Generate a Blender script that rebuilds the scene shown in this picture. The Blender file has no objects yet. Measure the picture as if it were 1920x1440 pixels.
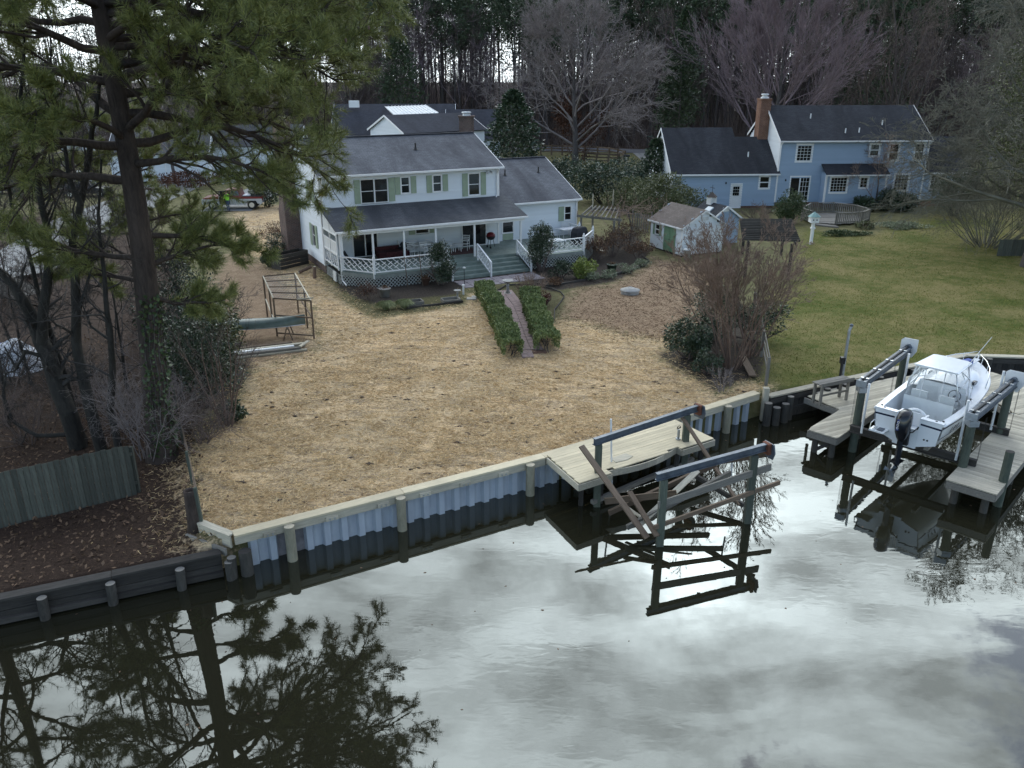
import bpy, bmesh, math, random
import numpy as np
from mathutils import Vector, Matrix

# ------------------------------------------------------------------ camera, sky, sun, exposure
scene = bpy.context.scene
COL = scene.collection
R = math.radians
CAM_H, PITCH, LENS = 11.5, R(20.985), 28.74
SUN_AZ, SUN_EL = R(15.0), R(32.0)          # azimuth from +Y towards +X

cam_d = bpy.data.cameras.new("camera")
cam_d.lens = LENS; cam_d.sensor_width = 36.0; cam_d.clip_start = 0.1; cam_d.clip_end = 3000.0
cam = bpy.data.objects.new("camera", cam_d); COL.objects.link(cam)
cam.location = (0, 0, CAM_H); cam.rotation_euler = (math.pi/2 - PITCH, 0, 0)
scene.camera = cam

world = bpy.data.worlds.new("World"); scene.world = world; world.use_nodes = True
def build_world():
    nt = world.node_tree; nt.nodes.clear()
    N = lambda t: nt.nodes.new(t)
    L = nt.links.new
    def M(op, a, b=None, c=None):
        n = N('ShaderNodeMath'); n.operation = op
        for i, v in enumerate((a, b, c)):
            if v is None: continue
            if isinstance(v, (int, float)): n.inputs[i].default_value = v
            else: L(v, n.inputs[i])
        return n.outputs[0]
    out = N('ShaderNodeOutputWorld'); bg = N('ShaderNodeBackground'); L(bg.outputs[0], out.inputs[0])
    bg.inputs['Strength'].default_value = 0.1
    sky = N('ShaderNodeTexSky'); sky.sky_type = 'NISHITA'; sky.sun_disc = False
    sky.sun_elevation = SUN_EL; sky.sun_rotation = SUN_AZ; sky.altitude = 10
    sky.air_density = 1.0; sky.dust_density = 0.6; sky.ozone_density = 1.5
    tc = N('ShaderNodeTexCoord')
    sep = N('ShaderNodeSeparateXYZ'); L(tc.outputs['Generated'], sep.inputs[0])
    zc = M('ADD', M('MAXIMUM', sep.outputs[2], 0.0), 0.1)
    px = M('DIVIDE', sep.outputs[0], zc); py = M('DIVIDE', sep.outputs[1], zc)
    cmb = N('ShaderNodeCombineXYZ'); L(px, cmb.inputs[0]); L(py, cmb.inputs[1])
    mp = N('ShaderNodeMapping'); mp.inputs['Rotation'].default_value = (0, 0, R(-38)); mp.inputs['Scale'].default_value = (1.25, 2.9, 1)
    L(cmb.outputs[0], mp.inputs[0])
    def noise(vec, scale, detail, rough, dist):
        n = N('ShaderNodeTexNoise'); n.inputs['Scale'].default_value = scale; n.inputs['Detail'].default_value = detail
        n.inputs['Roughness'].default_value = rough; n.inputs['Distortion'].default_value = dist
        L(vec, n.inputs['Vector']); return n.outputs[0]
    n1 = noise(mp.outputs[0], 2.3, 7, 0.58, 0.4)
    n2 = noise(cmb.outputs[0], 4.2, 8, 0.62, 0.35)
    n3 = noise(cmb.outputs[0], 0.55, 3, 0.5, 0.2)
    # broken edge of the cloud deck: overhead and behind it the cover opens to blue
    edge = M('ADD', M('MULTIPLY', px, 0.436), M('MULTIPLY', py, -0.9))
    edge = M('ADD', edge, 0.58)
    edge = M('ADD', M('ADD', edge, M('MULTIPLY', M('SUBTRACT', n2, 0.5), 0.75)), M('MULTIPLY', M('SUBTRACT', n3, 0.5), 0.35))
    mr = N('ShaderNodeMapRange'); mr.interpolation_type = 'SMOOTHSTEP'
    mr.inputs['From Min'].default_value = -0.03; mr.inputs['From Max'].default_value = 0.06
    mr.inputs['To Min'].default_value = 1.0; mr.inputs['To Max'].default_value = 0.05
    L(edge, mr.inputs[0]); cover = mr.outputs[0]
    # glow of the hidden sun through the deck
    sd = Vector((math.sin(SUN_AZ)*math.cos(SUN_EL), math.cos(SUN_AZ)*math.cos(SUN_EL), math.sin(SUN_EL)))
    dt = N('ShaderNodeVectorMath'); dt.operation = 'DOT_PRODUCT'; L(tc.outputs['Generated'], dt.inputs[0]); dt.inputs[1].default_value = sd
    d = M('MAXIMUM', dt.outputs['Value'], 0.0)
    g1 = M('MULTIPLY', M('POWER', d, 420.0), M('MULTIPLY', n2, 1.9)); g2 = M('POWER', d, 5.0)
    shade = N('ShaderNodeMapRange'); shade.inputs['From Min'].default_value = 0.39; shade.inputs['From Max'].default_value = 0.61
    shade.inputs['To Min'].default_value = 0.45; shade.inputs['To Max'].default_value = 1.46
    L(M('ADD', M('MULTIPLY', n1, 0.62), M('MULTIPLY', n2, 0.38)), shade.inputs[0])
    lum = M('ADD', M('ADD', 10.5, M('MULTIPLY', g2, 8.0)), M('MULTIPLY', g1, 32.0))
    lum = M('MULTIPLY', lum, shade.outputs[0])
    cc = N('ShaderNodeVectorMath'); cc.operation = 'SCALE'; cc.inputs[0].default_value = (0.90, 0.985, 1.015); L(lum, cc.inputs['Scale'])
    mix = N('ShaderNodeMix'); mix.data_type = 'RGBA'; mix.clamp_factor = True
    L(cover, mix.inputs['Factor']); L(sky.outputs[0], mix.inputs['A']); L(cc.outputs[0], mix.inputs['B'])
    L(mix.outputs['Result'], bg.inputs['Color'])
build_world()

sun_d = bpy.data.lights.new("sun", 'SUN'); sun_d.energy = 0.5; sun_d.angle = R(178); sun_d.color = (1.0, 0.98, 0.95)
sun = bpy.data.objects.new("sun", sun_d); COL.objects.link(sun)
_sd = Vector((math.sin(SUN_AZ)*math.cos(SUN_EL), math.cos(SUN_AZ)*math.cos(SUN_EL), math.sin(SUN_EL)))
sun.rotation_euler = (-_sd).to_track_quat('-Z', 'Y').to_euler(); sun.location = (20, 60, 60)

vs = scene.view_settings
vs.view_transform = 'Standard'; vs.look = 'None'; vs.exposure = 1.16; vs.gamma = 1.0; vs.use_curve_mapping = False
scene.cycles.max_bounces = 5; scene.cycles.diffuse_bounces = 2; scene.cycles.glossy_bounces = 3
scene.cycles.transmission_bounces = 3; scene.cycles.transparent_max_bounces = 8
scene.cycles.use_denoising = True; scene.cycles.denoiser = 'OPENIMAGEDENOISE'; scene.cycles.denoising_input_passes = 'RGB_ALBEDO_NORMAL'; scene.cycles.denoising_prefilter = 'ACCURATE'
scene.cycles.caustics_reflective = False; scene.cycles.caustics_refractive = False

# ------------------------------------------------------------------ survey: the photograph's pixels (1920 x 1440) to points on the site
FPX = LENS/36.0*1920.0
_cp, _sp = math.cos(PITCH), math.sin(PITCH)
def _ray(x, y):
    a, b = x-960.0, y-720.0
    return Vector((a, FPX*_cp - b*_sp, -FPX*_sp - b*_cp))
def G(x, y, z=0.0):
    d = _ray(x, y); t = (z-CAM_H)/d.z
    return Vector((0, 0, CAM_H)) + d*t
def AT(x, y, Y):
    d = _ray(x, y); return Vector((0, 0, CAM_H)) + d*(Y/d.y)

# ------------------------------------------------------------------ materials
MAT = {}
class NT:
    def __init__(s, name):
        s.m = bpy.data.materials.new(name); s.m.use_nodes = True; s.t = s.m.node_tree; s.t.nodes.clear()
        s.out = s.N('ShaderNodeOutputMaterial'); s.b = s.N('ShaderNodeBsdfPrincipled'); s.L(s.b.outputs[0], s.out.inputs[0])
        MAT[name] = s.m
    def N(s, t): return s.t.nodes.new(t)
    def L(s, a, b): s.t.links.new(a, b)
    def co(s, kind='Object', scale=(1, 1, 1), rot=(0, 0, 0)):
        tc = s.N('ShaderNodeTexCoord'); mp = s.N('ShaderNodeMapping')
        mp.inputs['Scale'].default_value = scale; mp.inputs['Rotation'].default_value = rot
        s.L(tc.outputs[kind], mp.inputs[0]); return mp.outputs[0]
    def wco(s, scale=(1, 1, 1)):
        g = s.N('ShaderNodeNewGeometry'); mp = s.N('ShaderNodeMapping'); mp.inputs['Scale'].default_value = scale
        s.L(g.outputs['Position'], mp.inputs[0]); return mp.outputs[0]
    def noise(s, vec, scale, detail=4, rough=0.55, dist=0.0):
        n = s.N('ShaderNodeTexNoise'); n.inputs['Scale'].default_value = scale; n.inputs['Detail'].default_value = detail
        n.inputs['Roughness'].default_value = rough; n.inputs['Distortion'].default_value = dist
        s.L(vec, n.inputs['Vector']); return n.outputs[0]
    def ramp(s, fac, stops):
        r = s.N('ShaderNodeValToRGB'); e = r.color_ramp.elements
        while len(e) < len(stops): e.new(0.5)
        for k, (p, c) in enumerate(stops):
            e[k].position = p; e[k].color = (*c, 1) if len(c) == 3 else c
        s.L(fac, r.inputs[0]); return r.outputs[0]
    def mixc(s, fac, a, b, mode='MIX'):
        m = s.N('ShaderNodeMix'); m.data_type = 'RGBA'; m.blend_type = mode; m.clamp_factor = True
        for sock, v in ((m.inputs['Factor'], fac), (m.inputs['A'], a), (m.inputs['B'], b)):
            if isinstance(v, (int, float)): sock.default_value = v
            elif isinstance(v, tuple): sock.default_value = (*v, 1) if len(v) == 3 else v
            else: s.L(v, sock)
        return m.outputs['Result']
    def math(s, op, a, b=None):
        n = s.N('ShaderNodeMath'); n.operation = op
        for i, v in enumerate((a, b)):
            if v is None: continue
            if isinstance(v, (int, float)): n.inputs[i].default_value = v
            else: s.L(v, n.inputs[i])
        return n.outputs[0]
    def rand(s):
        return s.N('ShaderNodeObjectInfo').outputs['Random']
    def island(s):
        return s.N('ShaderNodeNewGeometry').outputs['Random Per Island']
    def color(s, c):
        if isinstance(c, tuple): s.b.inputs['Base Color'].default_value = (*c, 1)
        else: s.L(c, s.b.inputs['Base Color'])
    def set(s, rough=0.6, metal=0.0, spec=0.5, **k):
        s.b.inputs['Roughness'].default_value = rough; s.b.inputs['Metallic'].default_value = metal
        s.b.inputs['Specular IOR Level'].default_value = spec
        for a, v in k.items(): s.b.inputs[a].default_value = v
    def bump(s, h, dist=0.02, strength=0.6):
        n = s.N('ShaderNodeBump'); n.inputs['Distance'].default_value = dist; n.inputs['Strength'].default_value = strength
        s.L(h, n.inputs['Height']); s.L(n.outputs[0], s.b.inputs['Normal'])

def m_plain(name, c, rough=0.6, metal=0.0, var=0.12, scale=3.0, bump=0.0, spec=0.5):
    t = NT(name); v = t.noise(t.co(), scale, 5, 0.6)
    lo = tuple(x*(1-var) for x in c); hi = tuple(min(1, x*(1+var)) for x in c)
    t.color(t.ramp(v, [(0.3, lo), (0.7, hi)])); t.set(rough, metal, spec)
    if bump: t.bump(t.noise(t.co(), scale*8, 4), 0.01, bump)
def m_wood(name, c, var=0.25, rough=0.75, tint=0.25, knots=True):
    t = NT(name); g = t.noise(t.co('Object', (1.2, 14, 14)), 2.2, 6, 0.65, 0.4)
    big = t.noise(t.wco((0.8, 0.8, 0.8)), 1.0, 3)
    lo = tuple(x*(1-var) for x in c); hi = tuple(min(1, x*(1+var)) for x in c)
    col = t.ramp(g, [(0.28, lo), (0.55, c), (0.75, hi)])
    r = t.rand(); k = t.math('ADD', t.math('MULTIPLY', r, 2*tint), 1-tint)
    cb = t.N('ShaderNodeCombineColor'); t.L(k, cb.inputs[0]); t.L(k, cb.inputs[1]); t.L(t.math('MULTIPLY', k, 0.99), cb.inputs[2])
    col = t.mixc(1.0, col, cb.outputs[0], 'MULTIPLY')
    col = t.mixc(t.ramp(big, [(0.45, (0, 0, 0)), (0.75, (0.45, 0.45, 0.45))]), col, tuple(x*0.6 for x in c))
    t.color(col); t.set(rough, 0, 0.3); t.bump(g, 0.006, 0.5)
def m_leaf(name, a, b, rough=0.5, spec=0.4, trans=0.0):
    t = NT(name); r = t.island(); n = t.noise(t.wco(), 0.9, 2)
    c = t.ramp(t.math('ADD', t.math('MULTIPLY', r, 0.6), t.math('MULTIPLY', n, 0.4)), [(0.15, a), (0.85, b)])
    t.color(c); t.set(rough, 0, spec)
def m_bark(name, a, b, scale=1.0, rough=0.9):
    t = NT(name); v = t.noise(t.wco((9*scale, 9*scale, 2.2*scale)), 1.0, 6, 0.7, 0.6)
    big = t.noise(t.wco((0.7, 0.7, 0.35)), 1.0, 3)
    c = t.ramp(v, [(0.3, a), (0.7, b)]); c = t.mixc(t.ramp(big, [(0.4, (0, 0, 0)), (0.8, (0.5, 0.5, 0.5))]), c, tuple(x*1.5 for x in b))
    t.color(c); t.set(rough, 0, 0.2); t.bump(v, 0.03, 0.8)
def m_roof(name, a, b, stain, course=0.14):
    t = NT(name)
    u = t.co('UV')
    br = t.N('ShaderNodeTexBrick'); t.L(u, br.inputs['Vector']); br.offset = 0.5
    br.inputs['Scale'].default_value = 1.0; br.inputs['Brick Width'].default_value = 0.32; br.inputs['Row Height'].default_value = course
    br.inputs['Mortar Size'].default_value = 0.008; br.inputs['Mortar Smooth'].default_value = 0.2; br.inputs['Bias'].default_value = 0.0
    br.inputs['Color1'].default_value = (*a, 1); br.inputs['Color2'].default_value = (*b, 1); br.inputs['Mortar'].default_value = (*[x*0.45 for x in a], 1)
    st = t.N('ShaderNodeMapping'); st.inputs['Scale'].default_value = (0.55, 0.16, 1); t.L(u, st.inputs[0])
    s1 = t.noise(st.outputs[0], 1.0, 5, 0.6, 0.5)
    col = t.mixc(t.ramp(s1, [(0.42, (0, 0, 0)), (0.66, (0.85, 0.85, 0.85))]), br.outputs['Color'], stain)
    f = t.noise(u, 14.0, 3, 0.7)
    col = t.mixc(0.55, col, t.ramp(f, [(0.25, (0.25, 0.25, 0.25)), (0.75, (0.75, 0.75, 0.75))]), 'OVERLAY')
    t.color(col); t.set(0.95, 0, 0.2); t.bump(br.outputs['Fac'], 0.012, -0.6)
def m_brick(name, a, b, mortar, sc=1.0):
    t = NT(name); u = t.co('UV')
    br = t.N('ShaderNodeTexBrick'); t.L(u, br.inputs['Vector'])
    br.inputs['Scale'].default_value = 1.0; br.inputs['Brick Width'].default_value = 0.22*sc; br.inputs['Row Height'].default_value = 0.075*sc
    br.inputs['Mortar Size'].default_value = 0.008*sc; br.inputs['Color1'].default_value = (*a, 1); br.inputs['Color2'].default_value = (*b, 1); br.inputs['Mortar'].default_value = (*mortar, 1)
    br.inputs['Bias'].default_value = -0.1
    n = t.noise(u, 1.3, 4); c = t.mixc(0.5, br.outputs['Color'], t.ramp(n, [(0.3, (0.3, 0.3, 0.3)), (0.7, (0.7, 0.7, 0.7))]), 'OVERLAY')
    t.color(c); t.set(0.9, 0, 0.2); t.bump(br.outputs['Fac'], 0.01, -0.8)
def m_siding(name, c):
    t = NT(name); n = t.noise(t.wco((0.5, 0.5, 1.2)), 1.0, 4); r = t.island()
    col = t.ramp(t.math('ADD', t.math('MULTIPLY', n, 0.7), t.math('MULTIPLY', r, 0.3)), [(0.25, tuple(x*0.9 for x in c)), (0.75, c)])
    t.color(col); t.set(0.5, 0, 0.35)

m_siding('white_siding', (0.77, 0.81, 0.84)); m_siding('blue_siding', (0.35, 0.45, 0.57))
m_plain('trim_white', (0.82, 0.82, 0.81), 0.45, var=0.04); m_plain('trim_dull', (0.62, 0.63, 0.62), 0.6, var=0.12)
m_plain('shutter_green', (0.33, 0.40, 0.29), 0.55, var=0.1); m_plain('shed_green', (0.17, 0.28, 0.17), 0.6, var=0.15)
m_roof('roof_grey', (0.165, 0.17, 0.185), (0.125, 0.13, 0.142), (0.06, 0.06, 0.068))
m_roof('roof_porch', (0.115, 0.118, 0.125), (0.085, 0.088, 0.095), (0.05, 0.052, 0.058))
m_roof('roof_dark', (0.05, 0.053, 0.06), (0.036, 0.038, 0.045), (0.02, 0.021, 0.025))
m_roof('roof_slate', (0.06, 0.063, 0.078), (0.045, 0.048, 0.06), (0.035, 0.037, 0.045))
m_roof('roof_brown', (0.20, 0.165, 0.145), (0.15, 0.125, 0.11), (0.11, 0.095, 0.085))
m_brick('brick_dark', (0.12, 0.066, 0.054), (0.07, 0.043, 0.038), (0.25, 0.23, 0.21)); m_brick('brick_orange', (0.20, 0.088, 0.05), (0.145, 0.064, 0.04), (0.24, 0.20, 0.17))
m_brick('brick_path', (0.20, 0.13, 0.115), (0.15, 0.105, 0.10), (0.10, 0.085, 0.075), 1.0)
t = NT('glass_dark'); t.color((0.012, 0.014, 0.016)); t.set(0.06, 0, 0.6)
t = NT('glass_clear'); t.color((0.9, 0.95, 0.95)); t.set(0.08, 0, 0.5); t.b.inputs['Alpha'].default_value = 0.22
t = NT('vinyl_clear'); t.color((0.8, 0.85, 0.86)); t.set(0.15, 0, 0.5); t.b.inputs['Alpha'].default_value = 0.2
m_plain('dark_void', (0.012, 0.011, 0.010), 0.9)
m_plain('curtain', (0.33, 0.33, 0.31), 0.9)
m_plain('deck_green', (0.19, 0.235, 0.205), 0.7, var=0.2, scale=2); m_plain('lattice_grey', (0.24, 0.26, 0.24), 0.8, var=0.25)
m_wood('wood_new', (0.66, 0.57, 0.40), 0.16, 0.75, 0.12); m_wood('wood_tan', (0.50, 0.455, 0.36), 0.28, 0.8, 0.28)
m_wood('wood_grey', (0.23, 0.215, 0.19), 0.35, 0.85, 0.3); m_wood('wood_brown', (0.17, 0.125, 0.09), 0.35, 0.85, 0.3)
m_wood('wood_dark', (0.06, 0.055, 0.05), 0.4, 0.85, 0.3); m_wood('wood_green', (0.11, 0.125, 0.10), 0.35, 0.85, 0.2); m_wood('fence_wood', (0.085, 0.09, 0.075), 0.4, 0.9, 0.3)
m_bark('pile_green', (0.055, 0.07, 0.058), (0.11, 0.125, 0.10), 1.4); m_bark('pile_tan', (0.20, 0.19, 0.14), (0.34, 0.31, 0.23), 1.4); m_bark('pile_dark', (0.035, 0.033, 0.03), (0.085, 0.08, 0.07), 1.4)
m_plain('pile_end', (0.45, 0.40, 0.30), 0.85, var=0.2, scale=20); m_plain('bulk_dark', (0.05, 0.047, 0.043), 0.9, var=0.5, scale=2.5, bump=0.6)
t = NT('sheet_vinyl'); v = t.noise(t.wco((1, 1, 0.6)), 2.5, 4); t.color(t.ramp(v, [(0.3, (0.36, 0.40, 0.46)), (0.7, (0.46, 0.51, 0.57))])); t.set(0.45, 0, 0.4)
m_plain('sheet_mud', (0.20, 0.19, 0.20), 0.8, var=0.35, scale=4)
m_plain('steel_galv', (0.40, 0.43, 0.46), 0.42, 0.75, 0.18, 6); m_plain('steel_beam', (0.10, 0.12, 0.145), 0.45, 0.2, 0.35, 4); m_plain('rust', (0.16, 0.06, 0.035), 0.9, 0.0, 0.4, 8)
m_plain('aluminium', (0.62, 0.64, 0.66), 0.3, 0.9, 0.08); m_plain('chrome', (0.75, 0.77, 0.78), 0.12, 1.0, 0.03)
m_plain('pvc_white', (0.78, 0.79, 0.79), 0.4, var=0.05)
m_plain('gelcoat', (0.80, 0.83, 0.85), 0.16, var=0.03, spec=0.6); m_plain('gelcoat_floor', (0.66, 0.69, 0.70), 0.5, var=0.06); m_plain('bottom_paint', (0.42, 0.50, 0.56), 0.5, var=0.1)
m_plain('navy', (0.012, 0.018, 0.045), 0.25); m_plain('motor_black', (0.010, 0.011, 0.014), 0.16, spec=0.6); m_plain('black_rubber', (0.012, 0.012, 0.012), 0.7)
m_plain('motor_blue', (0.03, 0.05, 0.18), 0.25); m_plain('print_white', (0.8, 0.8, 0.8), 0.5); m_plain('vinyl_white', (0.58, 0.62, 0.63), 0.5, var=0.06)
m_plain('concrete', (0.36, 0.35, 0.33), 0.9, var=0.2, scale=4, bump=0.3); m_plain('asphalt', (0.115, 0.115, 0.12), 0.9, var=0.15, scale=2); m_plain('drive_concrete', (0.22, 0.22, 0.215), 0.9, var=0.15, scale=1.2)
m_plain('canoe_green', (0.075, 0.105, 0.09), 0.35, var=0.2); m_plain('red_paint', (0.16, 0.012, 0.016), 0.3); m_plain('silver_paint', (0.42, 0.44, 0.46), 0.35, 0.2, 0.06)
m_plain('hi_vis', (0.30, 0.85, 0.05), 0.7); m_plain('skin', (0.40, 0.24, 0.17), 0.6); m_plain('jeans', (0.05, 0.075, 0.13), 0.9); m_plain('hair', (0.03, 0.02, 0.015), 0.8)
m_plain('lattice_pale', (0.36, 0.38, 0.36), 0.8, var=0.2); m_plain('red_cloth', (0.055, 0.014, 0.016), 0.95, var=0.5, scale=9); m_plain('rug', (0.10, 0.045, 0.04), 0.95, var=0.4, scale=8); m_plain('black_metal', (0.015, 0.015, 0.016), 0.5); m_plain('cover_black', (0.02, 0.022, 0.028), 0.8)
m_plain('blue_plastic', (0.02, 0.06, 0.28), 0.5); m_plain('green_pot', (0.05, 0.085, 0.06), 0.6); m_plain('stone', (0.33, 0.32, 0.30), 0.9, var=0.3, scale=5, bump=0.6); m_plain('tarp_white', (0.60, 0.62, 0.66), 0.6, var=0.15)
m_plain('clay', (0.16, 0.09, 0.065), 0.85); m_plain('car_white', (0.6, 0.62, 0.64), 0.3); m_plain('car_dark', (0.02, 0.025, 0.035), 0.25); m_plain('teal_roof', (0.20, 0.33, 0.31), 0.6); m_plain('mulch', (0.045, 0.036, 0.03), 0.95, var=0.5, scale=6, bump=0.8)
m_leaf('needle', (0.055, 0.088, 0.028), (0.34, 0.34, 0.10)); m_leaf('needle_far', (0.026, 0.046, 0.022), (0.07, 0.10, 0.045))
m_leaf('leaf_dark', (0.016, 0.032, 0.016), (0.06, 0.09, 0.045), 0.35, 0.5); m_leaf('leaf_mid', (0.028, 0.05, 0.018), (0.085, 0.12, 0.045)); m_leaf('leaf_hedge', (0.06, 0.095, 0.028), (0.29, 0.33, 0.13), 0.45)
m_leaf('leaf_lime', (0.10, 0.14, 0.03), (0.30, 0.34, 0.08)); m_leaf('leaf_olive', (0.05, 0.065, 0.022), (0.15, 0.16, 0.065)); m_leaf('leaf_brown', (0.075, 0.042, 0.026), (0.20, 0.12, 0.07), 0.8, 0.2)
m_leaf('leaf_rust', (0.05, 0.022, 0.014), (0.13, 0.06, 0.036), 0.8, 0.2); m_leaf('leaf_litter', (0.04, 0.025, 0.017), (0.24, 0.155, 0.10), 0.85, 0.2); m_leaf('leaf_pale', (0.13, 0.16, 0.09), (0.32, 0.34, 0.22)); m_leaf('leaf_red', (0.05, 0.01, 0.008), (0.12, 0.03, 0.02)); m_leaf('flower', (0.55, 0.50, 0.45), (0.75, 0.70, 0.65))
m_leaf('straw', (0.36, 0.225, 0.10), (0.98, 0.75, 0.43), 0.8, 0.2); m_leaf('grass_blade', (0.08, 0.11, 0.018), (0.32, 0.29, 0.085), 0.7, 0.2); m_leaf('grass_pale', (0.12, 0.15, 0.05), (0.34, 0.36, 0.2), 0.7, 0.2)
m_bark('bark_pine', (0.025, 0.02, 0.017), (0.085, 0.065, 0.055), 0.9); m_bark('bark_dark', (0.018, 0.017, 0.015), (0.055, 0.05, 0.043)); m_bark('bark_grey', (0.05, 0.045, 0.042), (0.12, 0.105, 0.098)); m_bark('bark_tan', (0.09, 0.06, 0.045), (0.20, 0.14, 0.11))
m_plain('twig_grey', (0.235, 0.20, 0.19), 0.9, var=0.35, scale=0.6); m_plain('twig_wood', (0.095, 0.072, 0.068), 0.9, var=0.35, scale=0.3); m_plain('twig_purple', (0.22, 0.165, 0.175), 0.9, var=0.3, scale=0.6); m_plain('twig_red', (0.235, 0.165, 0.125), 0.9, var=0.3, scale=1.5); m_plain('twig_dark', (0.045, 0.04, 0.036), 0.9, var=0.3, scale=1.5); m_plain('twig_pale', (0.15, 0.145, 0.115), 0.9, var=0.3, scale=1.0); m_plain('twig_brown', (0.14, 0.105, 0.09), 0.9, var=0.3, scale=1.5)
m_plain('brick_path_slab', (0.27, 0.20, 0.19), 0.9, var=0.3, scale=5, bump=0.5); m_plain('flag', (0.25, 0.22, 0.23), 0.9, var=0.3, scale=4, bump=0.4)
m_plain('clod', (0.075, 0.052, 0.038), 0.95, var=0.4, scale=9)

# ------------------------------------------------------------------ mesh helpers
def V(*a): return Vector(a)
class B:
    """collects simple shapes into one mesh"""
    def __init__(s): s.v = []; s.f = []; s.uv = {}
    def add(s, vs, fs):
        k = len(s.v); s.v += [tuple(p) for p in vs]; s.f += [tuple(i+k for i in f) for f in fs]; return s
    def box(s, x0, x1, y0, y1, z0, z1):
        return s.add([(x0,y0,z0),(x1,y0,z0),(x1,y1,z0),(x0,y1,z0),(x0,y0,z1),(x1,y0,z1),(x1,y1,z1),(x0,y1,z1)],
                     [(0,3,2,1),(4,5,6,7),(0,1,5,4),(1,2,6,5),(2,3,7,6),(3,0,4,7)])
    def bar(s, p, q, w, h, up=(0,0,1)):
        """rectangular bar p->q, w sideways, h along up"""
        p, q = Vector(p), Vector(q); d = (q-p).normalized(); u = Vector(up)
        if abs(d.dot(u)) > 0.98: u = Vector((1,0,0))
        sd = d.cross(u).normalized(); u = sd.cross(d).normalized(); a, b = sd*(w/2), u*(h/2)
        return s.add([p-a-b,p+a-b,p+a+b,p-a+b,q-a-b,q+a-b,q+a+b,q-a+b],
                     [(0,1,2,3),(7,6,5,4),(4,5,1,0),(5,6,2,1),(6,7,3,2),(7,4,0,3)])
    def tube(s, p, q, r0, r1=None, n=8, cap=True):
        r1 = r0 if r1 is None else r1
        p, q = Vector(p), Vector(q); d = (q-p).normalized(); u = Vector((0,0,1)) if abs(d.z) < 0.95 else Vector((1,0,0))
        a = d.cross(u).normalized(); b = a.cross(d)
        vs = []
        for c, r in ((p, r0), (q, r1)):
            for i in range(n):
                t = 2*math.pi*i/n; vs.append(c + a*(r*math.cos(t)) + b*(r*math.sin(t)))
        fs = [(i, (i+1) % n, n+(i+1) % n, n+i) for i in range(n)]
        if cap: fs += [tuple(range(n))[::-1], tuple(range(n, 2*n))]
        return s.add(vs, fs)
    def path(s, pts, r, n=6, cap=True):
        pts = [Vector(p) for p in pts]; rs = r if isinstance(r, (list, tuple)) else [r]*len(pts)
        vs = []; fs = []; a = None
        for i, p in enumerate(pts):
            d = (pts[min(i+1, len(pts)-1)]-pts[max(i-1, 0)]).normalized()
            if a is None:
                u = Vector((0,0,1)) if abs(d.z) < 0.95 else Vector((1,0,0)); a = d.cross(u).normalized()
            a = (a - d*a.dot(d)).normalized(); b = d.cross(a)
            for k in range(n):
                t = 2*math.pi*k/n; vs.append(p + a*(rs[i]*math.cos(t)) + b*(rs[i]*math.sin(t)))
        for i in range(len(pts)-1):
            for k in range(n): fs.append((i*n+k, i*n+(k+1) % n, (i+1)*n+(k+1) % n, (i+1)*n+k))
        if cap: fs += [tuple(range(n))[::-1], tuple(range((len(pts)-1)*n, len(pts)*n))]
        return s.add(vs, fs)
    def lathe(s, prof, c=(0,0,0), n=14):
        vs = []; fs = []
        for r, z in prof:
            for k in range(n):
                t = 2*math.pi*k/n; vs.append((c[0]+r*math.cos(t), c[1]+r*math.sin(t), c[2]+z))
        for i in range(len(prof)-1):
            for k in range(n): fs.append((i*n+k, i*n+(k+1) % n, (i+1)*n+(k+1) % n, (i+1)*n+k))
        fs += [tuple(range(n))[::-1], tuple(range((len(prof)-1)*n, len(prof)*n))]
        return s.add(vs, fs)
    def prism(s, poly, z0, z1):
        n = len(poly); vs = [(x, y, z0) for x, y in poly]+[(x, y, z1) for x, y in poly]
        fs = [tuple(range(n))[::-1], tuple(range(n, 2*n))]+[(i, (i+1) % n, n+(i+1) % n, n+i) for i in range(n)]
        return s.add(vs, fs)
    def slab(s, quad, t):
        """four-cornered roof slab, thickness t down along its normal"""
        q = [Vector(p) for p in quad]; n = (q[1]-q[0]).cross(q[3]-q[0]).normalized()
        if n.z < 0: q = q[::-1]; n = -n
        k = len(s.f); s.add(q+[p-n*t for p in q], [(0,1,2,3),(7,6,5,4),(0,4,5,1),(1,5,6,2),(2,6,7,3),(3,7,4,0)]); return s
    def loft(s, rings, close=True, cap=True):
        n = len(rings[0]); vs = [p for r in rings for p in r]; fs = []
        for i in range(len(rings)-1):
            for k in range(n if close else n-1): fs.append((i*n+k, i*n+(k+1) % n, (i+1)*n+(k+1) % n, (i+1)*n+k))
        if cap and close: fs += [tuple(range(n))[::-1], tuple(range((len(rings)-1)*n, len(rings)*n))]
        return s.add(vs, fs)
    def mesh(s, name, mat, smooth=False, uvplane=None):
        me = bpy.data.meshes.new(name); me.from_pydata(s.v, [], s.f); me.materials.append(MAT[mat])
        if smooth: me.polygons.foreach_set('use_smooth', [True]*len(me.polygons))
        if uvplane: uv_planar(me, uvplane)
        me.update(); return me
    def make(s, name, mat, parent=None, smooth=False, uv=None, label=None):
        return link(name, s.mesh(name, mat, smooth, uv), parent, label)

def uv_planar(me, mode):
    """metric uv: 'wall' = along / up; 'roof' = along horizontal / up the slope"""
    uvl = me.uv_layers.new(name='UVMap')
    for p in me.polygons:
        n = p.normal
        h = Vector((-n.y, n.x, 0))
        h = h.normalized() if h.length > 1e-4 else Vector((1, 0, 0))
        w = n.cross(h).normalized()
        if abs(n.z) > 0.999: h, w = Vector((1, 0, 0)), Vector((0, 1, 0))
        for li in p.loop_indices:
            c = me.vertices[me.loops[li].vertex_index].co
            uvl.data[li].uv = (c.dot(h), c.dot(w))

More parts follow.
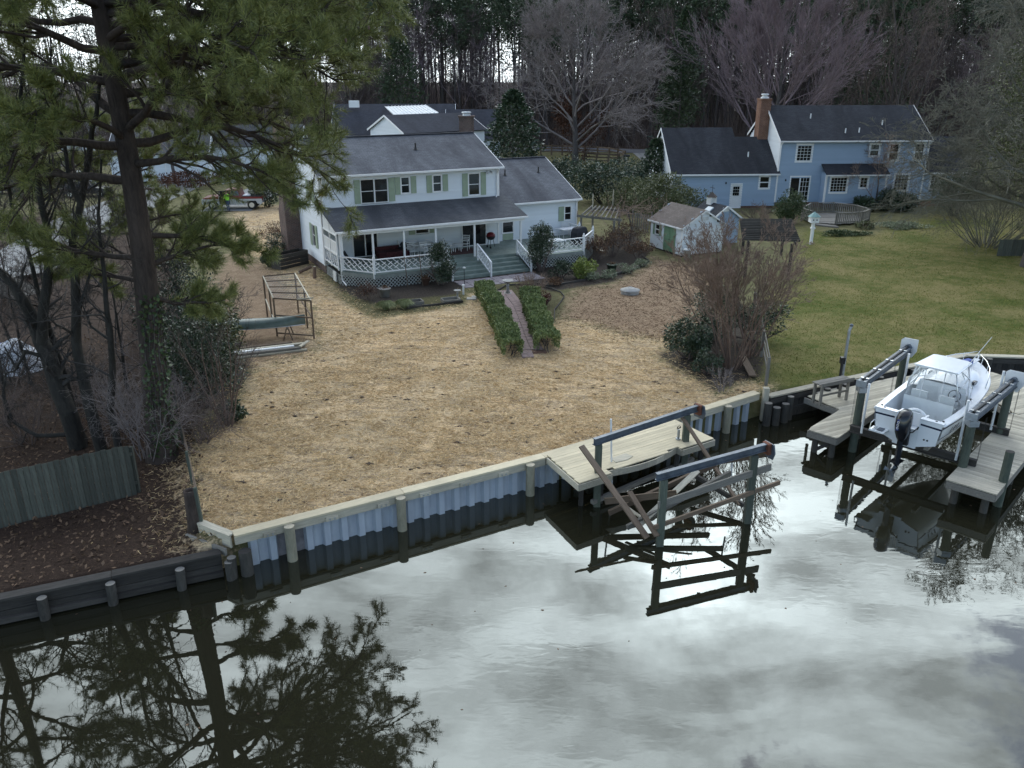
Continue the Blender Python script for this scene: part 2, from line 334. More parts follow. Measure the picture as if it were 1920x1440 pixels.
def link(name, me, parent=None, label=None):
    o = bpy.data.objects.new(name, me); COL.objects.link(o)
    if parent is not None: o.parent = parent
    if label: o['label'] = label
    return o
def tag(o, label, cat, group=None):
    o['label'] = label; o['category'] = cat
    if group: o['group'] = group
    return o
def thing(name, label, cat, loc=(0,0,0), rotz=0.0, group=None):
    o = bpy.data.objects.new(name, None); COL.objects.link(o); o.empty_display_size = 0.3
    o.location = loc; o.rotation_euler = (0, 0, rotz); return tag(o, label, cat, group)
def struct(o): o['kind'] = 'structure'; return o
def stuff(o): o['kind'] = 'stuff'; return o
def dup(root, loc, rotz=None, label=None, scale=None):
    r = root.copy(); COL.objects.link(r); r.location = loc
    if rotz is not None: r.rotation_euler = (0, 0, rotz)
    if label: r['label'] = label
    if scale: r.scale = (scale, scale, scale) if isinstance(scale, (int, float)) else scale
    for ch in list(root.children):
        c = ch.copy(); COL.objects.link(c); c.parent = r
        for g in ch.children:
            d = g.copy(); COL.objects.link(d); d.parent = c
    return r

_pl = {}
def plank(name, parent, p, q, w, h, mat, up=(0,0,1), jit=0.0, label=None):
    """one board as its own object: local x runs along the board; boards of one size share a mesh"""
    p, q = Vector(p), Vector(q); d = q-p; Ln = round(d.length, 2); d.normalize(); u = Vector(up)
    if abs(d.dot(u)) > 0.98: u = Vector((0,1,0))
    sd = u.cross(d).normalized(); u = d.cross(sd).normalized()
    key = (name, Ln, round(w, 3), round(h, 3), mat)
    if key not in _pl:
        me = B().box(-Ln/2, Ln/2, -w/2, w/2, -h/2, h/2).mesh(name, mat); _pl[key] = me
    o = link(name, _pl[key], parent, label)
    m = Matrix((d, sd, u)).transposed().to_4x4(); m.translation = (p+q)/2 + u*random.uniform(-jit, jit)
    o.matrix_local = m
    return o

# ------------------------------------------------------------------ numpy meshes for plants
def np_mesh(name, verts, faces, mat, smooth=False):
    """verts (N,3); faces (M,k) with k = 3 or 4"""
    me = bpy.data.meshes.new(name); nv, (nf, k) = len(verts), faces.shape
    me.vertices.add(nv); me.vertices.foreach_set('co', np.ascontiguousarray(verts, dtype=np.float32).ravel())
    me.loops.add(nf*k); me.loops.foreach_set('vertex_index', np.ascontiguousarray(faces, dtype=np.int32).ravel())
    me.polygons.add(nf); me.polygons.foreach_set('loop_start', np.arange(0, nf*k, k, dtype=np.int32))
    me.polygons.foreach_set('loop_total', np.full(nf, k, dtype=np.int32))
    if smooth: me.polygons.foreach_set('use_smooth', np.ones(nf, dtype=bool))
    me.materials.append(MAT[mat]); me.update(calc_edges=True); return me
def segs_mesh(name, segs, mat, n=3, smooth=True):
    """segs: rows of p0(3) p1(3) r0 r1 -> n-sided sticks"""
    S = np.array(segs, dtype=float).reshape(-1, 8); P, Q, r0, r1 = S[:, :3], S[:, 3:6], S[:, 6], S[:, 7]
    d = Q-P; ln = np.linalg.norm(d, axis=1, keepdims=True)+1e-9; d = d/ln
    ref = np.where(np.abs(d[:, 2:3]) > 0.95, np.array([[1., 0, 0]]), np.array([[0, 0, 1.]]))
    a = np.cross(d, ref); a /= np.linalg.norm(a, axis=1, keepdims=True)+1e-9; b = np.cross(a, d)
    N = len(S); out = np.zeros((N, 2*n, 3))
    for k in range(n):
        t = 2*math.pi*k/n; o = a*math.cos(t)+b*math.sin(t)
        out[:, k] = P-d*r0[:, None]*0.3+o*r0[:, None]; out[:, n+k] = Q+d*r1[:, None]*0.3+o*r1[:, None]
    base = (np.arange(N)*2*n)[:, None]
    F = np.concatenate([base+np.array([[k, (k+1) % n, n+(k+1) % n, n+k]]) for k in range(n)], axis=0)
    return np_mesh(name, out.reshape(-1, 3), F, mat, smooth)
def unit(v): return v/(np.linalg.norm(v, axis=-1, keepdims=True)+1e-9)
def leaves_mesh(name, pts, size, mat, rng, dirs=None, aspect=0.5, flat=0.0, var=0.4):
    """pointed leaf quads at pts; dirs biases the leaf axis"""
    N = len(pts); ax = rng.normal(size=(N, 3))
    if dirs is not None: ax = dirs*1.2+ax*0.7
    ax = unit(ax); nr = rng.normal(size=(N, 3)); nr[:, 2] += flat
    sd = unit(np.cross(ax, nr)); s = size*(1+var*(rng.random((N, 1))*2-1))
    p0 = pts; p1 = pts+ax*s*0.5+sd*s*aspect*0.5; p2 = pts+ax*s; p3 = pts+ax*s*0.5-sd*s*aspect*0.5
    Vv = np.stack([p0, p1, p2, p3], axis=1).reshape(-1, 3)
    return np_mesh(name, Vv, np.arange(4*N).reshape(N, 4), mat)
def blades_mesh(name, pts, dirs, length, width, mat, rng):
    """single-triangle blades / needles"""
    N = len(pts); dirs = unit(dirs); sd = unit(np.cross(dirs, rng.normal(size=(N, 3))))
    w = width if np.ndim(width) else np.full(N, width); l = length if np.ndim(length) else np.full(N, length)
    Vv = np.stack([pts-sd*w[:, None]/2, pts+sd*w[:, None]/2, pts+dirs*l[:, None]], axis=1).reshape(-1, 3)
    return np_mesh(name, Vv, np.arange(3*N).reshape(N, 3), mat)

def limb(rng, p, d, L, n, r0, r1, wob=0.15, grav=0.0):
    """wandering branch: list of (point, radius)"""
    p = np.array(p, float); d = unit(np.array(d, float)); pts = [(p, r0)]
    for i in range(n):
        d = unit(d+rng.normal(size=3)*wob+np.array([0, 0, grav])); p = p+d*(L/n)
        pts.append((p, r0+(r1-r0)*(i+1)/n))
    return pts
def to_segs(pts):
    return [(*pts[i][0], *pts[i+1][0], pts[i][1], pts[i+1][1]) for i in range(len(pts)-1)]
def sub_branches(rng, pts, count, ratio, t0, ang, n, rr, wob, grav, L0, taper=0.6, rmin=0.004):
    """children leaving a branch between fraction t0 and its tip"""
    out = []; m = len(pts)-1
    for _ in range(count):
        t = t0+(1-t0)*rng.random()**0.85; f = t*m; i = min(int(f), m-1); u = f-i
        p = pts[i][0]*(1-u)+pts[i+1][0]*u; r = (pts[i][1]*(1-u)+pts[i+1][1]*u)*rr
        d = unit(pts[i+1][0]-pts[i][0]); s = unit(np.cross(d, rng.normal(size=3)))
        a = ang*(0.7+0.6*rng.random()); dd = d*math.cos(a)+s*math.sin(a)
        L = L0*ratio*(1-taper*t)*(0.7+0.6*rng.random())
        out.append((limb(rng, p, dd, L, n, max(r, rmin), max(r*0.35, rmin*0.7), wob, grav), L))
    return out
def bare_tree(seed, h, r, fork=0.3, limbs=8, spread=0.9, counts=(7, 6, 5), wob=0.12, grav=0.03, ratio=0.6, ang=0.65, droop=0.0, twig=0.006, limb_len=0.62, lean=(0, 0), tip_grav=None):
    """trunk segments (thick) and crown segments (limbs to twigs) of a leafless tree standing at 0,0,0"""
    rng = np.random.default_rng(seed)
    tr = limb(rng, (0, 0, -0.2), (lean[0], lean[1], 1), h*0.82, 10, r, r*0.16, wob*0.35, 0.02)
    T = to_segs(tr); T[0] = (*T[0][:6], r*1.35, T[0][7]); C = []; lvl = []
    for k in range(limbs):
        t = fork+(0.95-fork)*(k/max(1, limbs-1))**1.15; f = t*10; i = min(int(f), 9); u = f-i
        p = tr[i][0]*(1-u)+tr[i+1][0]*u; rr = tr[i][1]*(1-u)+tr[i+1][1]*u
        az = k*2.4+rng.random()*0.8; out = spread*(1.1-0.55*t)
        d = (math.cos(az)*out, math.sin(az)*out, 0.62+0.5*t-droop*(1-t)); L = h*limb_len*(1.05-0.6*t)*(0.85+0.3*rng.random())
        pts = limb(rng, p, d, L, 7, rr*0.55, rr*0.1+0.008, wob, grav); C += to_segs(pts); lvl.append((pts, L))
    for li, cnt in enumerate(counts):
        nxt = []; last = li == len(counts)-1
        for pts, L in lvl:
            gv = grav if tip_grav is None else tip_grav*(0.4+0.6*li/len(counts))
            for c in sub_branches(rng, pts, cnt, ratio if not last else ratio*0.8, 0.18, ang, 4 if not last else 3, 0.5, wob*1.3, gv, L, 0.45, twig): C += to_segs(c[0]); nxt.append(c)
        lvl = nxt
    return T, C
def tree_obj(name, label, cat, loc, T, C, barkm, twigm, group=None, tn=8, cn=3, rotz=0.0):
    o = thing(name, label, cat, loc, rotz, group)
    link('trunk', segs_mesh('trunk', T, barkm, tn), o); link('crown', segs_mesh('crown', C, twigm, cn), o); return o
def blob_points(rng, N, c, r, hollow=0.45, lumps=9, lr=0.42):
    """points on a lumpy ellipsoid volume, denser towards the outside"""
    c = np.array(c, float); r = np.array(r, float)
    lc = unit(rng.normal(size=(lumps, 3)))*(0.62+0.2*rng.random((lumps, 1))); lc[:, 2] = lc[:, 2]*0.9
    lc = np.concatenate([lc, np.zeros((1, 3))]); rad = np.append(lr*(0.75+0.5*rng.random(lumps)), 0.66)
    k = rng.choice(lumps+1, N, p=np.append(np.full(lumps, 0.86/lumps), 0.14))
    q = unit(rng.normal(size=(N, 3)))*(hollow+(1-hollow)*rng.random((N, 1)))**0.6
    p = lc[k]+q*rad[k][:, None]
    return c+p*r, q
def shrub(name, label, loc, r, N, size, leafm, stemm='twig_brown', seed=0, cat='shrub', group=None, stems=7, z=None, lumps=9, aspect=0.5, dirs=True, hollow=0.45, zbase=0.0, extra=None):
    """evergreen bush: crown of single leaves over a few stems"""
    rng = np.random.default_rng(seed+1000); o = thing(name, label, cat, loc, 0, group)
    zc = r[2]*0.95 if z is None else z
    P, Q = blob_points(rng, N, (0, 0, zc), r, hollow, lumps); keep = P[:, 2] > 0.03; P, Q = P[keep], Q[keep]
    link('crown', leaves_mesh('crown', P, size, leafm, rng, Q if dirs else None, aspect), o)
    S = []
    for k in range(stems):
        a = rng.random()*6.28; pts = limb(rng, (0.12*r[0]*math.cos(a), 0.12*r[1]*math.sin(a), -0.05), (math.cos(a)*r[0]/r[2]*0.6, math.sin(a)*r[1]/r[2]*0.6, 1), zc*1.25, 5, 0.03+0.012*max(r), 0.01, 0.1)
        S += to_segs(pts)
        for c in sub_branches(rng, pts, 7, 0.6, 0.3, 0.7, 3, 0.5, 0.2, 0.03, zc): S += to_segs(c[0])
    link('stem', segs_mesh('stem', S, stemm, 4), o)
    if extra:
        m, cnt, sz = extra; P, Q = blob_points(rng, cnt, (0, 0, zc), np.array(r)*1.04, 0.9, lumps)
        link('blossom', leaves_mesh('blossom', P[P[:, 2] > 0.1], sz, m, rng, Q[P[:, 2] > 0.1], 0.8), o)
    return o
def twiggy(name, label, loc, h, spread, stems, counts, mat, seed, cat='shrub', group=None, r=0.02, stemmat=None, wob=0.1, ratio=0.5, ang=0.45, grav=0.04, twig=0.005, leaf=None):
    """leafless bush: many stems fanning from the ground"""
    rng = np.random.default_rng(seed+5000); o = thing(name, label, cat, loc, 0, group); S = []; C = []; lv = []
    for k in range(stems):
        a = rng.random()*6.28; q = math.sqrt(rng.random())
        pts = limb(rng, (0.12*spread*q*math.cos(a), 0.12*spread*q*math.sin(a), -0.05), (math.cos(a)*q*spread/h, math.sin(a)*q*spread/h, 1), h*(0.6+0.25*rng.random()), 7, r, r*0.35, wob, 0.03)
        S += to_segs(pts); lv.append((pts, h*0.8))
    for cnt in counts:
        nx = []
        for pts, L in lv:
            for c in sub_branches(rng, pts, cnt, ratio, 0.32, ang, 3, 0.55, wob*1.3, grav, L, 0.4, twig): C += to_segs(c[0]); nx.append(c)
        lv = nx
    link('stem', segs_mesh('stem', S, stemmat or mat, 5), o); link('crown', segs_mesh('crown', C, mat, 3), o)
    if leaf:
        lm, N, sz = leaf; tips = np.array([c[0][-1][0] for c in lv]); tips = tips[rng.integers(0, len(tips), N)]+rng.normal(size=(N, 3))*0.06
        link('leaves', leaves_mesh('leaves', tips, sz, lm, rng, None, 0.55), o)
    return o

# ------------------------------------------------------------------ building helpers
def siding(name, parent, P0, U, Nn, Ln, z0, z1, holes=(), expo=0.15, mat='white_siding', lim=None, lap=0.02):
    """lapped boards on a wall; every course a wedge, cut at the openings"""
    P0, U, Nn = Vector(P0), Vector(U), Vector(Nn); b = B(); z = z0
    while z < z1-0.01:
        zt = min(z+expo, z1); zm = (z+zt)/2; ia, ib = (0, Ln) if lim is None else lim(zm)
        if ib-ia > 0.05:
            iv = [(ia, ib)]
            for (a, c, h0, h1) in holes:
                if h0 < zm < h1:
                    nv = []
                    for (s, e) in iv:
                        if c <= s or a >= e: nv.append((s, e))
                        else:
                            if a > s: nv.append((s, a))
                            if c < e: nv.append((c, e))
                    iv = nv
            for (s, e) in iv:
                p, q = P0+U*s, P0+U*e; up = Vector((0,0,1))
                b.add([p+up*z, q+up*z, q+up*z+Nn*lap, p+up*z+Nn*lap, p+up*zt, q+up*zt, q+up*zt+Nn*0.003, p+up*zt+Nn*0.003],
                      [(0,1,2,3),(3,2,6,7),(7,6,5,4),(0,3,7,4),(1,5,6,2),(0,4,5,1)])
        z = zt
    return b.make(name, mat, parent)
def opening(parent, P0, U, Nn, u0, u1, z0, z1, nx=1, nz=2, tr=0.09, trim='trim_white', glass='glass_dark', name='window', muntin=None, sill=True, mb=0.03, curtain=False):
    """window or glazed door: trim (the part) > panes, bars"""
    P0, U, Nn = Vector(P0), Vector(U), Vector(Nn); up = Vector((0,0,1))
    def bx(b, a0, a1, h0, h1, d0, d1):
        b.add([P0+U*x+up*z+Nn*d for d in (d0, d1) for (x, z) in ((a0,h0),(a1,h0),(a1,h1),(a0,h1))],
              [(0,3,2,1),(4,5,6,7),(0,1,5,4),(1,2,6,5),(2,3,7,6),(3,0,4,7)])
    f = B(); bx(f, u0-tr, u0, z0-tr, z1+tr, -0.06, 0.045); bx(f, u1, u1+tr, z0-tr, z1+tr, -0.06, 0.045); bx(f, u0, u1, z1, z1+tr, -0.06, 0.047)
    bx(f, u0, u1, z0-tr, z0, -0.06, 0.06 if sill else 0.045)
    w = f.make(name, trim, parent)
    mb0 = mb; dx = (u1-u0)/nx; dz = (z1-z0)/nz
    for i in range(nx):
        for j in range(nz):
            g = B(); bx(g, u0+i*dx, u0+(i+1)*dx, z0+j*dz, z0+(j+1)*dz, -0.055, -0.03+0.001*j); g.make('pane', glass, w)
    bars = B()
    for i in range(1, nx): bx(bars, u0+i*dx-mb0, u0+i*dx+mb0, z0, z1, -0.029, 0.015)
    for j in range(1, nz): bx(bars, u0, u1, z0+j*dz-mb0, z0+j*dz+mb0, -0.029, 0.012)
    if muntin:
        mx, mz = muntin
        for i in range(1, mx): bx(bars, u0+(u1-u0)*i/mx-0.011, u0+(u1-u0)*i/mx+0.011, z0, z1, -0.028, -0.012)
        for j in range(1, mz): bx(bars, u0, u1, z0+(z1-z0)*j/mz-0.011, z0+(z1-z0)*j/mz+0.011, -0.028, -0.010)
    if bars.f: bars.make('sash_bar', trim, w)
    return w
def shutter(parent, P0, U, Nn, u0, u1, z0, z1, mat='shutter_green'):
    P0, U, Nn = Vector(P0), Vector(U), Vector(Nn); up = Vector((0,0,1)); b = B()
    def bx(a0, a1, h0, h1, d0, d1):
        b.add([P0+U*x+up*z+Nn*d for d in (d0, d1) for (x, z) in ((a0,h0),(a1,h0),(a1,h1),(a0,h1))], [(0,3,2,1),(4,5,6,7),(0,1,5,4),(1,2,6,5),(2,3,7,6),(3,0,4,7)])
    bx(u0, u1, z0, z1, 0.0, 0.045); s = 0.05; zm = (z0+z1)/2
    for (a0, a1, h0, h1) in ((u0, u0+s, z0, z1), (u1-s, u1, z0, z1), (u0+s, u1-s, z0, z0+s), (u0+s, u1-s, z1-s, z1), (u0+s, u1-s, zm-s/2, zm+s/2)): bx(a0, a1, h0, h1, 0.045, 0.062)
    k = z0+s+0.03
    while k < z1-s-0.03:
        if abs(k-zm) > s: bx(u0+s, u1-s, k, k+0.022, 0.045, 0.055)
        k += 0.06
    return b.make('shutter', mat, parent)
def gable_lim(Ln, ze, zr, f=0.5):
    """left/right limits of a gable wall above its eave"""
    def g(z):
        if z <= ze: return (0, Ln)
        k = (z-ze)/(zr-ze); return (Ln*f*k, Ln-(Ln*(1-f))*k)
    return g
def roof(parent, name, mat, quads, t=0.10):
    b = B()
    for q in quads: b.slab(q, t)
    return b.make(name, mat, parent, uv='roof')

# ------------------------------------------------------------------ ground and water
WATER_Z = -0.95
BULK = [(-400, -105), (-12.28, 16.5), (-7.46, 18.62), (-7.3, 18.59), (1.01, 23.24), (5.91, 26.42), (9.52, 28.87), (12.0, 29.75), (19.5, 33.3), (24, 32.9), (400, 16)]
_bx = np.array([p[0] for p in BULK]); _by = np.array([p[1] for p in BULK])
def bulk(x): return np.interp(x, _bx, _by)
LINE = [(-7.4, 18.4), (-8.6, 19.35), (-11.3, 27.0), (-13.2, 33.0), (-17, 42), (-26, 60)]       # left property line: the ground steps down beyond it
_lx = np.array([p[0] for p in LINE]); _ly = np.array([p[1] for p in LINE])
def line_x(y): return np.interp(y, _ly, _lx)
def gz(x, y):
    x, y = np.asarray(x, float), np.asarray(y, float)
    d = line_x(y)-x                                     # metres left of the line
    drop = -0.32*np.clip(d/0.5, 0, 1)*np.clip((60-y)/15, 0, 1)
    hum = 0.02*np.sin(x*1.7+np.sin(y*0.9))*np.sin(y*1.3+0.7)+0.012*np.sin(x*4.1+y*2.2)
    t = y-bulk(x); return drop+hum*np.clip(t/1.5, 0, 1)
def gp(px, py, z=0.0):
    """ground point under a pixel of the photograph"""
    p = G(px, py, z); p = G(px, py, float(gz(p.x, p.y))); return (p.x, p.y, float(gz(p.x, p.y)))

def poly_sd(X, Y, poly):
    """signed distance, positive inside"""
    P = np.array(poly, float); n = len(P); inside = np.zeros(X.shape, bool); dist = np.full(X.shape, 1e9)
    for i in range(n):
        x0, y0 = P[i]; x1, y1 = P[(i+1) % n]
        c = ((y0 > Y) != (y1 > Y)) & (X < (x1-x0)*(Y-y0)/(y1-y0+1e-12)+x0); inside ^= c
        dx, dy = x1-x0, y1-y0; t = np.clip(((X-x0)*dx+(Y-y0)*dy)/(dx*dx+dy*dy+1e-12), 0, 1)
        dist = np.minimum(dist, np.hypot(X-x0-t*dx, Y-y0-t*dy))
    return np.where(inside, dist, -dist)
def pxpoly(pts): return [tuple(G(x, y, 0)[:2]) for x, y in pts]
STRAW = [(-7.6, 17.2), (1.0, 22.2), (9.8, 28.2)]+pxpoly([(1437,722),(1400,716),(1345,742),(1290,705),(1235,668),(1262,640),(1165,628),(1090,604),(1045,600),(1022,612),(990,600),(900,545),(880,568),(780,585),(705,597),(655,570),(625,545),(600,520),(575,470),(552,455),(548,430),(540,385),(430,388),(445,430),(455,470),(520,500),(600,600),(590,662),(470,690),(440,775),(390,820),(350,850),(372,985)])
BROWN = pxpoly([(1262,645),(1165,630),(1090,606),(1045,600),(1058,570),(1085,540),(1150,532),(1200,505),(1222,485),(1285,495),(1330,500),(1345,560),(1330,620)])
BROWN2 = pxpoly([(455,472),(520,503),(560,540),(600,600),(592,664),(470,694),(395,620),(400,520),(425,480)])
GRASS = pxpoly([(1437,745),(1440,722),(1412,590),(1440,560),(1470,545),(1490,480),(1505,425),(1560,440),(1640,440),(1760,400),(1980,390),(2200,430),(2300,640),(1920,690),(1815,672),(1540,735)])
LITTER = [(-7.5, 18.0)]+LINE[1:]+[(-40, 70), (-60, 60), (-60, -10)]
MULCH1 = pxpoly([(1238,668),(1270,640),(1330,600),(1420,590),(1436,700),(1400,712),(1345,735),(1290,700)])
MULCH2 = pxpoly([(300,800),(340,770),(440,765),(470,690),(450,640),(400,600),(300,640)])
MULCH3 = pxpoly([(560,470),(610,505),(640,545),(690,575),(740,572),(860,562),(868,540),(900,528),(985,515),(1000,540),(1030,548),(1085,538),(1150,528),(1205,500),(1215,470),(1190,430),(1100,470),(980,500),(800,500),(640,520),(590,480)])
MOSS = pxpoly([(620,545),(660,575),(705,597),(790,586),(868,570),(868,552),(770,560),(700,570)])+[]
MOSS2 = pxpoly([(905,555),(935,535),(985,535),(1040,548),(1058,570),(1045,600),(1030,610),(985,600),(950,580)])
def build_ground():
    xs = np.concatenate([np.linspace(-420, -60, 14), np.linspace(-56, -24, 28), np.arange(-23, 46, 0.36), np.linspace(47, 80, 24), np.linspace(90, 420, 14)])
    ts = np.concatenate([np.linspace(0.22, 44, 128), np.linspace(44.6, 80, 60), np.linspace(82, 160, 36), np.linspace(175, 900, 16)])
    X, T = np.meshgrid(xs, ts); Y = T+bulk(X)*np.clip(1-T/150, 0, 1); Z = gz(X, Y)
    # under the bulkhead cap the edge is held level
    nx, ny = len(xs), len(ts); Vv = np.stack([X, Y, Z], -1).reshape(-1, 3)
    # earth face down behind the bulkhead
    edge = np.stack([X[0], Y[0], np.full(nx, -2.5)], -1); Vv = np.concatenate([Vv, edge])
    idx = np.arange(nx*ny).reshape(ny, nx)
    F = np.stack([idx[:-1, :-1], idx[:-1, 1:], idx[1:, 1:], idx[1:, :-1]], -1).reshape(-1, 4)
    e = nx*ny+np.arange(nx); F2 = np.stack([e[:-1], e[1:], idx[0, 1:], idx[0, :-1]], -1)
    me = np_mesh('ground', Vv, np.concatenate([F, F2]), 'ground', True)
    def w(poly, f=0.9): return np.clip(poly_sd(X, Y, poly)/f*0.5+0.5, 0, 1).reshape(-1)
    A = np.zeros((len(Vv), 4)); Bc = np.zeros((len(Vv), 4)); n = nx*ny; A[:, 3] = Bc[:, 3] = 1
    A[:n, 0] = w(STRAW, 2.2); A[:n, 1] = np.maximum(w(BROWN, 3.5), w(BROWN2, 3.0)); A[:n, 2] = w(GRASS, 2.6)
    Bc[:n, 0] = np.maximum(w(LITTER), np.clip((Y.reshape(-1)-128)/8, 0, 1)); Bc[:n, 1] = np.maximum.reduce([w(MULCH1), w(MULCH2), w(MULCH3)]); Bc[:n, 2] = np.maximum(w(MOSS), w(MOSS2))
    soil_ = np.clip(1-T/0.9, 0, 1)*((X > -7.4) & (X < 9.6)); A[:n, 0] *= 1-0.55*soil_.reshape(-1); Bc[:n, 1] = np.maximum(Bc[:n, 1], 0.52*soil_.reshape(-1))
    for nm, dat in (('zone_a', A), ('zone_b', Bc)):
        at = me.color_attributes.new(nm, 'FLOAT_COLOR', 'POINT'); at.data.foreach_set('color', dat.astype(np.float32).ravel())
    struct(link('ground', me))
def mat_ground():
    t = NT('ground')
    P = t.wco()
    n_hi = t.noise(P, 9.0, 5, 0.7); n_mid = t.noise(P, 1.6, 5, 0.6, 0.4); n_lo = t.noise(P, 0.28, 3, 0.5); n_vh = t.noise(P, 30.0, 3, 0.7)
    st = t.N('ShaderNodeMapping'); st.inputs['Scale'].default_value = (0.5, 1.6, 1); st.inputs['Rotation'].default_value = (0, 0, R(-30)); t.L(P, st.inputs[0])
    streak = t.noise(st.outputs[0], 1.5, 5, 0.62, 0.6)
    nz = t.math('ADD', t.math('MULTIPLY', t.math('SUBTRACT', n_mid, 0.5), 0.7), t.math('MULTIPLY', t.math('SUBTRACT', n_hi, 0.5), 0.7))
    def zone(attr, ch, a=0.40, b=0.60):
        at = t.N('ShaderNodeAttribute'); at.attribute_name = attr; s = t.N('ShaderNodeSeparateColor'); t.L(at.outputs['Color'], s.inputs[0])
        v = t.math('ADD', s.outputs[ch], nz)
        m = t.N('ShaderNodeMapRange'); m.inputs['From Min'].default_value = a; m.inputs['From Max'].default_value = b; t.L(v, m.inputs[0]); return m.outputs[0]
    # plain winter lawn
    base = t.ramp(n_mid, [(0.3, (0.09, 0.085, 0.038)), (0.55, (0.15, 0.14, 0.065)), (0.75, (0.22, 0.18, 0.105))])
    straw = t.ramp(n_hi, [(0.28, (0.38, 0.255, 0.14)), (0.5, (0.63, 0.455, 0.265)), (0.72, (0.80, 0.61, 0.38))])
    soil = t.ramp(t.math('ADD', t.math('MULTIPLY', streak, 0.62), t.math('MULTIPLY', n_hi, 0.38)), [(0.42, (1, 1, 1)), (0.56, (0, 0, 0))])
    straw = t.mixc(t.math('MULTIPLY', soil, 0.8), straw, (0.19, 0.15, 0.11))
    straw = t.mixc(t.ramp(n_lo, [(0.35, (0.45, 0.45, 0.45)), (0.65, (0, 0, 0))]), straw, (0.42, 0.33, 0.21))
    brown = t.ramp(t.math('ADD', t.math('MULTIPLY', n_hi, 0.55), t.math('MULTIPLY', n_mid, 0.45)), [(0.3, (0.16, 0.10, 0.062)), (0.5, (0.26, 0.18, 0.115)), (0.7, (0.38, 0.29, 0.19))])
    g1 = t.ramp(n_hi, [(0.25, (0.042, 0.064, 0.010)), (0.55, (0.09, 0.108, 0.020)), (0.8, (0.165, 0.155, 0.042))])
    g2 = t.ramp(n_hi, [(0.25, (0.15, 0.125, 0.045)), (0.75, (0.31, 0.25, 0.11))])
    grass = t.mixc(t.ramp(t.math('ADD', t.math('MULTIPLY', n_lo, 0.55), t.math('MULTIPLY', n_mid, 0.45)), [(0.40, (0, 0, 0)), (0.60, (0.85, 0.85, 0.85))]), g1, g2)
    litter = t.ramp(t.math('ADD', t.math('MULTIPLY', n_vh, 0.5), t.math('MULTIPLY', n_hi, 0.5)), [(0.32, (0.02, 0.013, 0.010)), (0.55, (0.06, 0.039, 0.028)), (0.72, (0.14, 0.09, 0.06))])
    mulch = t.ramp(n_hi, [(0.3, (0.022, 0.019, 0.016)), (0.7, (0.075, 0.06, 0.048))])
    moss = t.ramp(n_hi, [(0.3, (0.05, 0.05, 0.022)), (0.7, (0.13, 0.115, 0.055))])
    c = t.mixc(zone('zone_b', 0), base, litter); c = t.mixc(zone('zone_a', 2), c, grass); c = t.mixc(zone('zone_a', 1), c, brown)
    c = t.mixc(zone('zone_a', 0), c, straw); c = t.mixc(zone('zone_b', 1), c, mulch); c = t.mixc(zone('zone_b', 2), c, moss)
    t.color(c); t.set(0.95, 0, 0.15); t.bump(t.math('ADD', n_hi, t.math('MULTIPLY', streak, 0.8)), 0.06, 0.7)
mat_ground(); build_ground()

def mat_water():
    t = NT('water'); nt = t.t; nt.nodes.remove(t.b)
    P = t.wco((1, 1, 1))
    def N2(vec, sc, d, r, dist=0.0): return t.noise(vec, sc, d, r, dist)
    mp = t.N('ShaderNodeMapping'); mp.inputs['Scale'].default_value = (0.7, 1.7, 1); mp.inputs['Rotation'].default_value = (0, 0, R(25)); t.L(P, mp.inputs[0])
    rip = N2(mp.outputs[0], 2.6, 2, 0.4, 0.5); swell = N2(P, 0.35, 2, 0.4)
    patch = t.ramp(N2(P, 0.12, 2, 0.5), [(0.45, (0.15, 0.15, 0.15)), (0.62, (1, 1, 1))])
    h = t.math('ADD', t.math('MULTIPLY', t.math('MULTIPLY', rip, patch), 0.5), t.math('MULTIPLY', swell, 0.5))
    bp = t.N('ShaderNodeBump'); bp.inputs['Distance'].default_value = 0.008; bp.inputs['Strength'].default_value = 0.45; t.L(h, bp.inputs['Height'])
    body = t.N('ShaderNodeBsdfDiffuse'); body.inputs['Color'].default_value = (0.020, 0.019, 0.011, 1)
    gl = t.N('ShaderNodeBsdfGlossy'); gl.inputs['Roughness'].default_value = 0.012; gl.inputs['Color'].default_value = (0.95, 1.0, 1.0, 1); t.L(bp.outputs[0], gl.inputs['Normal'])
    fr = t.N('ShaderNodeFresnel'); fr.inputs['IOR'].default_value = 1.78; t.L(bp.outputs[0], fr.inputs['Normal'])
    mx = t.N('ShaderNodeMixShader'); t.L(fr.outputs[0], mx.inputs[0]); t.L(body.outputs[0], mx.inputs[1]); t.L(gl.outputs[0], mx.inputs[2]); t.L(mx.outputs[0], t.out.inputs[0])
mat_water()
struct(B().add([(-400, -300, WATER_Z), (400, -300, WATER_Z), (400, 45, WATER_Z), (-400, 45, WATER_Z)], [(0, 1, 2, 3)]).make('canal_water', 'water'))

# roads, drives: thin sheets over the lawn
def strip(name, pts, w, mat, z):
    b = B(); P = [Vector((x, y, z)) for x, y in pts]; row = []
    for i, p in enumerate(P):
        d = (P[min(i+1, len(P)-1)]-P[max(i-1, 0)]).normalized(); s = Vector((-d.y, d.x, 0))*(w/2); row += [p-s, p+s]
    b.add(row, [(2*i, 2*i+2, 2*i+3, 2*i+1) for i in range(len(P)-1)]); return struct(b.make(name, mat))
strip('road', [(-160, 96), (-90, 103), (-45, 114), (-15, 127), (6, 133), (22, 128), (45, 122), (110, 112), (200, 104)], 6.5, 'asphalt', 0.055)
strip('driveway', [(-24, 111), (-25, 95), (-25.5, 80), (-25, 72)], 4.4, 'drive_concrete', 0.048)
strip('neighbour_drive', [(20.5, 126), (20.0, 108), (17.5, 92), (15.5, 84)], 5.0, 'drive_concrete', 0.048)
strip('side_road', [(-36, 112), (-36, 90), (-34.5, 66), (-31, 50), (-44, 38)], 6.0, 'drive_concrete', 0.05)

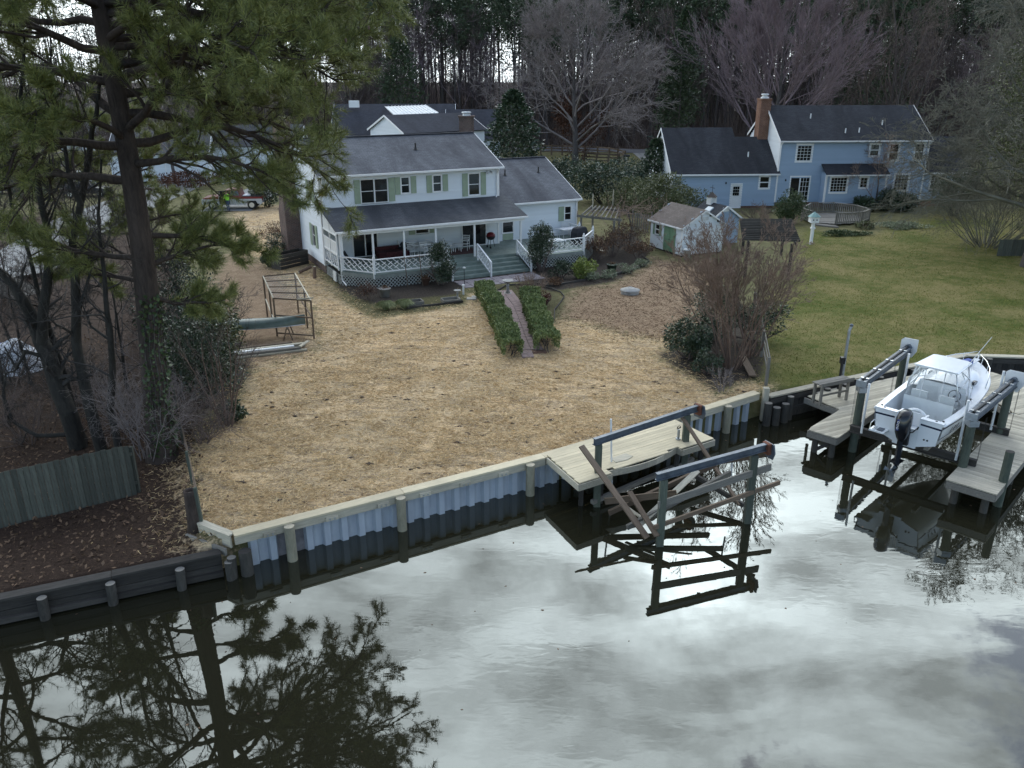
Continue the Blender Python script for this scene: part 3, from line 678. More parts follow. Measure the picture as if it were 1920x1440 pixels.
# ------------------------------------------------------------------ loose straw, grass and leaves (nobody could count them)
def scatter(poly, n, seed, bias=2.0, ymax=75):
    """points in a polygon, denser close by"""
    rng = np.random.default_rng(seed); P = np.array(poly); out = []
    x0, x1, y0, y1 = P[:, 0].min(), P[:, 0].max(), P[:, 1].min(), min(P[:, 1].max(), ymax); got = 0
    while got < n:
        m = n*3; x = x0+(x1-x0)*rng.random(m); y = y0+(y1-y0)*rng.random(m); k = (rng.random(m) < np.minimum(1, (22/np.maximum(y, 10))**bias)) & (y > bulk(x)+0.32)
        x, y = x[k], y[k]; s = poly_sd(x, y, poly) > rng.normal(size=len(x))*0.7; x, y = x[s], y[s]; out.append(np.stack([x, y, gz(x, y)], -1)); got += len(x)
    return np.concatenate(out)[:n], rng
def patchy(pts, rng, keep=0.25):
    """straw lies thick and thin: drop blades where it was raked or driven off"""
    x, y = pts[:, 0], pts[:, 1]; a = x*0.85+y*0.53; c = -x*0.53+y*0.85
    v = np.sin(a*0.55+1.3*np.sin(c*0.9))*0.7+np.sin(c*2.1+1.1*np.sin(a*1.3))*0.6+np.sin(x*3.7+2*np.sin(y*2.9))*0.55+np.sin(a*6.1+c*3.3+np.sin(y*5))*0.4
    for off in (0.0, 1.7): v -= 1.6*np.exp(-((x-(-5.2+off+0.16*(y-20)))/0.16)**2)*(y < 36)          # wheel tracks
    t_ = y-bulk(x); v -= 1.8*np.clip(1-t_/0.8, 0, 1)
    return pts[(v > -0.35) | (rng.random(len(pts)) < keep)]
def lay(name, pts, rng, L, W, mat, tilt, label):
    a = rng.random(len(pts))*2*math.pi; d = np.stack([np.cos(a), np.sin(a), np.abs(rng.normal(size=len(pts)))*tilt], -1)
    o = stuff(link(name, blades_mesh(name, pts+np.array([0, 0, 0.008]), d, L*(0.5+rng.random(len(pts))), W*(0.7+0.6*rng.random(len(pts))), mat, rng))); o['label'] = label; o['category'] = name.split('_')[-1]
p, rng = scatter(STRAW, 135000, 3); p = patchy(p, rng, 0.4); lay('loose_straw', p, rng, 0.17, 0.016, 'straw', 0.22, 'loose tan straw spread over the newly seeded yard')
p, rng = scatter(GRASS, 70000, 4, 1.5); p = patchy(p, rng, 0.4); lay('lawn_grass', p, rng, 0.09, 0.02, 'grass_blade', 1.2, 'patchy green and tan winter grass beyond the split fence')
p, rng = scatter(BROWN, 9000, 5, 1.0); lay('dead_grass', p, rng, 0.13, 0.02, 'leaf_brown', 0.4, 'thin brown dead grass in front of the small shed')
p, rng = scatter([q for q in LITTER if q[1] < 60]+[(-34, 40), (-30, 10)], 32000, 6, 1.8)
o = stuff(link('fallen_leaves', leaves_mesh('fallen_leaves', p+np.array([0, 0, 0.012]), 0.12, 'leaf_litter', rng, None, 0.6, 3.0))); o['label'] = 'brown fallen leaves under the trees by the old bulkhead'; o['category'] = 'leaves'
# clods of bare soil in the straw
rng = np.random.default_rng(8); cl, _ = scatter(STRAW, 800, 9, 1.4)
cv = []; cf = []
for q in cl:
    s = 0.018+0.07*rng.random()**3; k = len(cv); w = rng.normal(size=(6, 3))*0.25+np.array([(1,0,0),(-1,0,0),(0,1,0),(0,-1,0),(0,0,0.7),(0,0,-0.4)])
    cv += list(q+w*s*np.array([1.7, 1.2, 0.6])); cf += [(k+a, k+b, k+c) for a, b, c in ((0,2,4),(2,1,4),(1,3,4),(3,0,4),(2,0,5),(1,2,5),(3,1,5),(0,3,5))]
o = stuff(link('soil_clods', np_mesh('soil_clods', np.array(cv), np.array(cf), 'clod'))); o['label'] = 'small dark clods of soil lying in the straw'; o['category'] = 'soil'
# a few leaves afloat
rng = np.random.default_rng(14); n = 110; x = rng.uniform(-12, 16, n); y = bulk(x)-0.5-rng.random(n)**1.6*12
o = stuff(link('floating_leaves', leaves_mesh('floating_leaves', np.stack([x, y, np.full(n, WATER_Z+0.004)], -1), 0.07, 'leaf_litter', rng, np.concatenate([rng.normal(size=(n, 2))*3, np.zeros((n, 1))], 1)*4, 0.6, 30.0))); o['label'] = 'small dead leaves afloat on the canal'; o['category'] = 'leaves'

# ------------------------------------------------------------------ new bulkhead: vinyl sheet piles, cap, wale, round piles
random.seed(11)
NB = [Vector((-7.3, 18.59, 0)), Vector((1.01, 23.24, 0)), Vector((5.91, 26.42, 0)), Vector((9.3, 28.72, 0))]
def along(s):
    """point and direction at arc length s along the new bulkhead"""
    for i in range(len(NB)-1):
        d = NB[i+1]-NB[i]; L = d.length
        if s <= L or i == len(NB)-2: return NB[i]+d*(s/L), d.normalized()
        s -= L
NBL = sum((NB[i+1]-NB[i]).length for i in range(3))
bk = thing('bulkhead', 'new bulkhead of pale grey corrugated sheets with a tan timber cap', 'bulkhead', (0, 0, 0))
def out(d): return Vector((d.y, -d.x, 0))             # towards the water
for i in range(3):
    a, b_ = NB[i], NB[i+1]; d = (b_-a).normalized(); n = max(1, round((b_-a).length/4.9))
    for k in range(n):
        p, q = a+(b_-a)*(k/n), a+(b_-a)*((k+1)/n)
        plank('cap_board', bk, p+d*0.004+V(0,0,0.125)+out(d)*(-0.06), q-d*0.004+V(0,0,0.125)+out(d)*(-0.06), 0.34, 0.055, 'wood_new')
        plank('wale', bk, p+d*0.004+V(0,0,-0.02)+out(d)*0.035, q-d*0.004+V(0,0,-0.02)+out(d)*0.035, 0.10, 0.22, 'wood_tan')
# corrugated sheets: each raised pan a part of its own, and the web panel between
s = 0.35; pan = 0
while s < NBL-0.55:
    p, d = along(s); o_ = out(d); top, bot = -0.13, -1.9; b = B()
    xs_ = [(0, 0.0), (0.05, 0.13), (0.22, 0.13), (0.27, 0.0)]; base = p-o_*0.16
    for m, (nm, prof) in enumerate((('sheet_pan', xs_), ('sheet_web', [(0.27, 0.0), (0.345, 0.012), (0.42, 0.0), (0.50, 0.0)]))):
        b = B(); pts = [base+d*x+o_*y for x, y in prof]
        vs_ = [q+V(0,0,top) for q in pts]+[q+V(0,0,bot) for q in pts]; n = len(pts)
        b.add(vs_, [(j, n+j, n+j+1, j+1) for j in range(n-1)])
        b.make(nm, 'sheet_vinyl' if m == 0 else ('sheet_mud' if pan in (1, 2) else 'sheet_vinyl'), bk)
    s += 0.50; pan += 1
def pile(parent, x, y, z0, z1, r, mat, name='pile', tilt=(0, 0), endm='pile_end'):
    b = B(); n = 12; rings = []
    for i in range(7):
        t = i/6; z = z0+(z1-z0)*t; rr = r*(1.04-0.08*t)
        rings.append([(x+tilt[0]*t+rr*(1+0.03*math.sin(k*2.1+i))*math.cos(2*math.pi*k/n), y+tilt[1]*t+rr*(1+0.03*math.cos(k*1.7+i))*math.sin(2*math.pi*k/n), z) for k in range(n)])
    b.loft(rings, True, False); o = b.make(name, mat, parent, True)
    e = B(); top = [(px_, py_, z1) for px_, py_, _ in rings[-1]]; e.add(top+[(x+tilt[0], y+tilt[1], z1+0.012)], [(k, (k+1) % n, n) for k in range(n)]); e.make('pile_top', endm, o)
    return o
for px_, py_ in ((545, 1050), (757, 998), (985, 925), (1350, 812)):
    q = G(px_, py_-6, WATER_Z); s_ = min((along(k*0.1)[0]-q).length for k in range(int(NBL*10))); best = min(range(int(NBL*10)), key=lambda k: (along(k*0.1)[0].xy-q.xy).length)
    p, d = along(best*0.1); p = p+out(d)*0.21; pile(bk, p.x, p.y, -2.2, 0.10, 0.145, 'pile_tan')
for px_ in (505, 622, 714, 795, 868, 938):                       # tie blocks on the wale
    best = min(range(int(NBL*10)), key=lambda k: abs(960+(lambda v: FPX*v.x/(v.y*_cp-(v.z-CAM_H)*_sp))(along(k*0.1)[0])-px_))
    p, d = along(best*0.1); b = B(); c = p+out(d)*0.12+V(0,0,-0.045); b.bar(c-d*0.17, c+d*0.17, 0.07, 0.11); w = b.make('tie_block', 'wood_tan', bk)
    for e in (-1, 1): B().tube(c+d*0.07*e+out(d)*0.03, c+d*0.07*e+out(d)*0.06, 0.022, n=6).make('bolt', 'steel_galv', w)
# return along the property line
ret0, ret1 = V(-8.62, 19.4, 0), V(-7.3, 18.59, 0)
plank('return_cap', bk, ret0+V(0,0,0.115), ret1+V(0,0,0.115)-V(0.06, -0.04, 0), 0.22, 0.05, 'wood_tan'); plank('return_board', bk, ret0+V(-0.04,-0.07,-0.08), ret1+V(-0.08,-0.02,-0.08), 0.05, 0.33, 'wood_tan', up=(0,0,1))
plank('return_board', bk, ret0+V(-0.16,-0.27,-0.26), ret1+V(-0.18,-0.2,-0.26), 0.06, 0.2, 'wood_grey')

# ------------------------------------------------------------------ old timber bulkheads left and right
ob = thing('old_bulkhead', 'old dark timber bulkhead with rotten piles below the fallen leaves', 'bulkhead', (0, 0, 0))
oa, oe = V(-22, 12.26, 0), V(-7.62, 18.4, 0); od = (oe-oa).normalized(); oo = V(od.y, -od.x, 0); OL = (oe-oa).length
n = 6
for k in range(n):
    p, q = oa+(oe-oa)*(k/n), oa+(oe-oa)*((k+1)/n); plank('cap_board', ob, p+od*0.01+V(0,0,-0.27), q-od*0.01+V(0,0,-0.27), 0.30, 0.06, 'wood_dark', jit=0.01)
    for z_, h_ in ((-0.45, 0.26), (-0.72, 0.24), (-1.0, 0.26)): plank('wall_board', ob, p+oo*0.07+od*0.01+V(0,0,z_), q+oo*0.07-od*0.01+V(0,0,z_), 0.05, h_, 'wood_dark', up=(0,0,1), jit=0.008)
    plank('wale', ob, p+oo*0.15+od*0.01+V(0,0,-0.82), q+oo*0.15-od*0.01+V(0,0,-0.82), 0.10, 0.14, 'wood_dark')
for px_, py_ in ((75, 1170), (205, 1135), (335, 1105), (432, 1085)):
    q = G(px_, py_-22, -0.6); t = (q-oa).dot(od); p = oa+od*t+oo*0.27; pile(ob, p.x, p.y, -2.0, -0.36+0.04*random.random(), 0.12, 'pile_dark', tilt=(0.05, 0.03), endm='wood_grey')
pile(ob, -7.36, 18.18, -2.0, -0.42, 0.12, 'pile_dark', endm='wood_grey'); pile(ob, -7.0, 18.42, -2.0, -0.24, 0.17, 'pile_dark', endm='wood_dark')
orb = thing('old_bulkhead', 'old dark plank bulkhead beside the weathered boat dock', 'bulkhead', (0, 0, 0))
def old_run(par, pts, capm, off=0.0):
    for i in range(len(pts)-1):
        p, q = Vector((*pts[i], 0)), Vector((*pts[i+1], 0)); d = (q-p).normalized(); o_ = out(d); L = (q-p).length; n = max(1, round(L/3.2))
        for k in range(n):
            a, b_ = p+(q-p)*(k/n), p+(q-p)*((k+1)/n)
            plank('cap_board', par, a+d*0.006+V(0,0,0.06+off), b_-d*0.006+V(0,0,0.06+off), 0.32, 0.06, capm)
            plank('wale', par, a+o_*0.12+d*0.006+V(0,0,-0.12+off), b_+o_*0.12-d*0.006+V(0,0,-0.12+off), 0.09, 0.2, 'wood_dark'); plank('wale', par, a+o_*0.12+d*0.006+V(0,0,-0.62+off), b_+o_*0.12-d*0.006+V(0,0,-0.62+off), 0.09, 0.18, 'wood_dark')
        m = int(L/0.26)
        for k in range(m): a = p+d*(k*0.26+0.13)+o_*0.05; plank('wall_board', par, a+V(0,0,0.02+off), a+V(0,0,-1.7), 0.25, 0.05, 'wood_dark', up=tuple(o_), jit=0.01)
        k = 0.9
        while k < L: c = p+d*k+o_*0.28; pile(par, c.x, c.y, -2.2, -0.02+off+0.05*random.random(), 0.13, 'pile_dark', endm='wood_grey'); k += 1.9
old_run(orb, [(9.62, 28.55), (12.2, 29.85), (15.6, 31.5), (19.5, 33.3)], 'wood_tan'); old_run(orb, [(19.5, 33.3), (24, 32.85), (30, 32.3)], 'wood_tan')
for x_, y_, z_ in ((9.55, 28.15, -0.05), (9.9, 28.2, -0.25), (10.3, 28.45, -0.2)): pile(orb, x_, y_, -2.2, z_, 0.15, 'pile_dark', endm='wood_grey')
plank('end_post', orb, (9.52, 28.5, -0.9), (9.52, 28.5, 0.42), 0.2, 0.2, 'wood_tan')

# ------------------------------------------------------------------ new platform on the bulkhead
pf = thing('dock_platform', 'new pale timber platform with a curved edge on the new bulkhead', 'dock', (0, 0, 0))
pd0 = V(1.05, 23.2, 0); pd_d = (V(6.1, 26.4, 0)-pd0).normalized(); pd_o = out(pd_d)
def edge_off(u):
    """water edge of the platform as an offset from the bulkhead"""
    if u < 1.0: return 2.06
    if u < 3.95: k = (u-1.0)/2.95; return 1.78+0.24*math.sin(math.pi*k)-0.10*k
    return 1.92
def inner_start(o): return 0.0+0.42*o
u = 0.0; k = 0; LU = 6.3
o_ = 0.075
while o_ < 2.05:
    us = [i*0.05-0.2 for i in range(0, 112)]
    ok = [u for u in us if edge_off(u) >= o_-0.01 and u >= -0.13*o_+0.03]
    runs = []; 
    for u in ok:
        if runs and abs(u-runs[-1][1]-0.05) < 1e-6: runs[-1][1] = u
        else: runs.append([u, u])
    for a, c in runs:
        if c-a > 0.3: plank('deck_board', pf, pd0+pd_d*a+pd_o*o_+V(0,0,0.185), pd0+pd_d*(c+0.05)+pd_o*o_+V(0,0,0.185), 0.142, 0.035, 'wood_new', jit=0.002)
    o_ += 0.147
def rim(par, pts, mat, h=0.2, z=0.06):
    for i in range(len(pts)-1):
        n = (pts[i+1]-pts[i]).normalized(); b = B(); b.bar(pts[i]+V(0,0,z), pts[i+1]+V(0,0,z), 0.045, h); b.make('rim_board', mat, par)
E_ = lambda u, o: pd0+pd_d*u+pd_o*o
rim(pf, [E_(0.0, 0.1), E_(-0.25, 2.09), E_(1.0, 2.09), E_(1.0, 1.82)], 'wood_tan')
rim(pf, [E_(1.0+2.95*i/8, edge_off(1.001+2.948*i/8)+0.04) for i in range(9)]+[E_(3.95, 1.97), E_(5.4, 1.97), E_(5.4, 0.1)], 'wood_tan')
for u, o in ((0.3, 1.5), (0.9, 1.7), (4.1, 1.6), (5.2, 1.6)): c = E_(u, o); plank('support_post', pf, (c.x, c.y, -2.0), (c.x, c.y, 0.16), 0.14, 0.14, 'wood_dark')
# boat lift at the platform: four posts, two galvanised I-beams, loose timbers
def ibeam(par, p, q, h=0.19, w=0.13, mat='steel_beam'):
    p, q = Vector(p), Vector(q); b = B(); up = V(0,0,1)
    b.bar(p+up*h/2, q+up*h/2, w, 0.025); b.bar(p-up*h/2, q-up*h/2, w, 0.025); b.bar(p, q, 0.03, h-0.03)
    o = b.make('i_beam', mat, par); d = (q-p).normalized()
    s_ = out(d); c = B(); c.tube(p-s_*0.12+up*(-0.08)+d*0.15, q-s_*0.12+up*(-0.08)-d*0.15, 0.028, n=8); sh = c.make('drive_shaft', 'steel_galv', o)
    for f in (0.12, 0.5, 0.88): B().bar(p+(q-p)*f-s_*0.12+up*(-0.02), p+(q-p)*f-s_*0.12+up*(-0.14), 0.07, 0.10).make('bearing', 'steel_galv', o)
    return o
bl = thing('boat_lift', 'empty boat lift of dark posts and steel beams beside the new platform', 'boat lift', (0, 0, 0))
b1a, b1b = V(2.58, 22.05, 1.25), V(5.86, 24.42, 1.25); b2a, b2b = V(4.08, 19.8, 1.25), V(7.1, 21.15, 1.42)
for a, f0, f1 in ((b1a, V(0.02, 0.05, 0), 0), (V(5.66, 24.28, 1.25), V(0, 0, 0), 0), (V(4.13, 19.82, 1.25), V(0,0,0), 0), (V(6.92, 21.06, 1.38), V(0,0,0), 0)): plank('post', bl, (a.x+0.02, a.y, -2.4), (a.x, a.y, a.z-0.13), 0.2, 0.2, 'wood_green')
bd = (b1b-b1a).normalized(); ibeam(bl, b1a-bd*0.2, b1b+bd*0.25); bd2 = (b2b-b2a).normalized(); ibeam(bl, b2a-bd2*0.2, b2b+bd2*0.3)
for e, d in ((b1b, bd), (b2b, bd2)):
    c = e+d*0.3; s_ = out(d); b = B(); q = [(-0.2, -0.26), (0.2, -0.26), (0.27, -0.05), (0.2, 0.2), (-0.2, 0.2), (-0.27, -0.05)]
    b.loft([[c+d*t+s_*x+V(0,0,z-0.1) for x, z in q] for t in (0, 0.035)]); b.make('drive_housing', 'steel_beam', bl); B().bar(c-d*0.12+V(0,0,-0.05), c-d*0.01+V(0,0,-0.05), 0.26, 0.34).make('gearbox', 'rust', bl)
for p, q, m, w, h in (((4.0, 19.72, 0.38), (7.5, 21.25, 0.78), 'wood_grey', 0.05, 0.22), ((3.95, 19.7, -0.30), (7.85, 21.35, 0.22), 'wood_brown', 0.06, 0.13)): plank('side_rail', bl, p, q, w, h, m)
L_ = []
def loose(lab, p0, p1, mat, w=0.05, h=0.19, up=(0,0,1)):
    o = plank('loose_timber', None, p0, p1, w, h, mat, up=up); tag(o, lab, 'timber', 'loose timbers lying across the empty boat lift')
RR = lambda x, y: (960+x/3.272, 720+y/3.272)
loose('long grey plank leaning from the platform corner down to the water', AT(*RR(425, 380), 21.75), AT(*RR(830, 945), 19.7), 'wood_brown', 0.19, 0.05, (0.4, -0.6, 0.7))
loose('long plank slanting from the far beam down behind the near steel beam', AT(*RR(1045, 205), 24.2), AT(*RR(1400, 745), 21.5), 'wood_brown', 0.17, 0.05, (0.6, -0.5, 0.6))
loose('pale beam floating low along the platform side of the lift', AT(*RR(490, 725), 21.9), AT(*RR(1110, 460), 24.6), 'wood_grey', 0.13, 0.13)
loose('thick brown timber lying flat from the near left of the lift', AT(*RR(595, 790), 20.9), AT(*RR(1250, 490), 22.4), 'wood_brown', 0.09, 0.16)
loose('short dark timber crossing level between the posts', AT(*RR(570, 720), 21.2), AT(*RR(1010, 670), 20.6), 'wood_brown', 0.05, 0.2)
loose('short plank tipped steeply down beside the near post', AT(*RR(720, 660), 20.9), AT(*RR(890, 935), 19.6), 'wood_brown', 0.17, 0.05, (0.4, -0.6, 0.7))
loose('tan board rising under the near steel beam', AT(*RR(785, 860), 20.3), AT(*RR(1140, 530), 21.6), 'wood_tan', 0.17, 0.05, (0, -0.5, 0.8))
loose('weathered bunk beam lying near the water at the near post', AT(*RR(705, 880), 20.2), AT(*RR(1340, 545), 21.7), 'wood_grey', 0.09, 0.15)
loose('thin pale lath across the middle of the lift', AT(*RR(710, 760), 20.9), AT(*RR(900, 895), 19.95), 'wood_tan', 0.09, 0.04)
loose('dark crosspiece at the far end of the lift', AT(*RR(1120, 560), 22.9), AT(*RR(1420, 745), 21.5), 'wood_dark', 0.09, 0.14)
loose('brown beam end lying beneath the right steel beam', AT(*RR(1240, 480), 22.0), AT(*RR(1580, 425), 21.35), 'wood_brown', 0.06, 0.18)
tag(B().path([AT(*RR(607, 215), 22.75), AT(*RR(612, 700), 22.75)+V(0,0,0.1)], 0.03, 8).make('guide_pole', 'pvc_white'), 'white upright guide pole rising beside the curved platform edge', 'pole')
tag(B().path([AT(*RR(1350, 450), 21.9), AT(*RR(1345, 580), 21.9)], 0.03, 8).make('guide_pole', 'pvc_white'), 'short white guide pole under the near steel beam', 'pole')
mat_ = B(); c = E_(1.9, 1.45); mat_.loft([[c+pd_d*x+pd_o*y+V(0,0,z) for x, y in ((-0.35, -0.16), (0.3, -0.18), (0.36, 0.1), (0.05, 0.2), (-0.36, 0.15))] for z in (0.206, 0.222)]); tag(mat_.make('plywood_offcut', 'wood_tan'), 'small loose plywood offcut lying on the new platform', 'board')
b = B(); c = E_(4.35, 1.35); b.tube(c+V(0,0,0.25), c+V(0,0,0.55), 0.045); pb = b.make('power_pedestal', 'steel_galv'); tag(pb, 'small grey electric pedestal with a black cord at the platform post', 'pedestal')
B().path([c+V(0.03*math.cos(k*0.7)*2, 0.05*math.sin(k*0.7), 0.62+0.05*math.sin(k)) for k in range(14)], 0.012, 5).make('cord', 'black_rubber', pb); B().tube(c+V(0,0,0.2), c+V(0,0,0.25), 0.08).make('base', 'steel_galv', pb)

# ------------------------------------------------------------------ weathered dock around the boat slip
random.seed(5)
def plank_fill(par, poly, d, w, z, mat, h=0.04, gap=0.006, name='deck_board', maxlen=4.9, jit=0.003):
    """boards parallel to d cut to a polygon"""
    d = Vector((d[0], d[1])).normalized(); s = Vector((-d.y, d.x)); P = [(Vector(p).dot(d), Vector(p).dot(s)) for p in poly]
    v = min(p[1] for p in P)+w/2; vmax = max(p[1] for p in P)
    while v < vmax:
        def cut(vv):
            xs_ = []
            for i in range(len(P)):
                (x0, y0), (x1, y1) = P[i], P[(i+1) % len(P)]
                if (y0 > vv) != (y1 > vv): xs_.append(x0+(vv-y0)/(y1-y0)*(x1-x0))
            return sorted(xs_)
        xs_ = cut(v); lo, hi = cut(v-(w-gap)/2), cut(v+(w-gap)/2); same = len(lo) == len(hi) == len(xs_) and all(abs(e-f) < 0.6 for e, f in zip(lo, hi))
        for j in range(0, len(xs_)-1, 2):
            a, c = xs_[j], xs_[j+1]
            if same and c-a < maxlen:                          # ends sawn to the line of the edge
                m_ = (a+c)/2; ctr = d*m_+s*v; y_ = (w-gap)/2; q4 = [(lo[j]-m_, -y_), (lo[j+1]-m_, -y_), (hi[j+1]-m_, y_), (hi[j]-m_, y_)]
                if lo[j+1]-lo[j] > 0.1: o = B().prism(q4, -h/2, h/2).make(name, mat, par); o.location = (ctr.x, ctr.y, z+random.uniform(-jit, jit)); o.rotation_euler = (0, 0, math.atan2(d.y, d.x))
                continue
            m = max(1, math.ceil((c-a)/maxlen)); cuts = [a+(c-a)*k/m+(random.uniform(-0.5, 0.5) if 0 < k < m else 0) for k in range(m+1)]
            for x0, x1 in zip(cuts[:-1], cuts[1:]):
                if x1-x0 > 0.12:
                    p, q = d*(x0+0.003)+s*v, d*(x1-0.003)+s*v; plank(name, par, (p.x, p.y, z), (q.x, q.y, z), w-gap, h, mat, jit=jit)
        v += w
BO = V(12.5, 23.7, 0); BD = V(math.cos(R(46.5)), math.sin(R(46.5)), 0); BR_ = V(BD.y, -BD.x, 0)
def bf(a, r, z=0.0): return BO+BD*a+BR_*r+V(0, 0, z)
DZ = -0.12
dk = thing('boat_dock', 'weathered plank dock wrapped around the white boat', 'dock', (0, 0, 0))
def xy(v): return (v.x, v.y)
left = [xy(bf(0.0, -3.15)), xy(bf(0.0, -2.08)), xy(bf(7.2, -1.98)), xy(bf(7.2, 1.0)), xy(bf(6.5, 1.75)), xy(bf(9.6, 3.9)), xy(bf(10.5, 0.75)), xy(bf(11.0, -1.2)), xy(bf(4.2, -4.2)), xy(bf(3.0, -4.55)), xy(bf(2.54, -3.05))]
plank_fill(dk, left, (0.9, 0.436), 0.15, DZ, 'wood_tan')
right = [xy(bf(-0.6, 1.55)), xy(bf(-0.6, 2.95)), xy(bf(9.3, 2.95)), xy(bf(6.48, 1.72)), xy(bf(6.4, 1.55))]
plank_fill(dk, right, xy(BR_), 0.15, DZ-0.02, 'wood_tan')
def dock_rim(pts, z=DZ-0.15):
    for p, q in zip(pts[:-1], pts[1:]): b = B(); b.bar(p+V(0,0,z), q+V(0,0,z), 0.05, 0.22); b.make('rim_board', 'wood_grey', dk)
dock_rim([bf(2.9, -4.58), bf(2.56, -3.1), bf(0.03, -3.12), bf(0.03, -2.1), bf(7.15, -2.0), bf(7.15, 0.95), bf(6.55, 1.62)]); dock_rim([bf(6.3, 1.58), bf(-0.57, 1.58), bf(-0.57, 2.92), bf(9.2, 2.92)], DZ-0.17)
for a, r in ((0.25, -2.9), (0.25, -2.3), (2.7, -3.3), (2.4, -2.25), (4.8, -2.3), (-0.3, 1.8), (-0.3, 2.65), (2.3, 1.8), (2.3, 2.7), (4.8, 1.85), (4.8, 2.7)): c = bf(a, r); pile(dk, c.x, c.y, -2.4, DZ-0.06, 0.11, 'pile_dark', endm='wood_dark')
for r in (-2.95, -2.3): plank('cross_brace', dk, bf(0.25, -2.9, -0.9), bf(0.25, -2.25, -0.35), 0.05, 0.12, 'wood_dark'); break
gp_ = bf(0.45, 2.85); pile(dk, gp_.x, gp_.y, -2.4, 0.88, 0.13, 'pile_green', name='mooring_pile', endm='wood_dark')

lf = thing('boat_lift', 'boat lift with four round green piles holding up the white boat', 'boat lift', (0, 0, 0))
LP = {'ln': V(11.91, 25.9, 0), 'lf': V(14.82, 29.19, 0), 'rn': V(14.16, 23.07, 0), 'rf': V(16.75, 25.62, 0)}
for k in LP: pile(lf, LP[k].x, LP[k].y, -2.4, 1.48, 0.135, 'pile_green', endm='wood_dark')
for a, c in (('ln', 'lf'), ('rn', 'rf')):
    p, q = LP[a]+V(0,0,1.62), LP[c]+V(0,0,1.62); d = (q-p).normalized(); s_ = out(d); p, q = p-d*0.18, q+d*0.32; up = V(0,0,1)
    b = B()
    for e in (-1, 1):
        b.bar(p+s_*0.10*e+up*0.1, q+s_*0.10*e+up*0.1, 0.09, 0.018); b.bar(p+s_*0.10*e-up*0.1, q+s_*0.10*e-up*0.1, 0.09, 0.018); b.bar(p+s_*0.10*e, q+s_*0.10*e, 0.016, 0.184)
    bm = b.make('lift_beam', 'steel_beam', lf); B().tube(p+up*0.14+d*0.1, q+up*0.14, 0.035, n=8).make('drive_shaft', 'black_metal', bm)
    for f in (0.06, 0.3, 0.56, 0.86): B().bar(p+(q-p)*f+up*0.125-s_*0.13, p+(q-p)*f+up*0.125+s_*0.13, 0.09, 0.035).make('clamp', 'aluminium', bm)
    for t_ in (p, ): B().bar(t_-s_*0.17-d*0.01, t_+s_*0.17-d*0.01, 0.02, 0.24).make('end_cap', 'steel_galv', bm)
    B().bar(p+d*0.2+up*(-0.16), p+d*0.2+up*(-0.34), 0.3, 0.3).make('pile_cap', 'steel_galv', bm)
    c_ = q+d*0.02; oct_ = [(-0.3, -0.22), (-0.3, 0.27), (-0.2, 0.36), (0.3, 0.36), (0.3, -0.1), (0.16, -0.36), (-0.1, -0.36)]
    b = B(); b.loft([[c_+d*t+s_*x+up*(z+0.06) for x, z in oct_] for t in (0, 0.03)]); pl_ = b.make('drive_plate', 'pvc_white', lf)
    B().tube(c_-d*0.16+up*0.12, c_+d*0.1+up*0.12, 0.10, n=12).make('motor', 'steel_beam', pl_)
for a, r0, r1 in ((0.95, -2.05, 1.95), (4.25, -1.95, 2.05)):
    b = B(); p, q = bf(a, r0, -0.02), bf(a, r1, -0.02); b.bar(p+V(0,0,0.11), q+V(0,0,0.11), 0.16, 0.03); b.bar(p-V(0,0,0.11), q-V(0,0,0.11), 0.16, 0.03); b.bar(p, q, 0.03, 0.2); cb = b.make('cradle_beam', 'wood_dark', lf)
    for r in (r0, r1):
        for e in (-0.05, 0.05): B().tube(bf(a+e, r, 0.1), bf(a+e, r, 1.55), 0.006, n=4).make('cable', 'black_metal', cb)
for r in (-0.55, 0.55): plank('bunk', lf, bf(0.5, r, 0.20), bf(4.9, r, 0.22), 0.14, 0.12, 'wood_grey')
for a, r, h in ((0.85, -1.62, 1.75), (4.2, -1.55, 2.0), (0.85, 1.38, 2.0), (4.2, 1.5, 2.1)): B().path([bf(a, r, -0.05), bf(a, r, h)], 0.042, 8).make('guide_pole', 'pvc_white', lf)

# ------------------------------------------------------------------ the boat
bt = thing('motor_boat', 'white cuddy cabin motor boat raised on the lift, outboard towards the water', 'boat', bf(0.0, 0.0, 0.28), R(44.0)); bt.scale = (0.90, 1.0, 1.0)
ST = [0, 0.8, 1.6, 2.4, 3.2, 4.0, 4.6, 5.2, 5.7, 6.1, 6.38]
GH = [1.06, 1.12, 1.16, 1.17, 1.16, 1.10, 1.00, 0.82, 0.57, 0.30, 0.05]; GZ = [1.04, 1.05, 1.07, 1.11, 1.17, 1.25, 1.32, 1.39, 1.44, 1.47, 1.49]
CH = [0.92, 0.95, 0.96, 0.95, 0.90, 0.79, 0.65, 0.46, 0.27, 0.11, 0.02]; CZ = [0.30, 0.30, 0.31, 0.34, 0.40, 0.50, 0.62, 0.78, 0.96, 1.16, 1.40]
KZ = [0, 0, 0, 0.01, 0.04, 0.12, 0.24, 0.43, 0.68, 1.02, 1.38]
def lerp(tab, x): return float(np.interp(x, ST, tab))
rings = []
for i, x in enumerate(ST):
    m = lambda f: (GH[i]*f+CH[i]*(1-f))+0.035*math.sin(math.pi*f)
    pr = [(GH[i], GZ[i]), (m(0.66), GZ[i]*0.66+CZ[i]*0.34), (m(0.33), GZ[i]*0.33+CZ[i]*0.67), (CH[i], CZ[i]), (CH[i]*0.5, (CZ[i]+KZ[i])/2-0.02), (0, KZ[i])]
    rings.append([(x, y, z) for y, z in pr]+[(x, -y, z) for y, z in pr[-2::-1]])
hb = B().loft(rings, False); hull = hb.make('hull', 'gelcoat', bt, True)
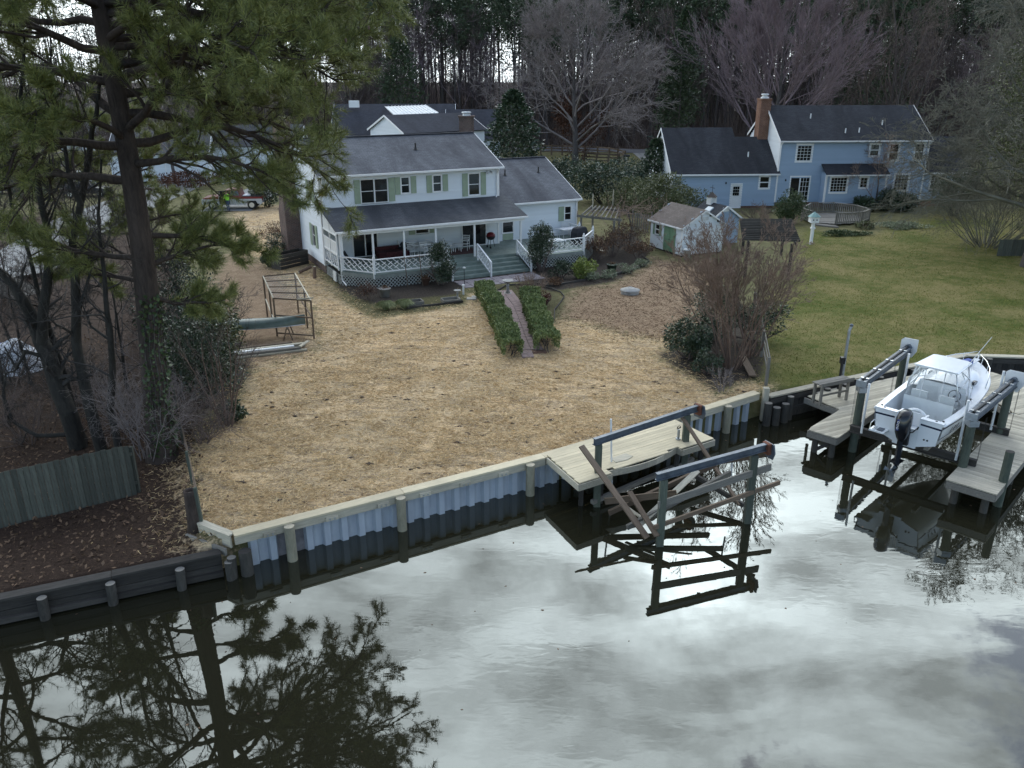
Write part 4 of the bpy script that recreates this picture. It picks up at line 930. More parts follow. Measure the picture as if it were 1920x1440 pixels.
for sgn in (1, -1):
    b = B(); pts = [(x, sgn*(lerp(GH, x)+0.012), lerp(GZ, x)-0.03) for x in np.linspace(0, 6.36, 24)]; b.path(pts, 0.032, 6); b.make('rub_rail', 'gelcoat', hull, True)
    b = B()
    for f0, f1, x0, x1 in ((0.80, 0.90, 0.0, 6.2), (0.30, 0.35, 0.0, 4.4)):
        X = np.linspace(x0, x1, 20); rows = []
        for x in X:
            for f in (f0, f1): rows.append((x, sgn*((lerp(GH, x)*f+lerp(CH, x)*(1-f))+0.035*math.sin(math.pi*f)+0.006), lerp(GZ, x)*f+lerp(CZ, x)*(1-f)))
        b.add(rows, [(2*i, 2*i+2, 2*i+3, 2*i+1) for i in range(19)])
    b.make('hull_stripe', 'navy', hull)
    b = B(); x = 0.75                                   # slanted dark graphics along the topside
    for wd in (0.10, 0.15, 0.13, 0, 0.16, 0.18, 0, 0.2, 0.12):
        if wd:
            rows = []
            for xx, f in ((x, 0.42), (x+wd*0.75, 0.42), (x+wd+0.04, 0.64), (x+wd*0.5, 0.64), (x+0.05, 0.56)): rows.append((xx, sgn*((lerp(GH, xx)*f+lerp(CH, xx)*(1-f))+0.035*math.sin(math.pi*f)+0.008), lerp(GZ, xx)*f+lerp(CZ, xx)*(1-f)))
            b.add(rows, [(0, 1, 2, 3, 4)])
        x += 0.26
    b.make('hull_graphic', 'navy', hull)
# transom with a motor well
b = B()
for sgn in (1, -1):
    b.add([(0.0, sgn*y, z) for y, z in ((0.36, 0.10), (0.36, 1.06), (1.05, 1.04), (1.0, 0.8), (0.93, 0.30))]+[(0.12, sgn*y, z) for y, z in ((0.36, 0.10), (0.36, 1.06), (1.05, 1.04), (1.0, 0.8), (0.93, 0.30))], [(0,1,2,3,4),(9,8,7,6,5),(0,5,6,1),(1,6,7,2),(2,7,8,3),(3,8,9,4),(4,9,5,0)])
b.box(0.0, 0.10, -0.357, 0.357, 0.02, 0.66); tr = b.make('transom', 'gelcoat', bt)
b = B(); b.box(0.62, 0.68, -0.42, 0.42, 0.45, 1.0); b.box(0.10, 0.62, -0.357, 0.357, 0.5, 0.55)
for sgn in (1, -1): b.box(0.12, 0.67, sgn*0.39-0.03, sgn*0.39+0.03, 0.45, 1.02)
b.make('motor_well', 'gelcoat', bt)
b = B(); arc = [(0.36*math.cos(t), 0.66+0.40*math.sin(t)) for t in np.linspace(0, math.pi, 13)]
b.loft([[(x, y, z) for y, z in arc]+[(x, y*1.22, 0.66+(z-0.66)*1.16) for y, z in arc[::-1]] for x in (0.66, 0.74)]); b.make('well_coaming', 'gelcoat', bt, True)
b = B()
for sgn in (1, -1): b.add([(0.008-0.012, sgn*y, z) for y, z in ((0.40, 0.86), (1.04, 0.84), (1.04, 0.90), (0.40, 0.92))], [(0,1,2,3)])
b.make('transom_stripe', 'navy', tr)
b = B(); b.tube((-0.004, -0.58, 0.42), (-0.02, -0.58, 0.42), 0.03); b.tube((-0.004, -0.68, 0.42), (-0.02, -0.68, 0.42), 0.03); b.make('drain_fitting', 'black_rubber', tr)
b = B(); b.box(-0.42, -0.01, 0.52, 1.0, 0.36, 0.41); sw = b.make('swim_platform', 'gelcoat', bt)
B().path([(-0.4, 0.98, 0.42), (-0.36, 0.98, 0.62), (-0.2, 0.95, 0.68), (-0.02, 0.92, 0.64)], 0.016, 6).make('grab_rail', 'chrome', sw); B().box(-0.36, -0.08, 0.6, 0.78, 0.412, 0.44).make('ladder', 'steel_beam', sw); B().box(-0.36, -0.08, 0.84, 0.92, 0.412, 0.44).make('ladder', 'aluminium', sw)
# cockpit liner, side decks, foredeck, cabin trunk
b = B(); X = np.linspace(0.12, 3.0, 10)
b.add([(x, s_*(lerp(CH, x)-0.04), 0.42) for x in X for s_ in (1, -1)], [(2*i, 2*i+1, 2*i+3, 2*i+2) for i in range(9)]); b.make('cockpit_floor', 'gelcoat_floor', bt)
b = B()
for sgn in (1, -1):
    rows = []
    for x in X: rows += [(x, sgn*(lerp(GH, x)), lerp(GZ, x)), (x, sgn*(lerp(GH, x)-0.19), lerp(GZ, x)+0.015), (x, sgn*(lerp(GH, x)-0.21), 0.42)]
    b.add(rows, [(3*i, 3*i+1, 3*i+4, 3*i+3) for i in range(9)]+[(3*i+1, 3*i+2, 3*i+5, 3*i+4) for i in range(9)])
b.box(0.0, 0.22, 0.36, 1.06, 1.035, 1.075); b.box(0.0, 0.22, -1.06, -0.36, 1.035, 1.075); b.make('gunwale_liner', 'gelcoat', bt)
rings = []
for x in np.linspace(2.95, 6.36, 16):
    g, z = lerp(GH, x), lerp(GZ, x); k = max(0, min(1, (5.55-x)/0.7)); c = g*0.62*(0.4+0.6*k); h = 0.30*k*(1-0.35*max(0, (x-3.6)/2))
    rings.append([(x, g, z), (x, g-0.16*min(1, g*2), z+0.012), (x, c+0.05*k, z+0.03), (x, c-0.06*k, z+h*0.85+0.03), (x, c*0.5, z+h+0.04), (x, 0, z+h+0.05)]+[(x, -a, e) for a, e in ((c*0.5, z+h+0.04), (c-0.06*k, z+h*0.85+0.03), (c+0.05*k, z+0.03), (g-0.16*min(1, g*2), z+0.012), (g, z))])
cab = B().loft(rings, False).make('cabin', 'gelcoat', bt, True)
b = B(); z0 = lerp(GZ, 2.95); b.add([(2.955, lerp(GH, 2.95)-0.2, 0.42), (2.955, -lerp(GH, 2.95)+0.2, 0.42), (2.955, -0.72, z0+0.28), (2.955, 0.72, z0+0.28)], [(0,1,2,3)]); bh = b.make('bulkhead_panel', 'gelcoat', cab)
B().add([(2.945, 0.1, 0.46), (2.945, 0.62, 0.46), (2.945, 0.6, 1.25), (2.945, 0.1, 1.3)], [(0,1,2,3)]).make('companion_door', 'gelcoat_floor', bh)
for sgn in (1, -1):
    x0 = 3.95; y = lerp(GH, x0)*0.62+0.03; b = B(); b.loft([[(x0+0.2*math.cos(t), sgn*(y+dy), lerp(GZ, x0)+0.17+0.07*math.sin(t)) for t in np.linspace(0, 2*math.pi, 13)[:-1]] for dy in (-0.06, 0.03)]); b.make('port_light', 'glass_dark', cab)
B().lathe([(0.20, 0), (0.21, 0.03), (0.17, 0.05)], (4.55, 0, lerp(GZ, 4.55)+0.24)).make('deck_hatch', 'vinyl_white', cab)
# windshield
wz = lerp(GZ, 3.0)+0.28; wp = [(2.55, 0.98, lerp(GZ, 2.55)+0.05), (3.2, 0.86, wz-0.02), (3.75, 0.46, wz+0.03), (3.85, 0, wz+0.04), (3.75, -0.46, wz+0.03), (3.2, -0.86, wz-0.02), (2.55, -0.98, lerp(GZ, 2.55)+0.05)]
wt = [(2.45, 0.93, lerp(GZ, 2.55)+0.38), (2.95, 0.80, wz+0.36), (3.30, 0.42, wz+0.43), (3.36, 0, wz+0.44), (3.30, -0.42, wz+0.43), (2.95, -0.80, wz+0.36), (2.45, -0.93, lerp(GZ, 2.55)+0.38)]
b = B(); b.path(wp, 0.022, 6); b.path(wt, 0.022, 6)
for p, q in zip(wp, wt): b.tube(p, q, 0.018, n=6)
ws = b.make('windshield', 'pvc_white', bt, True)
for i in range(6): B().add([wp[i], wp[i+1], wt[i+1], wt[i]], [(0,1,2,3)]).make('pane', 'glass_clear', ws)
for s_ in (1, -1): pass
# hardtop on a tube frame with clear curtains
HT = 2.17
b = B(); q = [(1.85, 0.62), (1.9, 0.68), (3.45, 0.62), (3.52, 0.5), (3.56, 0), (3.52, -0.5), (3.45, -0.62), (1.9, -0.68), (1.85, -0.62)]
b.loft([[(x, y, HT) for x, y in q], [(x+0.0, y*1.02, HT+0.03) for x, y in q], [(x*0.99+0.02, y*0.95, HT+0.06) for x, y in q]]); ht = b.make('hardtop', 'gelcoat', bt)
b = B()
for sgn in (1, -1):
    b.path([(2.0, sgn*0.6, HT), (1.95, sgn*0.74, 1.6), (2.05, sgn*0.86, lerp(GZ, 2.0)+0.02)], 0.022, 6); b.path([(3.35, sgn*0.56, HT), (3.1, sgn*0.74, wz+0.3), (2.75, sgn*0.9, lerp(GZ, 2.75)+0.02)], 0.022, 6); b.path([(2.05, sgn*0.76, 1.55), (3.1, sgn*0.7, 1.75)], 0.016, 6)
    b.path([(1.98, sgn*0.3, HT), (1.75, sgn*0.32, 0.95), (1.7, sgn*0.32, 0.5)], 0.012, 5)
b.make('top_frame', 'aluminium', bt, True)
b = B(); ya = [0.78, 0.3, -0.3, -0.78]
for i in range(3): b.add([(1.74, ya[i], 1.15), (1.74, ya[i+1], 1.15), (1.93, ya[i+1]*0.84, HT-0.01), (1.93, ya[i]*0.84, HT-0.01)], [(0,1,2,3)])
for sgn in (1, -1): b.add([(1.74, sgn*0.78, 1.15), (2.5, sgn*0.9, 1.2), (3.2, sgn*0.62, HT-0.01), (1.93, sgn*0.655, HT-0.01)], [(0,1,2,3)])
for i, (p, q_) in enumerate(zip(wt[1:-2], wt[2:-1])): b.add([p, q_, (3.45, q_[1]*0.8, HT-0.01), (3.45, p[1]*0.8, HT-0.01)], [(0,1,2,3)])
b.make('clear_curtain', 'vinyl_clear', bt)
b = B()
for i in range(3): b.add([(1.70, ya[i], 0.46), (1.70, ya[i+1], 0.46), (1.74, ya[i+1], 1.15), (1.74, ya[i], 1.15)], [(0,1,2,3)])
b.make('drop_curtain', 'vinyl_white', bt)
# helm: seats, console, wheel
for y in (0.42, -0.45):
    b = B(); b.box(2.1, 2.55, y-0.25, y+0.25, 0.72, 0.86); b.box(2.06, 2.14, y-0.25, y+0.25, 0.8, 1.3); st_ = b.make('seat', 'vinyl_white', bt); B().tube((2.3, y, 0.42), (2.3, y, 0.72), 0.09).make('pedestal', 'aluminium', st_)
b = B(); b.box(2.75, 2.95, -0.85, -0.15, 0.42, 1.28); co_ = b.make('helm_console', 'gelcoat', bt)
B().path([(2.68+0.05*math.sin(t), -0.5+0.19*math.cos(t), 1.2+0.18*math.sin(t)) for t in np.linspace(0, 2*math.pi, 15)], 0.017, 6).make('steering_wheel', 'black_rubber', co_); B().box(2.60, 2.74, -0.53, -0.47, 1.17, 1.21).make('wheel_hub', 'black_rubber', co_)
# outboard
b = B(); rings = []
for t, (xc, rx, ry, z) in enumerate(((-0.30, 0.13, 0.11, 0.30), (-0.32, 0.20, 0.15, 0.42), (-0.34, 0.29, 0.205, 0.62), (-0.36, 0.32, 0.225, 0.86), (-0.34, 0.31, 0.22, 1.08), (-0.30, 0.25, 0.19, 1.24), (-0.26, 0.15, 0.12, 1.31))): rings.append([(xc+rx*math.copysign(abs(math.cos(a))**0.8, math.cos(a)), ry*math.copysign(abs(math.sin(a))**0.8, math.sin(a)), z) for a in np.linspace(0, 2*math.pi, 17)[:-1]])
ob_ = B().loft(rings).make('outboard_motor', 'motor_black', bt, True)
b = B(); b.loft([[(x, y, z) for x, y in ((-0.46, 0), (-0.36, 0.09), (-0.2, 0.07), (-0.16, 0), (-0.2, -0.07), (-0.36, -0.09))] for z in (-0.55, 0.32)]); b.make('midsection', 'motor_black', ob_)
b = B(); b.loft([[(-0.72, r*math.cos(t)*0.6, -0.62+r*math.sin(t)*0.6) for r, t in [(0.09, a) for a in np.linspace(0, 6.28, 9)[:-1]]], [(-0.4, 0.10*math.cos(a), -0.62+0.10*math.sin(a)) for a in np.linspace(0, 6.28, 9)[:-1]], [(-0.02, 0.01*math.cos(a), -0.62+0.01*math.sin(a)) for a in np.linspace(0, 6.28, 9)[:-1]]]); b.box(-0.62, -0.1, -0.16, 0.16, -0.42, -0.405); b.add([(-0.45, 0, -0.68), (-0.15, 0, -0.68), (-0.3, 0.01, -0.92), (-0.42, 0.01, -0.92)], [(0,1,2,3)]); b.make('gearcase', 'motor_black', ob_, False)
b = B()
for k in range(3):
    a = k*2.094; c, s_ = math.cos(a), math.sin(a); b.add([(-0.76, 0.04*c, -0.62+0.04*s_), (-0.72, 0.2*c-0.08*s_, -0.62+0.2*s_+0.08*c), (-0.78, 0.22*c+0.05*s_, -0.62+0.22*s_-0.05*c)], [(0,1,2)])
b.tube((-0.7, 0, -0.62), (-0.84, 0, -0.62), 0.045, 0.03); b.make('propeller', 'steel_beam', ob_)
b = B(); b.box(-0.14, 0.06, -0.15, 0.15, 0.1, 0.62); b.make('mount_bracket', 'black_metal', ob_)
b = B(); b.add([(-0.672, 0.105, 0.72), (-0.672, 0.02, 0.72), (-0.645, 0.02, 1.08), (-0.645, 0.105, 1.08)], [(0,1,2,3)]); b.make('cowling_band', 'motor_blue', ob_)
for k in range(3):
    z = 0.77+k*0.095; B().path([(-0.683+0.07*(z-0.72), 0.062+0.028*math.cos(t), z+0.03+0.035*math.sin(t)) for t in np.linspace(0, 2*math.pi, 9)], 0.007, 4).make('cowling_numeral', 'print_white', ob_)
B().path([(0.1, -0.3, 0.62), (-0.02, -0.36, 0.78), (-0.14, -0.25, 0.6), (-0.2, -0.1, 0.55)], 0.02, 6).make('steering_hose', 'black_rubber', ob_)
# rails and fittings
b = B()
for sgn in (1, -1):
    pts = [(4.1, sgn*1.02, 1.27)]+[(x, sgn*max(0.04, lerp(GH, x)-0.05), lerp(GZ, x)+0.32) for x in (4.5, 5.1, 5.7, 6.15)]+[(6.5, 0, lerp(GZ, 6.3)+0.34)]; b.path(pts, 0.016, 6)
    for x in (4.7, 5.4, 6.0): b.tube((x, sgn*(lerp(GH, x)-0.07), lerp(GZ, x)), (x, sgn*max(0.05, lerp(GH, x)-0.05), lerp(GZ, x)+0.32), 0.012, n=5)
b.make('bow_rail', 'chrome', bt, True)
b = B(); b.box(5.75, 6.6, -0.09, 0.09, 1.49, 1.53); pu = b.make('bow_pulpit', 'gelcoat', bt); B().bar((5.3, 0.12, 1.62), (5.75, 0.0, 1.62), 0.2, 0.16).make('anchor_cover', 'blue_plastic', pu); B().path([(6.62, 0, 1.5), (6.72, 0, 1.62), (6.6, 0, 1.8)], 0.02, 6).make('anchor', 'pvc_white', pu)
for sgn in (1, -1): B().tube((3.0, sgn*0.62, HT+0.03), (2.6 if sgn > 0 else 3.6, sgn*1.0, HT+1.0 if sgn < 0 else 1.4), 0.014, 0.008).make('antenna' if sgn < 0 else 'outrigger', 'pvc_white', bt)
for x, y in ((0.3, 0.95), (0.3, -0.95), (0.14, 0.8), (0.14, -0.8)): B().tube((x, y, lerp(GZ, x)+0.01), (x, y, lerp(GZ, x)+0.045), 0.035, n=8).make('rod_holder', 'black_rubber', bt)

# cleaning table and lamp pole on the dock
tb = thing('cleaning_table', 'small grey timber bench top on legs at the dock edge', 'table', (11.95, 28.45, DZ+0.02), R(25))
for k in range(2): plank('top_board', tb, (-0.8, -0.12+k*0.24, 0.82), (0.75, -0.12+k*0.24, 0.82), 0.22, 0.04, 'wood_grey')
plank('side_board', tb, (-0.82, -0.26, 0.84), (0.78, -0.26, 0.84), 0.04, 0.14, 'wood_grey')
for x in (-0.68, 0.62):
    for y in (-0.17, 0.17): plank('leg', tb, (x, y, 0), (x, y, 0.8), 0.08, 0.08, 'wood_grey')
plank('brace', tb, (-0.68, -0.2, 0.4), (0.62, -0.2, 0.4), 0.03, 0.07, 'wood_grey')
plp = thing('dock_pole', 'tall galvanised pole with a black box beside the dock table', 'pole', (12.85, 29.8, 0.0)); B().path([(0, 0, -0.3), (0, 0, 2.25), (0.05, 0, 2.42)], 0.055, 10).make('pole', 'steel_galv', plp); B().box(-0.2, -0.04, -0.16, 0.02, 0.95, 1.2).make('control_box', 'black_metal', plp); B().tube((-0.12, -0.07, -0.3), (-0.12, -0.07, 0.95), 0.05).make('conduit', 'black_metal', plp); B().lathe([(0.06, 0), (0.075, 0.06), (0.02, 0.1)], (0.05, 0, 2.42), 10).make('cap', 'steel_beam', plp)

# ------------------------------------------------------------------ white house with the porch
random.seed(21)
X_, Y_ = V(1,0,0), V(0,1,0)
wh = thing('white_house', 'white two-storey house with sage shutters and a long back porch', 'house', (-11.25, 48.63, 0), 0.475)
W, D, E0, RZ = 11.64, 8.26, 5.72, 7.53
DECK = 0.80
FR_ = dict(P0=(0,0,0), U=X_, Nn=-Y_)
up_w = [(2.50, 3.28, 4.05, 5.40), (3.36, 4.14, 4.05, 5.40), (5.06, 5.54, 4.5, 5.40), (7.15, 7.65, 4.47, 5.40), (9.57, 10.28, 4.08, 5.38)]
lo_w = [(1.81, 3.30, 0.85, 2.72), (5.88, 6.70, 1.95, 2.45), (9.06, 10.70, 0.85, 2.72)]
holes = [(a-0.02, c+0.02, z0-0.04, z1+0.04) for a, c, z0, z1 in up_w+lo_w]
front = siding('wall', wh, (0,0,0), X_, -Y_, W, 0.5, E0, holes, 0.15, lap=0.03)
lw = [(1.78, 2.45, 4.06, 5.30), (1.75, 2.42, 1.32, 2.62)]
lh = [(8.26-c, 8.26-a, z0, z1) for a, c, z0, z1 in lw]
leftw = siding('wall', wh, (0,D,0), -Y_, -X_, D, 0.5, RZ-0.05, lh, 0.15, lap=0.03, lim=gable_lim(D, E0, RZ-0.05))
siding('wall', wh, (W,0,0), Y_, X_, D, 0.5, RZ-0.05, (), 0.15, lap=0.03, lim=gable_lim(D, E0, RZ-0.05))
siding('wall', wh, (W,D,0), -X_, Y_, W, 0.5, E0, (), 0.15, lap=0.03)
b = B(); b.box(0.03, W-0.03, 0.06, D-0.03, -0.3, 0.5); b.make('foundation', 'brick_dark', wh, uv='wall')
for a, c, z0, z1 in up_w[:2]: opening(wh, (0,0,0), X_, -Y_, a, c, z0, z1, 1, 2, 0.045, mb=0.016)
for a, c, z0, z1 in up_w[2:4]: opening(wh, (0,0,0), X_, -Y_, a, c, z0, z1, 1, 2, 0.09, mb=0.025)
opening(wh, (0,0,0), X_, -Y_, *up_w[4], 1, 2, 0.085, mb=0.02)
for a, c, z0, z1 in ((2.07, 2.43, 4.03, 5.43), (4.22, 4.60, 4.05, 5.45), (4.63, 4.96, 4.42, 5.45), (5.66, 6.0, 4.44, 5.46), (6.69, 7.04, 4.4, 5.45), (7.77, 8.11, 4.44, 5.46), (9.10, 9.47, 4.02, 5.44), (10.39, 10.74, 4.04, 5.46)): shutter(wh, (0,-0.02,0), X_, -Y_, a, c, z0, z1)
for (a, c, z0, z1), nm in zip(lo_w, ('sliding_door', 'window', 'sliding_door')): opening(wh, (0,0,0), X_, -Y_, a, c, z0, z1, 2 if nm != 'window' else 1, 1, 0.07, name=nm, mb=0.035)
for a, c in ((5.40, 5.80), (6.80, 7.12)): shutter(wh, (0,-0.02,0), X_, -Y_, a, c, 1.9, 2.5)
for a, c, z0, z1 in lw:
    opening(wh, (0,D,0), -Y_, -X_, D-c, D-a, z0, z1, 1, 2, 0.06, mb=0.02)
    for s0, s1 in ((a-0.50, a-0.08), (c+0.08, c+0.50)): shutter(wh, (-0.02,D,0), -Y_, -X_, D-s1, D-s0, z0-0.02, z1+0.04)
# main roof, fascia, gutters
ze = 5.80; ov = 0.36; sl = (RZ+0.05-ze)/(D/2+ov)
rf = roof(wh, 'roof', 'roof_grey', [[(-0.22,-ov,ze), (W+0.22,-ov,ze), (W+0.22,D/2,RZ+0.05), (-0.22,D/2,RZ+0.05)], [(W+0.22,D+ov,ze), (-0.22,D+ov,ze), (-0.22,D/2,RZ+0.05), (W+0.22,D/2,RZ+0.05)]])
b = B(); b.bar((-0.22,D/2,RZ+0.075), (W+0.22,D/2,RZ+0.075), 0.26, 0.05); b.make('ridge_cap', 'roof_slate', rf, uv='roof')
B().box(-0.24, W+0.24, -ov-0.10, -ov+0.02, ze-0.13, ze-0.02).make('gutter', 'trim_white', wh); B().box(-0.15, W+0.15, -ov+0.02, -0.022, ze-0.10, ze-0.06).make('soffit', 'trim_white', wh)
for x in (-0.22, W+0.20):
    b = B()
    for s0, s1 in (((x,-ov,ze-0.06), (x,D/2,RZ-0.01)), ((x,D+ov,ze-0.06), (x,D/2,RZ-0.01))): b.bar(s0, s1, 0.03, 0.18)
    b.make('rake_board', 'trim_white', wh)
for x in (0.0, W): B().box(x-0.06, x+0.06, -0.045, 0.06, 0.5, E0).make('corner_board', 'trim_white', wh)
b = B(); b.path([(0.06, -ov-0.04, ze-0.1), (0.08, -0.12, 5.3), (0.08, -0.10, 3.98), (0.3, -0.25, 3.84)], 0.045, 6); b.make('downspout', 'trim_white', wh)
B().path([(W-0.1, -ov-0.04, ze-0.1), (W-0.12, -0.12, 5.35), (W-0.12, -0.10, 3.98), (W-0.25, -0.2, 3.86)], 0.045, 6).make('downspout', 'trim_white', wh)
vp = B(); zz = ze+sl*(2.2+ov); vp.tube((6.9, 2.2, zz-0.1), (6.9, 2.2, zz+0.42), 0.055); vp.lathe([(0.16, 0.0), (0.10, 0.06), (0.06, 0.16)], (6.9, 2.2, zz)); vp.make('vent_pipe', 'black_metal', rf)
b = B()
for e in (-0.12, 0.1): b.tube((10.95+e, -0.06, 5.52), (10.95+e*1.6, -0.26, 5.42), 0.035, 0.07)
b.make('flood_lamp', 'trim_dull', wh)
# chimney on the gable
b = B(); b.box(-0.95, -0.025, 5.55, 7.45, -0.2, 2.9); b.loft([[(-0.95,5.55,2.9),(-0.025,5.55,2.9),(-0.025,7.45,2.9),(-0.95,7.45,2.9)],[(-0.9,5.95,3.5),(-0.025,5.95,3.5),(-0.025,7.15,3.5),(-0.9,7.15,3.5)]]); b.box(-0.9, -0.025, 5.95, 7.15, 3.5, 8.35); b.box(-0.96, 0.03, 5.89, 7.21, 8.35, 8.6)
b.make('chimney', 'brick_dark', wh, uv='wall')
# right wing
WE, WV, WD, WR = 18.0, 0.6, 10.4, 5.55
door = (12.26, 13.02, 0.85, 2.78); win = (17.06, 17.53, 1.82, 2.72)
siding('wall', wh, (W+0.02,WV,0), X_, -Y_, WE-W-0.02, 0.5, 3.2, [(h[0]-W-0.04, h[1]-W, h[2]-0.04, h[3]+0.04) for h in (door, win)], 0.15, lap=0.03)
siding('wall', wh, (WE,WV,0), Y_, X_, WD-WV, 0.5, WR-0.05, (), 0.15, lap=0.03, lim=gable_lim(WD-WV, 3.2, WR-0.05)); siding('wall', wh, (WE,WD,0), -X_, Y_, WE-W, 0.5, 3.2, (), 0.15, lap=0.03)
b = B(); b.box(W, WE-0.03, WV+0.05, WD-0.05, -0.3, 0.5); b.make('foundation', 'brick_dark', wh, uv='wall')
opening(wh, (0,WV,0), X_, -Y_, *win, 1, 2, 0.08, mb=0.02); shutter(wh, (0,WV-0.02,0), X_, -Y_, 16.55, 16.95, 1.78, 2.76)
dr = opening(wh, (0,WV,0), X_, -Y_, 12.26, 13.02, 1.35, 2.72, 1, 2, 0.08, name='glazed_door', sill=False, mb=0.02); b = B(); b.box(12.26, 13.02, WV-0.02, WV+0.03, 0.83, 1.27); b.make('door_panel', 'shutter_green', dr); B().tube((12.94, WV-0.05, 1.75), (12.94, WV-0.10, 1.75), 0.03).make('handle', 'chrome', dr)
cv = (WV+WD)/2
wr = roof(wh, 'roof', 'roof_grey', [[(W+0.005,WV-0.32,3.30), (WE+0.2,WV-0.32,3.30), (WE+0.2,cv,WR+0.05), (W+0.005,cv,WR+0.05)], [(WE+0.2,WD+0.3,3.30), (W+0.005,WD+0.3,3.30), (W+0.005,cv,WR+0.05), (WE+0.2,cv,WR+0.05)]])
b = B(); b.bar((W+0.01,cv,WR+0.07), (WE+0.2,cv,WR+0.07), 0.26, 0.05); b.make('ridge_cap', 'roof_slate', wr, uv='roof')
B().box(12.2, WE+0.22, WV-0.42, WV-0.30, 3.16, 3.27).make('gutter', 'trim_white', wh); b = B(); b.bar((WE+0.2,WV-0.3,3.23), (WE+0.2,cv,WR-0.02), 0.03, 0.17); b.bar((WE+0.2,WD+0.3,3.23), (WE+0.2,cv,WR-0.02), 0.03, 0.17); b.make('rake_board', 'trim_white', wh)
B().path([(WE-0.05, WV-0.36, 3.2), (WE-0.06, WV-0.08, 2.95), (WE-0.06, WV-0.07, 0.6)], 0.045, 6).make('downspout', 'trim_white', wh); B().box(WE-0.06, WE+0.05, WV-0.045, WV+0.06, 0.5, 3.2).make('corner_board', 'trim_white', wh)
for u, v in ((13.9, 3.5), (16.6, 3.6)):
    zz = 3.3+(WR+0.05-3.3)/(cv-WV+0.32)*(v-WV+0.32); b = B(); b.tube((u, v, zz-0.1), (u, v, zz+0.4), 0.05); b.lathe([(0.14, 0), (0.08, 0.06), (0.055, 0.14)], (u, v, zz)); b.make('vent_pipe', 'black_metal', wr)
# porch roof, beam, posts
pr = roof(wh, 'porch_roof', 'roof_porch', [[(-0.06,-3.15,3.06), (12.12,-3.15,3.06), (12.12,-0.03,3.90), (-0.06,-0.03,3.90)]], 0.08)
B().box(-0.08, 12.14, -3.26, -3.14, 2.93, 3.03).make('porch_gutter', 'trim_white', wh); B().box(0.1, 12.0, -3.02, -2.88, 2.74, 2.92).make('porch_beam', 'trim_white', wh)
B().add([(0.1,-2.95,2.735),(12.0,-2.95,2.735),(12.0,-0.03,2.735),(0.1,-0.03,2.735)], [(0,1,2,3)]).make('porch_ceiling', 'trim_dull', wh)
for u in (0.26, 2.1, 4.0, 6.0, 8.55, 11.75): B().box(u-0.055, u+0.055, -3.005, -2.895, DECK, 2.74).make('post', 'trim_white', wh)
B().path([(0.12, -3.2, 2.95), (0.12, -3.1, 2.6), (0.12, -3.1, 0.25), (0.2, -3.6, 0.06)], 0.05, 6).make('downspout', 'trim_white', wh)
b = B(); b.bar((0.0,-3.1,2.96), (0.0,-0.03,3.80), 0.03, 0.14); b.bar((0.0,-2.95,2.80), (0.0,-0.03,2.80), 0.06, 0.09); b.bar((0.0,-1.5,2.8), (0.0,-1.5,3.36), 0.05, 0.06)
for v in (-2.9, -1.5, -0.1): b.bar((0,v,DECK), (0,v,2.8), 0.07, 0.07, up=(0,1,0))
b.bar((0,-2.9,2.38), (0,-0.1,2.38), 0.05, 0.06); b.bar((0,-2.9,1.72), (0,-0.1,1.72), 0.06, 0.07); b.bar((0,-2.9,0.92), (0,-0.1,0.92), 0.05, 0.06); sd_ = b.make('porch_side', 'trim_white', wh)
for v0, v1 in ((-2.86, -1.54), (-1.46, -0.14)):
    B().add([(0.0,v0,1.74),(0.0,v1,1.74),(0.0,v1,2.36),(0.0,v0,2.36)], [(0,1,2,3)]).make('screen_panel', 'trim_dull', sd_)
    B().add([(0.0,v0,2.84),(0.0,v1,2.84),(0.0,v1,3.06+0.27*(v1+2.9)-0.15),(0.0,v0,3.06+0.27*(v0+2.9)-0.15)], [(0,1,2,3)]).make('screen_panel', 'trim_dull', sd_)
def lattice(par, p, q, z0, z1, mat, sp=0.13, w=0.03, name='lattice', backing=None):
    """diagonal slats between p and q, cut to the panel"""
    p, q = Vector(p), Vector(q); L = (q-p).length; d = (q-p)/L; n = V(d.y, -d.x, 0); h = z1-z0; b = B()
    for sg, off in ((1, 0.0), (-1, 0.008)):
        s = -h
        while s < L+h:
            a, c = (s, s+h) if sg > 0 else (s+h, s); x0, y0, x1, y1 = a, 0.0, c, h
            def clip(x0, y0, x1, y1):
                for lo, hi in ((0, L),):
                    if max(x0, x1) <= lo or min(x0, x1) >= hi: return None
                    for (k) in (lo, hi):
                        if (x0 < lo and k == lo) or (x0 > hi and k == hi): y0 = y0+(y1-y0)*(k-x0)/(x1-x0); x0 = k
                        if (x1 < lo and k == lo) or (x1 > hi and k == hi): y1 = y0+(y1-y0)*(k-x0)/(x1-x0); x1 = k
                return x0, y0, x1, y1
            r = clip(x0, y0, x1, y1)
            if r and abs(r[0]-r[2]) > 0.02: b.bar(p+d*r[0]+n*off+V(0,0,z0+r[1]), p+d*r[2]+n*off+V(0,0,z0+r[3]), w, 0.008, up=tuple(n))
            s += sp*1.414
    o = b.make(name, mat, par)
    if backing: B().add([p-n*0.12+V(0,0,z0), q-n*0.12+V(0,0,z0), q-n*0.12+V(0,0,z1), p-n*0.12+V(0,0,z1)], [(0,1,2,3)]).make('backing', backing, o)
    return o
